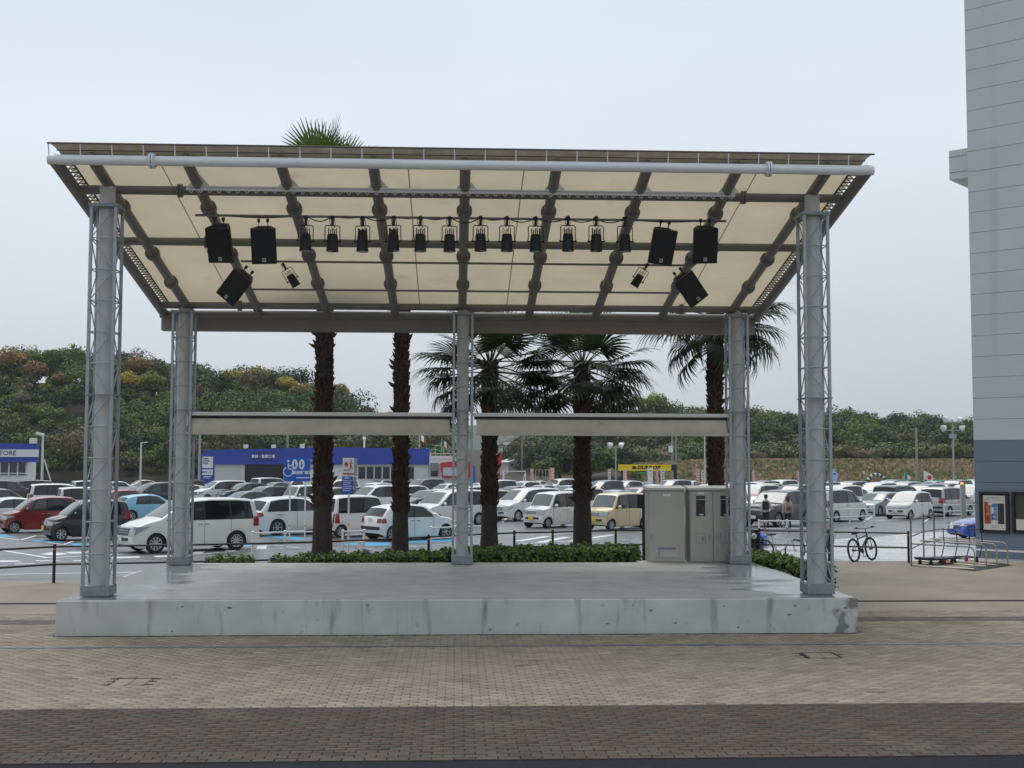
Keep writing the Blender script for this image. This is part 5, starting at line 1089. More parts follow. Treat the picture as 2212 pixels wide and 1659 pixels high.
q.build('parapet_rail',m_wht,rs_); q=MB(); q.box2((ox(929),.8,oz(1017)),(ox(947),.95,oz(1000))); q.build('shutter',mat('shutter_dark',(.22,.22,.22),.6),rs_); q=MB(); q.box2((ox(930),.8,oz(1029)),(ox(946),.95,oz(1017.5))); q.build('door',m_win,rs_)
q=MB(); q.prism([(ox(951),oz(1000)),(ox(982),oz(996)),(ox(1018),oz(994)),(ox(1018),oz(1032)),(ox(955),oz(1032))],lambda p:(p[0],.3,p[1]),lambda p:(p[0],.9,p[1])); q.build('red_front',m_rd,rs_); q=MB(); q.prism([(ox(1064),oz(984)),(ox(1085),oz(978)),(ox(1083),oz(1011)),(ox(1064),oz(1013))],lambda p:(p[0],.3,p[1]),lambda p:(p[0],.7,p[1])); q.box2((ox(1068),.42,-.2),(ox(1070),.55,oz(1012))); q.box2((ox(1078),.42,-.2),(ox(1080),.55,oz(1011))); q.build('red_sign_panel',m_rd,rs_)
q=MB(); q.box2((ox(957),.22,oz(1028)),(ox(990),.295,oz(1009.5))); q.build('picture_window',mat('pale_picture',(.45,.52,.56),.3,var=.2,vs=1.5),rs_); q=MB(); q.box2((ox(1019),.22,-.2),(ox(1027),.295,oz(1006))); q.build('banner_panel',m_sgn,rs_)
# houses far off in the middle
m_hr=mat('house_roof',(.16,.17,.18),.7); m_hw=mat('house_wall',(.55,.55,.54),.7)
for px,w_,y0,y1,Y_,lb in((1082,15,957,971,400,'white two storey house in the distance right of the third palm'),(1107,30,955,974,420,'house with a broad grey gable roof in the distance'),(1152,28,959,970,440,'low pale house in the distance, left of the dark thicket'),(1120,46,990,1012,300,'white roofed long house behind the goal frames')):
    a=at(px,y1,Y=Y_); h=at(px,y0,Y=Y_).z-a.z; wd=w_*Y_/2647; t_=thing('distant_house',lb,'house',(a.x,Y_,a.z),R_(18),'houses in the distance')
    q=MB(); q.box2((-wd/2,0,-6),(wd/2,7,h*.62)); wl=q.build('wall',m_hw,t_)
    q=MB(); q.prism([(-wd/2-.4,h*.6),(wd/2+.4,h*.6),(0,h)] if wd<8 else [(-wd/2-.4,h*.6),(wd/2+.4,h*.6),(wd*.2,h),(-wd*.2,h)],lambda p:(p[0],-.4,p[1]),lambda p:(p[0],7.4,p[1])); q.build('roof',m_hr if 'grey' in lb or 'two' in lb else m_hw,t_)
    n_=3 if wd<8 else 4
    for i in range(n_):
        q=MB(); x0=-wd/2+wd*(i+.3)/n_; q.box2((x0,-.06,h*.2),(x0+wd*.4/n_,-.01,h*.42)); q.build('window',m_win,t_)
# ---------------------------------------------------------------- parking signs, fences
def lotp(px,py): return at_lot(px,py,0)
p0=lotp(643,1168); sg=thing('parking_sign','blue reserved parking sign with white wheelchair symbol on two posts','sign',tuple(p0)); Y_=p0.y
gx=lambda px:at(px,1000,Y=Y_).x-p0.x; gz_=lambda py:at(643,py,Y=Y_).z-p0.z
for px in(627,660):
    q=MB(); q.cyl((gx(px),.04,-.2),(gx(px),.04,gz_(990)),.032,n=10); po=q.build('post',m_wht,sg); q=MB(); q.cyl((gx(px),.04,.55),(gx(px),.04,.63),.034,n=10); q.build('yellow_band',mat('band_yellow',(.6,.42,.05),.5),po)
q=MB(); q.box2((gx(613.5),-.02,gz_(1040)),(gx(670),.01,gz_(989))); bd=q.build('board',m_sgn,sg); fx=lambda px:gx(px); fz=gz_
text('専用駐車場',.155,m_wht,bd,(gx(653.5),-.026,gz_(1021.5)),bold=.006,sx=1.1)
q=MB(); q.box2((gx(640),-.026,gz_(1033)),(gx(668),-.0215,gz_(1031))); q.build('print_line',m_wht,bd)
def ell(cx,cy,rx,ry,q,d=-.026,n=18): q.prism([(cx+rx*math.cos(6.283*i/n),cy+ry*math.sin(6.283*i/n)) for i in range(n)],lambda p:(p[0],d-.003,p[1]),lambda p:(p[0],d+.004,p[1]))
for px in(637,652):
    q=MB(); ell(gx(px),gz_(1003),.115,.205,q); e_=q.build('oval_symbol',m_wht,bd); q=MB(); ell(gx(px),gz_(998.5),.03,.032,q,-.033,10); ell(gx(px),gz_(1005),.04,.09,q,-.033,10); q.build('figure',m_sgn,e_)
# wheelchair symbol: head, back, seat, leg and wheel
q=MB(); ell(gx(623),gz_(996),.042,.042,q); yq=-.027
for pts in([(622.5,1000),(623.5,1014)],[(623,1006),(631,1006.5)],[(623.5,1013),(631.5,1013.5),(635.5,1024),(638,1023)]): q.tube([(gx(a),yq,gz_(b)) for a,b in pts],.022,6)
q.tube([(gx(623)+.185*math.cos(a)-.005,yq,gz_(1019)+.185*math.sin(a)) for a in [R_(115+i*17) for i in range(15)]],.02,6); q.build('wheelchair_symbol',m_wht,bd)
for py in(995,1012,1036):
    q=MB(); q.box((gx(673),.04,gz_(py)),(.12,.1,.09)); q.build('side_clamp',m_galv,sg)
p0=lotp(753,1196); ws=thing('warning_sign','white and red pedestrian warning sign above a blue notice on one post','sign',tuple(p0)); Y_=p0.y; hx2=lambda px:at(px,1000,Y=Y_).x-p0.x; hz=lambda py:at(753,py,Y=Y_).z-p0.z
q=MB(); q.cyl((hx2(754),.05,-.2),(hx2(754),.05,hz(990)),.032,n=10); po=q.build('post',m_wht,ws)
for zq in(.62,.95):
    q=MB(); q.cyl((hx2(754),.05,zq),(hx2(754),.05,zq+.09),.034,n=10); q.build('yellow_band',MT['band_yellow'],po)
q=MB(); q.box2((hx2(740.5),-.02,hz(1028)),(hx2(765),.01,hz(989))); b1=q.build('upper_board',m_wht,ws); m_rp=mat('print_red',(.42,.02,.02),.4)
text('歩行者注意',.075,m_rp,b1,(hx2(752.7),-.024,hz(1024)),bold=.003)
q=MB(); pts=[]
for i in range(18): rr_=.10 if i%2==0 else .05; pts.append((hx2(748.3)+rr_*math.cos(6.283*i/18)*.8,hz(1003)+rr_*math.sin(6.283*i/18)*1.15))
q.prism(pts,lambda p:(p[0],-.028,p[1]),lambda p:(p[0],-.0205,p[1])); q.build('burst_symbol',m_rp,b1)
q=MB(); ell(hx2(758.5),hz(993.5),.022,.026,q,-.024,10); q.tube([(hx2(758.5),-.024,hz(996)),(hx2(758),-.024,hz(1003.5)),(hx2(756),-.024,hz(1013))],.017,5); q.tube([(hx2(758),-.024,hz(1003.5)),(hx2(760.5),-.024,hz(1009)),(hx2(760),-.024,hz(1014))],.013,5); q.tube([(hx2(758.5),-.024,hz(997)),(hx2(755.5),-.024,hz(1003))],.011,5); q.tube([(hx2(758.5),-.024,hz(997)),(hx2(761.5),-.024,hz(1002))],.011,5); q.build('walking_figure',m_rp,b1)
q=MB()
for k in range(5): q.box((hx2(744+3*k),-.024,hz(1015.5)),(.028,.006,.05),(0,R_(-25),0))
q.build('zebra_mark',m_rp,b1)
q=MB(); q.box2((hx2(739.5),-.025,hz(1066)),(hx2(763),.01,hz(1029))); b2=q.build('lower_board',m_sgn,ws); text('お願い',.065,m_wht,b2,(hx2(751),-.03,hz(1033)),bold=.003)
for k in range(6):
    q=MB(); zk=hz(1038+4.3*k); q.box2((hx2(741.5),-.03,zk-.011),(hx2(761-(k%3)*2),-.026,zk+.011)); q.build('print_line',m_wht,b2)
q=MB(); q.box2((hx2(765.5),-.02,hz(1028)),(hx2(771),.16,hz(990))); q.build('side_box',m_galv,ws); q=MB(); q.box2((hx2(764),-.02,hz(1062)),(hx2(769.5),.14,hz(1030))); q.build('side_box',m_gal2,ws)
# dark board on a post left of the cabinets
p0=at(1391,1190,Y=31.9); db=thing('post_sign','small dark square board on a black post left of the grey cabinets','sign',(p0.x,31.9,.1)); q=MB(); q.cyl((0,0,0),(0,0,1.95),.045,n=10); q.build('post',m_blk,db); q=MB(); q.box((-.06,-.05,1.87),(.24,.03,.36)); q.build('board',m_blk,db)
# dark pipe railing round the back of the plaza
m_rail2=mat('railing_brown_black',(.016,.012,.012),.45)
RP=[(-30,1189,1),(118,1181,1),(214,1179.7,1),(392,1177,1),(540,1174.5,0),(698,1170.5,1),(864,1163.5,1),(926,1160,1),(1111,1151,1),(1194,1149.5,1),(1330,1146,1),(1480,1146,1),(1640,1146,1),(1790,1149,1),(1878,1150.5,0),(1962,1152,1)]
ptsr=[at(px,py,z=.88) for px,py,_ in RP]; rl=thing('pipe_railing','dark brown two rail pipe railing running behind the stage','railing',(ptsr[0].x,ptsr[0].y,0)); o0=Vector((ptsr[0].x,ptsr[0].y,0))
for i,(p_,(px,py,on)) in enumerate(zip(ptsr,RP)):
    if on:
        v_=p_-o0; q=MB(); q.cyl((v_.x,v_.y,-.25),(v_.x,v_.y,.93),.038,n=10); q.ball((v_.x,v_.y,.93),(.042,.042,.03),10,5); po=q.build('post',m_rail2,rl); q=MB(); q.cyl((v_.x,v_.y,.80),(v_.x,v_.y,.83),.0395,n=10); q.build('reflector_band',mat('band_orange',(.55,.30,.06),.5),po)
    if i:
        for h_ in(.88,.45):
            a_=ptsr[i-1]-o0; b_=p_-o0; q=MB(); q.cyl((a_.x,a_.y,h_),(b_.x,b_.y,h_),.026,n=8); q.build('rail',m_rail2,rl)
def white_fence(pts,label,h=.8):
    P_=[lotp(px,py) for px,py in pts]; o0=P_[0]; t_=thing('white_pipe_fence',label,'fence',tuple(o0),0,'white pipe fences in the car park')
    for i,p_ in enumerate(P_):
        v_=p_-o0; q=MB(); q.cyl((v_.x,v_.y,v_.z-.1),(v_.x,v_.y,v_.z+h),.045,n=10); q.ball((v_.x,v_.y,v_.z+h),(.05,.05,.04),8,5); q.build('post',m_wht,t_)
        if i:
            w_=P_[i-1]-o0
            for hh_ in(h-.03,h*.5): q=MB(); q.cyl((w_.x,w_.y,w_.z+hh_),(v_.x,v_.y,v_.z+hh_),.03,n=8); q.build('rail',m_wht,t_)
white_fence([(545,1202),(615,1199.5),(700,1197)],'white pipe fence behind the hedge, left of the first palm'); white_fence([(740,1197.5),(786,1196)],'short white pipe fence by the pedestrian sign post'); white_fence([(931,1187),(985,1184),(1042,1181)],'white pipe fence behind the middle column')
white_fence([(1775,1136),(1836,1134),(1889,1131)],'white pipe fence in front of the white minivan on the right',.85); white_fence([(2040,1119),(2080,1117.5),(2130,1116)],'white pipe fence running behind the building corner',.8); white_fence([(1640,1160),(1700,1160),(1745,1160)],'white pipe rail behind the parked white bicycle',.72)
# wheel stops
m_stop=mat('wheel_stop_yellow',(.55,.40,.16),.7,var=.15,vs=4)
for px,py,lb in((575,1150,'left yellow wheel stop behind the white SUV'),(602,1149,'right yellow wheel stop behind the white SUV'),(727,1160,'yellow wheel stop under the boxy white kei van'),(802,1163,'yellow wheel stop behind the white hatchback with black bumper')):
    p=lotp(px,py); q=MB(); q.prism([(-.09,0),(.09,0),(.055,.11),(-.055,.11)],lambda u:(-.3,u[0],u[1]),lambda u:(.3,u[0],u[1])); tag(q.build('wheel_stop',m_stop,None,tuple(p),(0,0,R_(-48))),lb,'wheel stop','yellow wheel stops')
# painted markings
m_line=mat('road_paint_white',(.62,.63,.62),.55,var=.12,vs=3); m_bay=mat('bay_paint_blue',(.05,.32,.55),.5,var=.22,vs=1.2)
def ghit(px,py,up):
    p=at(px,py,z=-.2)
    for _ in range(8): p=at(px,py,z=(gz(p.x,p.y) if p.y<160 else lotz(160))+up)
    return p
LINES=[]; ln=MB(); by=MB()
def line(pts,w_=.15):
    P_=[ghit(a,b,.007) for a,b in pts]
    for a,b in zip(P_[:-1],P_[1:]):
        d=(b-a); n_=max(1,int(d.length/1.2)); s_=Vector((-d.y,d.x,0)).normalized()*w_/2
        for k in range(n_):
            u,v=a+d*(k/n_),a+d*((k+1)/n_)
            c4=[u-s_,u+s_,v+s_,v-s_]; ln.add([(c.x,c.y,gz(c.x,c.y)+.007) for c in c4],[(3,2,1,0)])
def poly(pts,mb,up=.005): P_=[ghit(a,b,up) for a,b in pts]; mb.add([(c.x,c.y,gz(c.x,c.y)+up) for c in P_],[tuple(range(len(P_)-1,-1,-1))])
line([(-40,1181),(0,1188),(104,1205),(193,1200),(300,1196)],.2); line([(-40,1241),(252,1236.5),(330,1235)],.12)
for pl_ in([(85,1197),(110,1193),(140,1195),(148,1197),(120,1200)],[(140,1192),(193,1191.5),(193,1195),(150,1196)],[(-30,1210.5),(30,1209),(49,1213),(-30,1215)],[(73,1209),(128,1208),(132,1211),(80,1212.5)],[(152,1208),(200,1207.5),(203,1210.5),(160,1212)],[(31,1217.3),(74,1216.8),(76,1218.2),(33,1218.9)],[(232,1203),(300,1201.5),(304,1204.5),(238,1206.5)],[(330,1200.5),(396,1198.5),(402,1201.5),(338,1203.5)]): poly(pl_,ln,.007)
line([(0,1161),(44,1166.5),(78,1157)],.13); line([(101,1171),(137,1176.5),(158,1169)],.13); line([(415,1198),(551,1187.5),(649,1183)],.14); line([(415,1187),(500,1181.5),(587,1178)],.12); line([(425,1196),(438,1186)],.35); line([(497,1191),(504,1181)],.35); line([(563,1187),(567,1178.5)],.35); line([(590,1178),(649,1183)],.12)
line([(884,1181),(976,1174.5),(1000,1173)],.13); line([(860,1176),(905,1180)],.13); line([(1113,1153),(1180,1156),(1238,1151)],.16); line([(1118,1169),(1185,1158)],.4); line([(1165,1172),(1225,1160)],.4); line([(1110,1176),(1310,1164)],.16); line([(1272,1163),(1325,1155)],.4); line([(1235,1158),(1320,1156)],.16); line([(1230,1170),(1275,1160)],.4)
line([(1868,1119),(1945,1117)],.3); line([(1866,1125),(1930,1123),(2000,1121)],.3); line([(1640,1136),(1730,1135)],.35); line([(1645,1142),(1735,1141)],.35)
for k in range(9): line([(40+k*95-12,1122+ (k%2)*0),(64+k*95,1105)],.12)
for k in range(8): line([(1085+k*130,1128),(1102+k*131,1112)],.12)
poly([(55,1167),(100,1166),(140,1171),(100,1171.5)],by); poly([(150,1174),(230,1172),(250,1180),(165,1182)],by); poly([(-20,1156),(10,1154),(30,1160),(-10,1160)],by); poly([(545,1156),(600,1157),(682,1163),(640,1166)],by); poly([(505,1172),(545,1171),(548,1179),(512,1180)],by); poly([(742,1156),(796,1155),(800,1160),(745,1161)],by); poly([(776,1172),(840,1171),(842,1178),(790,1179)],by); poly([(855,1166),(985,1163),(990,1169),(870,1173)],by); poly([(740,1171),(772,1171),(776,1177),(742,1177)],by)
ln.build('white_markings',m_line)['kind']='structure'; by.build('blue_bay_markings',m_bay)['kind']='structure'
m_apr=mat('wet_concrete_apron',(.47,.475,.48),.22,var=.12,vs=.8,rvar=.1,bump=.1,bs=20)
q=MB(); AP=[(1560,1203),(1640,1186),(1715,1176),(1802,1165),(1894,1160),(1960,1153),(2040,1149),(2300,1140)]; A_=[ghit(a,b,.004) for a,b in AP]; B_=[Vector((p.x if i else p.x,36.97-( .0 if p.x>10.5 else (10.5-p.x)*.9),0)) for i,p in enumerate(A_)]
for i in range(len(A_)-1):
    def f(u,v):
        a=A_[i].lerp(A_[i+1],u); b_=B_[i].lerp(B_[i+1],u); c=b_.lerp(a,v); return (c.x,c.y,gz(c.x,c.y)+.012)
    q.grid(f,4,8,0,False)
q.build('concrete_apron',m_apr)['kind']='structure'
# ---------------------------------------------------------------- poles, beam sign, banners and flags across the car park
m_pole=mat('pole_grey',(.36,.36,.34),.6,var=.06,vs=2); m_polew=mat('pole_white',(.66,.66,.63),.5); m_conp=mat('concrete_pole',(.30,.28,.25),.8)
def pole(name,cat,px,ytop,Y_,label,r=.09,head=None,m=None,brace=False,group=None):
    a=at(px,ytop,Y=Y_); z0=gz(a.x,Y_) if Y_<160 else gz(a.x,Y_); H=a.z-z0; t_=thing(name,label,cat,(a.x,Y_,z0),0,group)
    q=MB(); q.cyl((0,0,-.3),(0,0,H),r,r*.72,n=10); q.build('post',m or m_pole,t_)
    if head=='box': q=MB(); q.box((-.22,-.1,H+.02),(.7,.4,.2),(0,R_(12),0)); q.build('lamp_head',m_wht,t_)
    if head=='flat': q=MB(); q.box((.3,0,H),(.7,.25,.1),(0,R_(-8),0)); q.build('lamp_head',m_wht,t_)
    if head=='cap': q=MB(); q.cyl((0,0,H-.1),(0,0,H+.2),r*1.7,r*1.5,n=10); q.build('cap',m_polew,t_)
    if head in('flood2','flood4'):
        n_=2 if head=='flood2' else 4; w_=1.5 if n_==2 else 2.6
        q=MB(); q.box((0,0,H-.25),(w_,.12,.12)); 
        if n_==4: q.box((0,0,H+.75),(w_*.75,.12,.12)); q.cyl((0,0,H),(0,0,H+1.1),.08,n=8); q.box((0,0,H-1.0),(.7,.5,.5))
        q.build('cross_arm',m_pole,t_)
        for i in range(n_):
            sx_=-1 if i%2==0 else 1; zz_=H+.05 if i<2 else H+1.15; q=MB(); q.lathe([(.12,-.3),(.2,-.25),(.42,.25),(.40,.3),(0,.3)],12,'x'); o=q.build('floodlight',m_wht,t_,(sx_*w_*(.42 if i<2 else .3),-.1,zz_),(0,R_(25 if sx_>0 else 155),R_(-15*sx_)))
    if head=='power':
        for k,dz in enumerate((.25,1.1)):
            q=MB(); q.box((0,0,H-dz),(2.0-.5*k,.1,.1)); ar=q.build('cross_arm',m_pole,t_)
            for i in range(4): q=MB(); q.cyl((-.8+.53*i,0,H-dz+.05),(-.8+.53*i,0,H-dz+.3),.06,n=6); q.build('insulator',m_wht,ar)
        q=MB(); q.cyl((.35,0,H-2.1),(.35,0,H-1.4),.28,n=10); q.build('transformer',m_pole,t_)
    if head=='plate': q=MB(); q.box((-.2,-.12,H-2.2),(.5,.05,.75)); q.build('plate',m_wht,t_)
    if brace: q=MB(); q.cyl((.15,0,H*.62),(1.4,0,-.2),.06,n=8); q.build('brace',m_polew,t_)
    return t_
pole('lamp_post','lamp post',93,938,112,'white lamp post with a slanted stay beside the left store',.13,'box',m_polew,True)
pole('lamp_post','lamp post',305,956,135,'slim white lamp post right of the left front column',.11,'flat',m_polew)
pole('utility_pole','pole',432,925,116,'grey pole close to the left rear column, by the sign tower',.14,None,m_pole)
pole('utility_pole','utility pole',622,884,168,'utility pole with two cross arms rising above the left awning',.2,'power',m_conp)
pole('antenna_mast','mast',648,960,166,'thin mast with a short cross bar on the workshop skyline',.05,'flat',m_pole)
pole('vent_pipe','pipe',787,947,150,'white capped vent pipe behind the blue store roof',.13,'cap',m_polew)
pole('utility_pole','utility pole',1128,928,260,'utility pole with insulators in front of the distant houses',.22,'power',m_conp)
pole('floodlight_pole','floodlight',1330,962,150,'pole with two white floodlights left of the yellow beam sign',.11,'flood2',m_pole)
pole('utility_pole','pole',1452,928,138,'grey pole with a small plate at the right end of the yellow beam sign',.16,'plate',m_conp)
pole('utility_pole','pole',1460,928,140,'bare thin pole just right of the pole with a plate',.12,None,m_conp)
pole('utility_pole','pole',1522,930,120,'thin pale pole left of the rightmost palm trunk',.07,None,m_polew)
pole('utility_pole','utility pole',1979,924,165,'brown grey utility pole behind the flags on the right',.2,None,m_conp)
pole('floodlight_pole','floodlight',2058,925,150,'tall floodlight pole with four lamps near the grey building',.15,'flood4',m_pole)
pole('lamp_post','post',1872-6,1021,150,'short wooden post left of the checkered arch',.07,'cap',m_conp)
# grey gate post with an amber lamp
p0=lotp(2081,1131); gp=thing('gate_post','grey square post with an amber lamp on top, beside the blue sports car','post',tuple(p0)); H=at(2081,1046,Y=p0.y).z-p0.z
q=MB(); q.box((0,0,H/2),(.22,.22,H)); q.build('post',m_pole,gp); q=MB(); q.ball((-.05,-.05,H+.03),(.10,.10,.08),10,6); q.build('amber_lamp',mat('amber_lamp',(.85,.45,.08),.3,emit=.5),gp)
# yellow beam sign
YD=128; a=at(1336,1010,Y=YD); zb=at(1393,1017,Y=YD).z; ztp=at(1393,1003.5,Y=YD).z; wd=at(1449,1010,Y=YD).x-a.x
ds=thing('beam_sign','long yellow beam sign with black DUNLOP lettering above the parked cars','sign',(a.x,YD,lotz(YD))); m_yel=mat('sign_yellow',(.80,.55,.005),.4)
q=MB(); q.box2((0,-.25,zb-lotz(YD)),(wd,.25,ztp-lotz(YD))); bm=q.build('beam',m_yel,ds); zc_=(zb+ztp)/2-lotz(YD)
text('DUNLOP',.50,m_blk,bm,(wd*.565,-.262,zc_),bold=.022,shear=.25,sx=1.18); q=MB(); q.prism([(-.28,.0),(-.18,.17),(.1,.17),(.1,.07),(.30,0),(.1,-.07),(.1,-.17),(-.18,-.17)],lambda p:(wd*.30+p[0],-.268,zc_+p[1]),lambda p:(wd*.30+p[0],-.256,zc_+p[1])); q.build('arrow_emblem',m_blk,bm)
q=MB(); q.box2((wd+.002,-.27,zb-lotz(YD)+.02),(wd+.28,.27,ztp-lotz(YD)-.02)); q.build('end_cap',m_blk,ds)
q=MB(); q.box2((wd+.3,-.1,-.3),(wd+.62,.1,zc_+.35)); q.box2((.25,-.08,-.3),(.42,.08,zb-lotz(YD))); q.build('post',m_blk,ds)
q=MB(); q.box2((wd*.37,-.2,zb-lotz(YD)-.36),(wd*.52,.2,zb-lotz(YD)-.02)); lb_=q.build('hanging_board',mat('led_board_dark',(.01,.04,.02),.4),ds)
q=MB()
for k in range(5): q.box((wd*.385+.15*k,-.205,zb-lotz(YD)-.23),(.09,.01,.11))
q.build('green_mark',mat('led_green',(.02,.45,.14),.4,emit=.25),lb_)
a=at(1404.5,1031,Y=126); pn=thing('standing_panel','white standing panel with a red mark under the yellow beam sign','sign',(a.x,126,lotz(126))); H=at(1404,1010.5,Y=126).z-lotz(126); q=MB(); q.box2((-.27,-.02,.9),(.27,.02,H)); q.box2((-.03,-.02,-.2),(.03,.02,.9)); b_=q.build('board',m_wht,pn); q=MB(); q.ball((0,-.025,H-.3),(.16,.004,.07),10,6); q.build('red_mark',m_rp,b_)
for k in range(3):
    q=MB(); q.box2((-.16,-.026,H-.6-.14*k),(.16,-.0215,H-.56-.14*k)); q.build('print_line',m_grey,b_)
# nobori banners
m_pk=mat('banner_pink',(.66,.27,.26),.7,trans=.2); m_bw=mat('banner_white',(.70,.70,.70),.7,trans=.2); m_nv=mat('banner_navy',(.03,.035,.08),.7)
def banner(px,y0,w_,Y_,label,m,mk,sway):
    a=at(px,1030,Y=Y_); H=at(px,y0,Y=Y_).z-lotz(Y_); t_=thing('banner_flag',label,'banner',(a.x,Y_,lotz(Y_)),0,'vertical banners along the far edge of the car park'); wd=w_*Y_/2647
    q=MB(); q.cyl((-wd/2-.03,0,-.2),(-wd/2-.03,0,H+.05),.02,n=6); q.cyl((-wd/2-.05,0,H),(wd/2,0,H),.012,n=5); q.build('pole',m_polew,t_)
    q=MB(); q.grid(lambda u,v:(-wd/2+wd*u+sway*.05*math.sin(v*5+sway),.05*math.sin(u*4+v*6+sway),H-1.5*(1-v)),4,10); c=q.build('cloth',m,t_)
    q=MB()
    for k in range(5):
        z_=H-.18-.27*k; n_=5; q.add([(sway*.05*math.sin((1-(H-z_)/1.5)*5+sway)+wd*.28*math.cos(1.2566*i+k),-.085,z_+.09*math.sin(1.2566*i+k)) for i in range(5)],[(0,1,2,3,4)])
    q.build('emblem',mk,c)
m_em=mat('banner_mark_white',(.74,.70,.68),.7); m_er=mat('banner_mark_dark',(.12,.10,.14),.7)
for i,(px,y0,w_,lb,m,mk) in enumerate(((1193,1011,9,'wide pink banner with white marks left of the fourth palm trunk',m_pk,m_em),(1150,1013,6,'pink banner between the two white goal frames',m_pk,m_em),(1089,1015,6,'pink banner beside the third palm trunk',m_pk,m_em),(1317,1014,5,'white banner with dark marks left of the floodlight pole',m_bw,m_er),(1351,1014,7,'pink banner under the left end of the yellow beam sign',m_pk,m_em),(1420,1014,5,'narrow pink banner under the right part of the yellow beam sign',m_pk,m_em),(1432,1014,8,'white banner with dark marks under the right end of the yellow beam sign',m_bw,m_er),(1508,1014,7,'pink banner above the pair of grey cabinets',m_pk,m_em),(1519,1017,6,'white banner left of the rightmost palm trunk',m_bw,m_er),(1628,1016,6,'pink banner beside the navy one, right of the rear column',m_pk,m_em),(1621,1013,8,'navy banner right of the right rear column',m_nv,m_nv),(1725,1017,5,'pink banner against the right front column',m_pk,m_em))):
    banner(px,y0,w_,122+ (i%3)*2,lb,m,mk,math.sin(i*1.7))
a=at(1800,1042,Y=118); H=at(1800,1014,Y=118).z-lotz(118); ft=thing('feather_flag','light blue feather flag with a dark emblem right of the front column','flag',(a.x,118,lotz(118))); q=MB(); q.cyl((-.25,0,-.2),(-.2,0,H*.9),.025,n=6); q.build('pole',m_polew,ft)
q=MB(); q.grid(lambda u,v:(-.22+ (.62*math.sin(min(1,.35+v*.65)*1.57)*(1-max(0,v-.75)*2.6))*u+.12*v,.04*math.sin(v*6+u*3),H-1.9+1.9*v),5,12); fc=q.build('cloth',mat('flag_pale_blue',(.38,.50,.78),.7,trans=.25),ft); q=MB(); q.ball((.12,-.03,H-.45),(.14,.02,.09),10,6); q.build('emblem',mat('emblem_navy',(.02,.05,.2),.6),fc)
def flag(px,py0,Y_,cols,label,w_,h_,disc=None,tilt=-14):
    a=at(px,1040,Y=Y_); H=at(px,py0,Y=Y_).z-lotz(Y_); t_=thing('pole_flag',label,'flag',(a.x,Y_,lotz(Y_))); q=MB(); q.cyl((0,0,-.2),(0,0,H+.1),.03,n=6); q.build('pole',m_polew,t_)
    n_=len(cols)
    def fn(u,v): return (w_*u*.92,.10*math.sin(u*7+v),H-h_*(1-v)-.42*w_*u+.06*math.sin(u*6))
    for i,m in enumerate(cols):
        q=MB(); q.grid(lambda u,v:fn((i+u)/n_,v),4,6); c=q.build('cloth',m,t_)
    if disc: q=MB(); q.ball(tuple(Vector(fn(.55,.5))+Vector((0,-.08,0))),(h_*.28,.04,h_*.28),14,8); q.build('red_disc',disc,c)
m_fg=mat('flag_green',(.02,.28,.12),.7); m_fw=mat('flag_white',(.75,.75,.74),.7,trans=.2); m_fr=mat('flag_red',(.58,.03,.05),.7)
flag(1954,1023,146,(m_fg,m_fw,m_fr),'green, white and red flag flying over the parked vans',1.15,.95); flag(1996,1017,146,(m_fw,),'white flag with a red disc flying over the green canopy',1.25,1.0,m_fr); flag(905,938,150,(m_fg,m_fw,m_fr),'small green, white and red flag above the roof of the blue store',.9,.7); flag(954,951,150,(mat('flag_navy',(.03,.04,.2),.7),m_fw,m_fr),'small blue, white and red flag left of the middle column',.9,.7)
def net(px0,px1,py,Y_,label):
    a=at(px0,py,Y=Y_); b=at(px1,py,Y=Y_); t_=thing('shade_net',label,'shade net',(a.x,Y_,0)); wd=b.x-a.x
    q=MB(); q.grid(lambda u,v:(wd*u,-1.5+3*v,a.z-.28*math.sin(math.pi*u)-.15*math.sin(u*14)*v),18,4); q.build('net',mat('net_green',(.04,.26,.15),.8,trans=.3),t_)
    q=MB()
    for u in(0,.33,.66,1): q.cyl((wd*u,-1.4,-.6),(wd*u,-1.4,a.z),.03,n=6)
    q.build('frame',m_polew,t_)
net(1968,2048,1036,140,'green shade net strung above the vans near the grey building'); net(922,978,968,149,'green shade net strung over the rooftop of the red shop')
# checkered arch
YA=150; a=at(1893,1043,Y=YA); ro=at(1893,1021.5,Y=YA).z-lotz(YA); ar=thing('inflatable_arch','black and white checkered arch behind the parked vans on the right','arch',(a.x,YA,lotz(YA))); cz=ro-1.35
for k in range(14):
    t0,t1=math.pi*k/14,math.pi*(k+1)/14; q=MB(); q.tube([(1.15*math.cos(t),0,cz+1.12*math.sin(t)) for t in [t0+(t1-t0)*j/3 for j in range(4)]],.22,8); q.build('segment',m_fw if k%2 else m_blk,ar)
for s_ in(-1,1): q=MB(); q.cyl((s_*1.15,0,-.1),(s_*1.15,0,cz),.22,n=8); q.build('leg',m_fw,ar)
q=MB()
for k in range(11): t=math.pi*(.14+.072*k); q.box((.92*math.cos(t),-.24,cz+.92*math.sin(t)),(.09,.03,.1),(0,math.pi/2-t,0))
q.build('lettering_mark',m_blk,ar)['kind']='stuff'
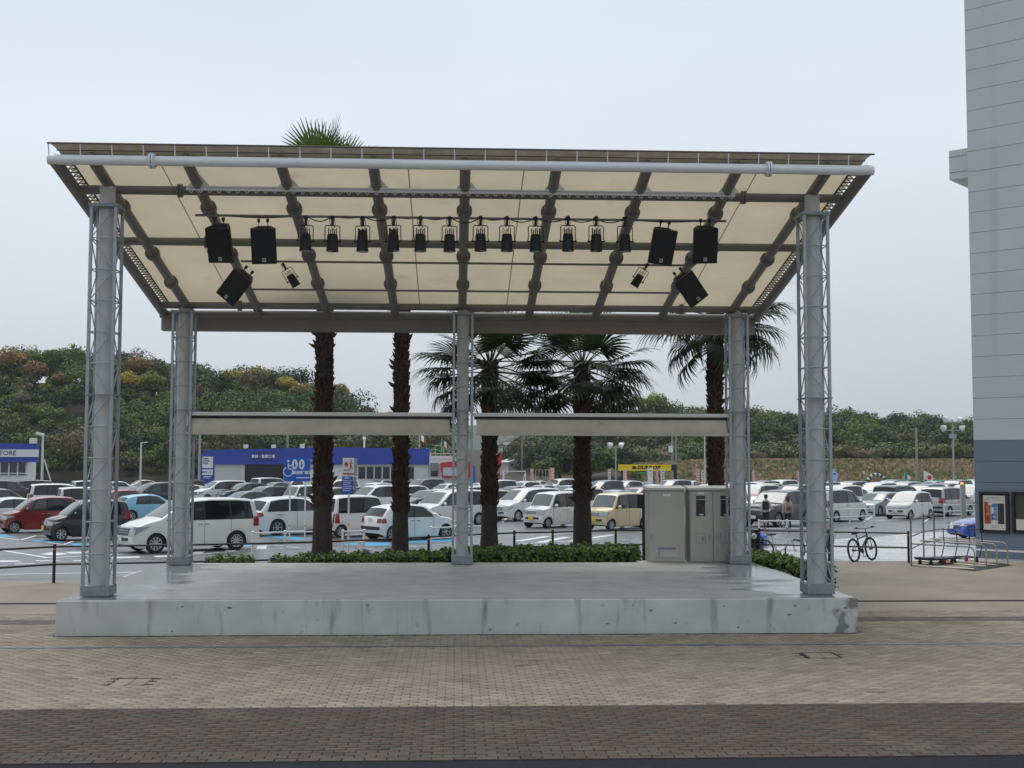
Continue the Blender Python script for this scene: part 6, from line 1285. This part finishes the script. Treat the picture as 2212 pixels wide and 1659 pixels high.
# goal frames
for px0,px1,py0,py1,Y_,m,lb in((1087,1135,1018,1041,118,m_wht,'white pipe goal frame with green netting left of the wide pink banner'),(1157,1186,1015,1038,126,m_pole,'grey pipe frame left of the wide pink banner')):
    a=at(px0,py1,Y=Y_); wd=at(px1,py1,Y=Y_).x-a.x; h0=at(px0,py0,Y=Y_).z-lotz(Y_); t_=thing('goal_frame',lb,'goal',(a.x,Y_,lotz(Y_)))
    q=MB(); q.tube([(0,0,-.1),(0,0,h0),(wd,0,h0),(wd,0,-.1)],.05,6); q.tube([(0,0,h0),(.1,1.2,h0*.75),(.1,1.4,-.1)],.03,5); q.tube([(wd,0,h0),(wd-.1,1.2,h0*.75),(wd-.1,1.4,-.1)],.03,5); q.build('frame',m,t_)
    if m is m_wht: q=MB(); q.grid(lambda u,v:(.1+(wd-.2)*u,1.42,h0*.62*v),10,6); q.build('netting',mat('netting_green',(.02,.14,.10),.8),t_)
    else:
        q=MB()
        for k in range(1,4): q.cyl((wd*k/4,0,-.1),(wd*k/4,0,h0),.025,n=6)
        q.build('bar',m,t_)['kind']='stuff'
# overhead cables, far
m_wire=mat('cable_dark',(.05,.05,.055),.7)
for k,(z0,z1) in enumerate(((891,889),(884,880))):
    a=at(622,z0,Y=168); b=at(1128,931+k*4,Y=260); q=MB(); q.tube([a.lerp(b,i/14)+Vector((0,0,-1.6*math.sin(math.pi*i/14))) for i in range(15)],.02,4); tag(q.build('overhead_cable',m_wire),('lower' if k==0 else 'upper')+' overhead cable between the two utility poles with cross arms','cable','overhead cables')
# ---------------------------------------------------------------- bicycles, motor scooter
def bicycle(x,y,z,rz,label,mf,m_t,city=True,lean=6,R=.335):
    t_=thing('bicycle',label,'bicycle',(x,y,z),R_(rz)); t_.rotation_euler=(R_(lean),0,R_(rz)); wb=1.06
    for sx_ in(-wb/2,wb/2):
        q=MB(); q.tube([(sx_+R*math.cos(a),0,R+R*math.sin(a)) for a in [6.2832*i/28 for i in range(28)]],.024 if city else .032,6,closed=True); w_=q.build('wheel',m_tyre,t_)
        q=MB(); q.tube([(sx_+(R-.03)*math.cos(a),0,R+(R-.03)*math.sin(a)) for a in [6.2832*i/24 for i in range(24)]],.009,4,closed=True); q.cyl((sx_,-.05,R),(sx_,.05,R),.03,n=8); q.build('rim',m_rim if city else m_blk,w_)
        q=MB()
        for i in range(14): a=6.2832*i/14; q.cyl((sx_+.03*math.cos(a+.6),.02*(-1)**i,R+.03*math.sin(a+.6)),(sx_+(R-.03)*math.cos(a),0,R+(R-.03)*math.sin(a)),.0022,n=3,caps=False)
        q.build('spokes',m_galv,w_)
    bb=(-.10,0,.29); seat=(-.27,0,.80); head=(.36,0,.86 if city else .82); hl=(.40,0,.68 if city else .70); rear=(-wb/2,0,R); frt=(wb/2,0,R)
    q=MB(); q.tube([hl,(.12,0,.36 if city else .5),bb],.032 if city else .028,8); q.tube([seat,bb],.018,8); 
    if not city: q.tube([(-.22,0,.66),(.38,0,.76)],.022,8)
    else: q.tube([(.36,0,.75),(.08,0,.45),(-.16,0,.45)],.016,8)
    q.tube([head,hl],.022,8)
    for s_ in(-1,1): q.tube([(hl[0],0,hl[2]),(hl[0]+.03,s_*.05,hl[2]-.05),(frt[0],s_*.055,frt[2])],.013,6); q.tube([bb,(rear[0],s_*.06,rear[2])],.011,6); q.tube([(-.22,0,.66),(rear[0],s_*.06,rear[2])],.010,6)
    q.build('frame',mf,t_)
    q=MB(); q.tube([(head[0]-.02,0,head[2]),(head[0]-.04,0,head[2]+.14)],.014,6); b0=(head[0]-.04,0,head[2]+.14)
    if city: q.tube([(b0[0]-.22,-.27,b0[2]+.05),(b0[0]-.05,-.22,b0[2]+.06),b0,(b0[0]-.05,.22,b0[2]+.06),(b0[0]-.22,.27,b0[2]+.05)],.012,6)
    else: q.tube([(b0[0]-.05,-.34,b0[2]+.03),b0,(b0[0]-.05,.34,b0[2]+.03)],.014,6)
    hb=q.build('handlebar',m_galv if city else m_blk,t_)
    q=MB()
    for s_ in(-1,1): q.cyl((b0[0]-(.12 if city else .03),s_*.23,b0[2]+.05),(b0[0]-(.23 if city else .05),s_*.30,b0[2]+.05),.018,n=6)
    q.build('grip',m_blk,hb)
    q=MB(); q.add([(-.42,-.08,.86),(-.42,.08,.86),(-.12,.02,.87),(-.12,-.02,.87),(-.41,-.07,.81),(-.41,.07,.81),(-.13,.02,.83),(-.13,-.02,.83)],[(0,3,2,1),(4,5,6,7),(0,1,5,4),(1,2,6,5),(2,3,7,6),(3,0,4,7)]); q.cyl((-.27,0,.79),(-.275,0,.83),.014,n=6); q.build('saddle',m_blk,t_)
    q=MB(); q.lathe([(.0,-.055),(.085,-.055),(.085,-.05),(0,-.05)],14,'y',(bb[0],0,bb[2])); 
    for s_,dz in((-1,-.16),(1,.16)): q.cyl((bb[0],s_*.07,bb[2]),(bb[0]+.05*s_,s_*.08,bb[2]+dz),.011,n=6); q.box((bb[0]+.05*s_,s_*.13,bb[2]+dz),(.09,.09,.022))
    q.build('crank_pedals',m_galv if city else m_blk,t_)
    if city:
        for sx_,a0,a1 in((-wb/2,15,190),(wb/2,20,150)):
            q=MB(); pts=[(sx_+(R+.035)*math.cos(R_(a)),0,R+(R+.035)*math.sin(R_(a))) for a in [a0+(a1-a0)*i/10 for i in range(11)]]; q.tube(pts,.020,6); q.build('mudguard',m_polew,t_)
        q=MB()
        for s_ in(-.07,0,.07): q.cyl((-.75,s_,.74),(-.35,s_,.72),.007,n=5)
        q.cyl((-.72,.07,.74),(-.56,.07,.36),.006,n=5); q.cyl((-.72,-.07,.74),(-.56,-.07,.36),.006,n=5); q.build('carrier',m_galv,t_)
        q=MB(); q.tube([(.52,-.14,.80),(.52,.14,.80),(.78,.15,.82),(.78,-.15,.82)],.008,4,closed=True); q.tube([(.55,-.11,.62),(.55,.11,.62),(.74,.11,.62),(.74,-.11,.62)],.008,4,closed=True)
        for sx2 in(.52,.6,.7,.78):
            for s_ in(-.14,.14): q.cyl((sx2,s_,.81),(sx2*.9+.075,s_*.78,.62),.004,n=4)
        q.build('basket',m_galv,t_)
    q=MB(); q.cyl((-.42,.07,.30),(-.50,.20,.0),.012,n=6); q.build('kickstand',m_galv,t_)
    return t_
p=at(1683,1204,z=0); bicycle(p.x,p.y,gz(p.x,p.y),8,'white city bicycle parked behind the hedge at the right rear corner',m_polew,m_rim,True,4)
p=at(1866,1211,z=0); bicycle(p.x,p.y,0,43,'dark olive mountain bicycle on its stand at the edge of the paving',mat('bike_olive',(.035,.045,.018),.4),m_blk,False,-7)
p=at(1788,1199,z=0); bicycle(p.x,p.y,0,62,'dark bicycle mostly hidden by the right front column',m_blk,m_blk,True,4)
p=at(1634,1205,z=0); ms=thing('motor_scooter','black motor scooter with a bright blue cover on its seat, behind the right rear column','motor scooter',(p.x,p.y,gz(p.x,p.y)),R_(250)); m_bc=mat('cover_blue',(.01,.12,.62),.55)
for sx_ in(-.62,.62):
    q=MB(); q.lathe([(.12,-.05),(.22,-.06),(.25,-.03),(.25,.03),(.22,.06),(.12,.05)],18,'y',(sx_,0,.25)); w_=q.build('wheel',m_tyre,ms); q=MB(); q.lathe([(0,-.04),(.13,-.05),(.13,.05),(0,.04)],14,'y',(sx_,0,.25)); q.build('rim',m_galv,w_)
q=MB(); q.prism([(-.8,.5),(-.55,.38),(-.2,.3),(.25,.28),(.42,.35),(.55,.9),(.48,.98),(.30,.55),(-.1,.42),(-.15,.70),(-.8,.78)],lambda u:(u[0],-.17,u[1]),lambda u:(u[0],.17,u[1])); q.build('body',m_blk,ms)
q=MB(); q.grid(lambda u,v:(-.85+.85*u,-.24+.48*v,.82+.10*math.sin(u*3)-.18*abs(v-.5)**2*4+.03*math.sin(9*u+7*v)),8,6); q.grid(lambda u,v:(-.85+.85*u,-.25-.03*math.sin(5*u),.45+.33*v),8,4); q.grid(lambda u,v:(-.85+.85*u,.25+.03*math.sin(5*u),.45+.33*v),8,4); q.build('seat_cover',m_bc,ms)
q=MB(); q.tube([(.62,0,.25),(.50,0,.95)],.035,8); q.tube([(.38,-.34,1.05),(.48,-.1,1.0),(.48,.1,1.0),(.38,.34,1.05)],.018,6); q.build('handlebar',m_blk,ms)
for s_ in(-1,1): q=MB(); q.cyl((.45,s_*.25,1.03),(.43,s_*.3,1.22),.007,n=5); q.ball((.42,s_*.33,1.25),(.03,.07,.05),8,6); q.build('mirror',m_galv,ms)
q=MB(); q.ball((.64,0,.82),(.05,.1,.09),10,6); q.build('headlight',m_lamp,ms); q=MB(); q.tube([(-.3,-.2,.28),(-.75,-.2,.34),(-.85,-.2,.36)],[.04,.055,.05],8); q.build('exhaust',m_galv,ms)
# ---------------------------------------------------------------- trolley bay by the building
m_stl=mat('stainless_pipe',(.30,.285,.26),.4,.6); m_rust=mat('worn_pipe',(.16,.12,.11),.55)
tbx=thing('trolley_bay','steel pipe trolley bay with curved rails in front of the blue grey wall','trolley bay',tuple(at(1969,1223,z=0))); o0=at(1969,1223,z=0)
A0=at(1969,1223,z=0)-o0; A1=at(1996,1207.5,z=0)-o0; A2=at(2019,1203,z=0)-o0; A3=at(2040,1199,z=0)-o0
for a in(A0,A1,A2):
    q=MB(); q.cyl((a.x,a.y,0),(a.x,a.y,1.38),.024,n=8); q.ball((a.x,a.y,1.38),.03,8,5); q.build('post',m_rust,tbx)
for h_ in(1.33,.85,.50):
    q=MB(); q.tube([(a.x,a.y,h_) for a in(A0,A1,A2,A3)],.018,6); q.build('rail',m_rust,tbx)
for k,((px,py),(qx,qy)) in enumerate((((2106,1232),(1971,1223)),((2131,1226),(1990,1214)),((2154,1223.5),(2012,1209)),((2177,1220),(2030,1205)))):
    a=at(px,py,z=0)-o0; b=at(qx,qy,z=0)-o0; d=(b-a); d.z=0; L_=d.length; u=d/L_; h_=.64
    q=MB(); q.tube([a,a+Vector((0,0,h_-.16)),a+u*.04+Vector((0,0,h_-.06)),a+u*.14+Vector((0,0,h_)),b+Vector((0,0,h_))],.021,8); rr2=q.build('hoop_rail',m_stl,tbx)
    for zq in(.18,.34): q=MB(); q.cyl(tuple(a+Vector((0,0,zq))),tuple(a+Vector((0,0,zq+.08))),.0225,n=8); q.build('yellow_band',MT['band_yellow'],rr2)
    q=MB(); q.tube([a+Vector((0,0,.03)),b+Vector((0,0,.03))],.017,6); q.build('floor_rail',m_stl,tbx)
a,b,c=at(2104,1234,z=0)-o0,at(2185,1222,z=0)-o0,at(2165,1214,z=0)-o0; q=MB(); q.add([(a.x,a.y,.012),(b.x,b.y,.012),(c.x,c.y,.012),(a.x-.2,a.y+.55,.012)],[(0,1,2,3)]); q.build('rubber_mat',m_blk,tbx)
def trolley(px,py,rz,label,deck):
    p=at(px,py,z=0); t_=thing('platform_trolley',label,'trolley',(p.x,p.y,0),R_(rz),'hand trolleys in the trolley bay')
    if deck: q=MB(); q.box((0,0,.17),(1.15,.55,.05)); q.box((-.5,0,.2),(.3,.5,.04)); q.build('deck',m_blk,t_)
    else: q=MB(); q.tube([(-.5,-.25,.17),(.5,-.25,.17),(.5,.25,.17),(-.5,.25,.17)],.018,6,closed=True); q.cyl((-.1,-.25,.17),(-.1,.25,.17),.014,n=6); q.build('deck_frame',m_blk,t_)
    q=MB(); q.tube([(.52,-.24,.17),(.66,-.24,.55),(.62,-.24,.92),(.58,-.2,1.0),(.58,.2,1.0),(.62,.24,.92),(.66,.24,.55),(.52,.24,.17)],.016,6); q.cyl((.66,-.24,.6),(.66,.24,.6),.012,n=6); q.build('handle',m_blk,t_)
    for sx_ in(-.45,.45):
        for s_ in(-.2,.2): q=MB(); q.cyl((sx_,s_-.018,.065),(sx_,s_+.018,.065),.065,n=12); q.box((sx_,s_,.12),(.05,.05,.06)); q.build('caster',m_blk if deck or s_<0 else m_fr,t_)
trolley(2022,1219,28,'black platform trolley with a solid deck in the trolley bay',True); trolley(2075,1216,24,'thin framed trolley without a deck, nearer the wall',False)
# ---------------------------------------------------------------- people
m_skin=mat('skin',(.46,.29,.21),.6); m_hair=mat('hair_black',(.012,.010,.010),.6)
def person(x,y,z,rz,H,label,top,bot,shoe,hair,hat=None,stride=.18,pack=None,arm=None,scale_w=1.):
    t_=thing('person',label,'person',(x,y,z),R_(rz)); k=H/1.62
    J=[(0,0,.90),(0,.01,1.05),(0,.02,1.20),(0,.02,1.33),(0,.0,1.40),(0,-.015,1.47),(0,-.02,1.54),(0,-.02,1.60)]
    E=[(i,i+1) for i in range(7)]; Rr=[.14,.125,.135,.13,.055,.055,.085,.06]
    for s_ in(-1,1):
        b=len(J); f=stride*s_
        J+= [(s_*.085,0,.84),(s_*.09,-f*.5-.02,.47),(s_*.095,-f+.02,.09),(s_*.10,-f-.11,.035)]; Rr+= [.095,.062,.042,.036]; E+= [(0,b),(b,b+1),(b+1,b+2),(b+2,b+3)]
        b=len(J); A_=arm[0 if s_<0 else 1] if arm else ((.0,.04,-.26),(.02,-.05,-.50))
        J+= [(s_*.155,.01,1.31),(s_*(.20+A_[0][0]),A_[0][1],1.31+A_[0][2]),(s_*(.21+A_[1][0]),A_[1][1],1.31+A_[1][2])]; Rr+= [.06,.045,.033]; E+= [(3,b),(b,b+1),(b+1,b+2)]
    me=bpy.data.meshes.new('body'); me.from_pydata([tuple(c*k for c in j) for j in J],E,[]); o=link('body',me,t_); o['pre']=1
    md=o.modifiers.new('s','SKIN'); me.skin_vertices.new() if not me.skin_vertices else None
    for v,r_ in zip(me.skin_vertices[0].data,Rr): v.radius=(r_*k*scale_w,r_*k*.85*scale_w)
    me.skin_vertices[0].data[0].use_root=True; md.use_smooth_shade=True; sb=o.modifiers.new('u','SUBSURF'); sb.levels=1; sb.render_levels=1
    dg=bpy.context.evaluated_depsgraph_get(); nm=bpy.data.meshes.new_from_object(o.evaluated_get(dg)); o.modifiers.clear(); o.data=nm; del o['pre']
    nm.materials.clear(); nm.materials.append(m_skin)
    # clothes: shells a little proud of the body, ending at neck, cuffs and ankles
    def shell(name,test,m,off):
        n_=len(nm.vertices); co=[v.co.copy()+v.normal*off for v in nm.vertices]; fs=[tuple(p.vertices) for p in nm.polygons if test(p.center/k)]
        use=sorted({i for f in fs for i in f}); mp_={i:j for j,i in enumerate(use)}; q=MB(); q.add([co[i] for i in use],[[mp_[i] for i in f] for f in fs],0,True); return q.build(name,m,t_)
    wr=[Vector(J[14]),Vector(J[21])]
    shell('jacket',lambda c:.84<c.z<1.425 and min((c-w_).length for w_ in wr)>.05 or (abs(c.x)>.15 and c.z<1.42 and min((c-w_).length for w_ in wr)>.05 and c.z>.7),top,.018*k)
    shell('trousers',lambda c:.085<c.z<.93 and abs(c.x)<.17,bot,.014*k)
    for s_ in(-1,1):
        f=stride*s_; q=MB(); q.ball((s_*.10*k,(-f-.05)*k,.04*k),(.047*k,.125*k,.045*k),10,6); q.build('shoe',shoe,t_)
    for w_ in wr:
        q=MB(); c=w_*k
        q.ball((c.x,c.y-.005,c.z-.05*k),(.018*k,.036*k,.05*k),8,6)
        for i in range(4):
            y_=c.y+(-.028+.018*i)*k; ln_=(.062,.072,.07,.055)[i]*k; q.tube([(c.x,y_,c.z-.085*k),(c.x-.004*math.copysign(1,c.x),y_,c.z-.085*k-ln_*.55),(c.x-.018*math.copysign(1,c.x),y_,c.z-.085*k-ln_)],[.009*k,.008*k,.006*k],5)
        q.tube([(c.x,c.y-.03*k,c.z-.03*k),(c.x-.01*math.copysign(1,c.x),c.y-.055*k,c.z-.065*k),(c.x-.012*math.copysign(1,c.x),c.y-.058*k,c.z-.095*k)],[.011*k,.009*k,.007*k],5); q.build('hand',m_skin,t_)
    hd=MB(); hd.ball((0,-.02*k,1.555*k),(.078*k,.095*k,.115*k),14,10); h_=hd.build('head',m_skin,t_)
    q=MB()
    for s_ in(-1,1): q.ball((s_*.03*k,-.108*k,1.565*k),(.012*k,.008*k,.008*k),6,4)
    q.build('eye',m_hair,h_); q=MB(); q.ball((0,-.118*k,1.54*k),(.013*k,.018*k,.02*k),6,5); q.build('nose',m_skin,h_); q=MB(); q.ball((0,-.108*k,1.505*k),(.024*k,.006*k,.007*k),6,4); q.build('mouth',mat('lips',(.32,.12,.10),.6),h_)
    q=MB()
    for s_ in(-1,1): q.ball((s_*.08*k,-.015*k,1.55*k),(.012*k,.022*k,.03*k),6,5)
    q.build('ear',m_skin,h_)
    q=MB(); q.ball((0,.0,1.585*k),(.094*k,.108*k,.105*k),14,9)
    if hair[1]: q.ball((0,.05*k,1.48*k),(.085*k,.06*k,.13*k),12,8)
    q.build('hair',hair[0],t_)
    if hat: q=MB(); q.ball((0,-.01*k,1.62*k),(.10*k,.115*k,.085*k),14,8); q.box((0,-.13*k,1.61*k),(.15*k,.1*k,.012*k)); q.build('cap',hat,t_)
    if pack:
        q=MB(); q.add([(-.15,.12,.95),(.15,.12,.95),(.15,.14,1.35),(-.15,.14,1.35),(-.14,.27,.96),(.14,.27,.96),(.12,.24,1.36),(-.12,.24,1.36)],[(0,1,2,3),(4,7,6,5),(0,4,5,1),(1,5,6,2),(2,6,7,3),(3,7,4,0)]); q.v=[tuple(c*k for c in v) for v in q.v]; bp=q.build('backpack',pack[0],t_)
        q=MB(); q.box((0,.275*k,1.07*k),(.20*k,.05*k,.16*k)); q.build('pocket',pack[1],bp); q=MB()
        for s_ in(-1,1): q.tube([(s_*.10*k,.14*k,1.33*k),(s_*.10*k,.02*k,1.40*k),(s_*.11*k,-.12*k,1.28*k),(s_*.13*k,-.05*k,1.02*k),(s_*.13*k,.13*k,.98*k)],.018*k,6)
        q.build('strap',pack[0],bp)
    return t_
p=lotp(1655,1143); person(p.x,p.y,p.z,160,1.62,'person walking away in a white top with a black shoulder bag and black hat',mat('cloth_white',(.55,.54,.53),.8,var=.1,vs=8),mat('cloth_black',(.02,.02,.022),.8),m_blk,(m_hair,False),m_blk,.12,(mat('bag_black',(.015,.015,.016),.7),m_blk),(((.0,-.06,-.25),(.02,-.26,-.33)),((.0,.04,-.26),(.02,-.02,-.5))))
p=lotp(1702,1144.5); person(p.x,p.y,p.z,172,1.58,'person walking away with reddish hair, pale pink jacket and beige patterned backpack',mat('cloth_pink',(.50,.36,.36),.8,var=.1,vs=8),mat('cloth_denim',(.02,.026,.05),.8),mat('shoe_white',(.6,.6,.6),.6),(mat('hair_auburn',(.06,.018,.015),.6),True),None,.16,(mat('pack_beige',(.40,.30,.24),.8,var=.35,vs=14),mat('pack_brown',(.16,.10,.08),.8)))
p=at_lot(1336,1041,.3); p=at(1336,1052,Y=118); person(p.x,118,lotz(118),20,1.62,'distant person in pale blue clothing and an orange cap, left of the floodlight pole',mat('cloth_pale_blue',(.30,.42,.55),.8),mat('cloth_pale_blue2',(.30,.42,.55),.8),m_blk,(m_hair,False),mat('cap_orange',(.55,.14,.06),.7),.1)
# ---------------------------------------------------------------- damp air
m_hz=bpy.data.materials.new('damp_air'); m_hz.use_nodes=True; t=m_hz.node_tree; t.nodes.remove(t.nodes['Principled BSDF']); pv=t.nodes.new('ShaderNodeVolumePrincipled')
pv.inputs['Color'].default_value=(.93,.95,.98,1); pv.inputs['Density'].default_value=.00018; t.links.new(pv.outputs[0],t.nodes['Material Output'].inputs['Volume'])
q=MB(); q.box2((-2800,-80,-20),(2800,3400,120)); o=q.build('haze',m_hz); o['kind']='stuff'; tag(o,'thin damp haze softening the far hills','haze')
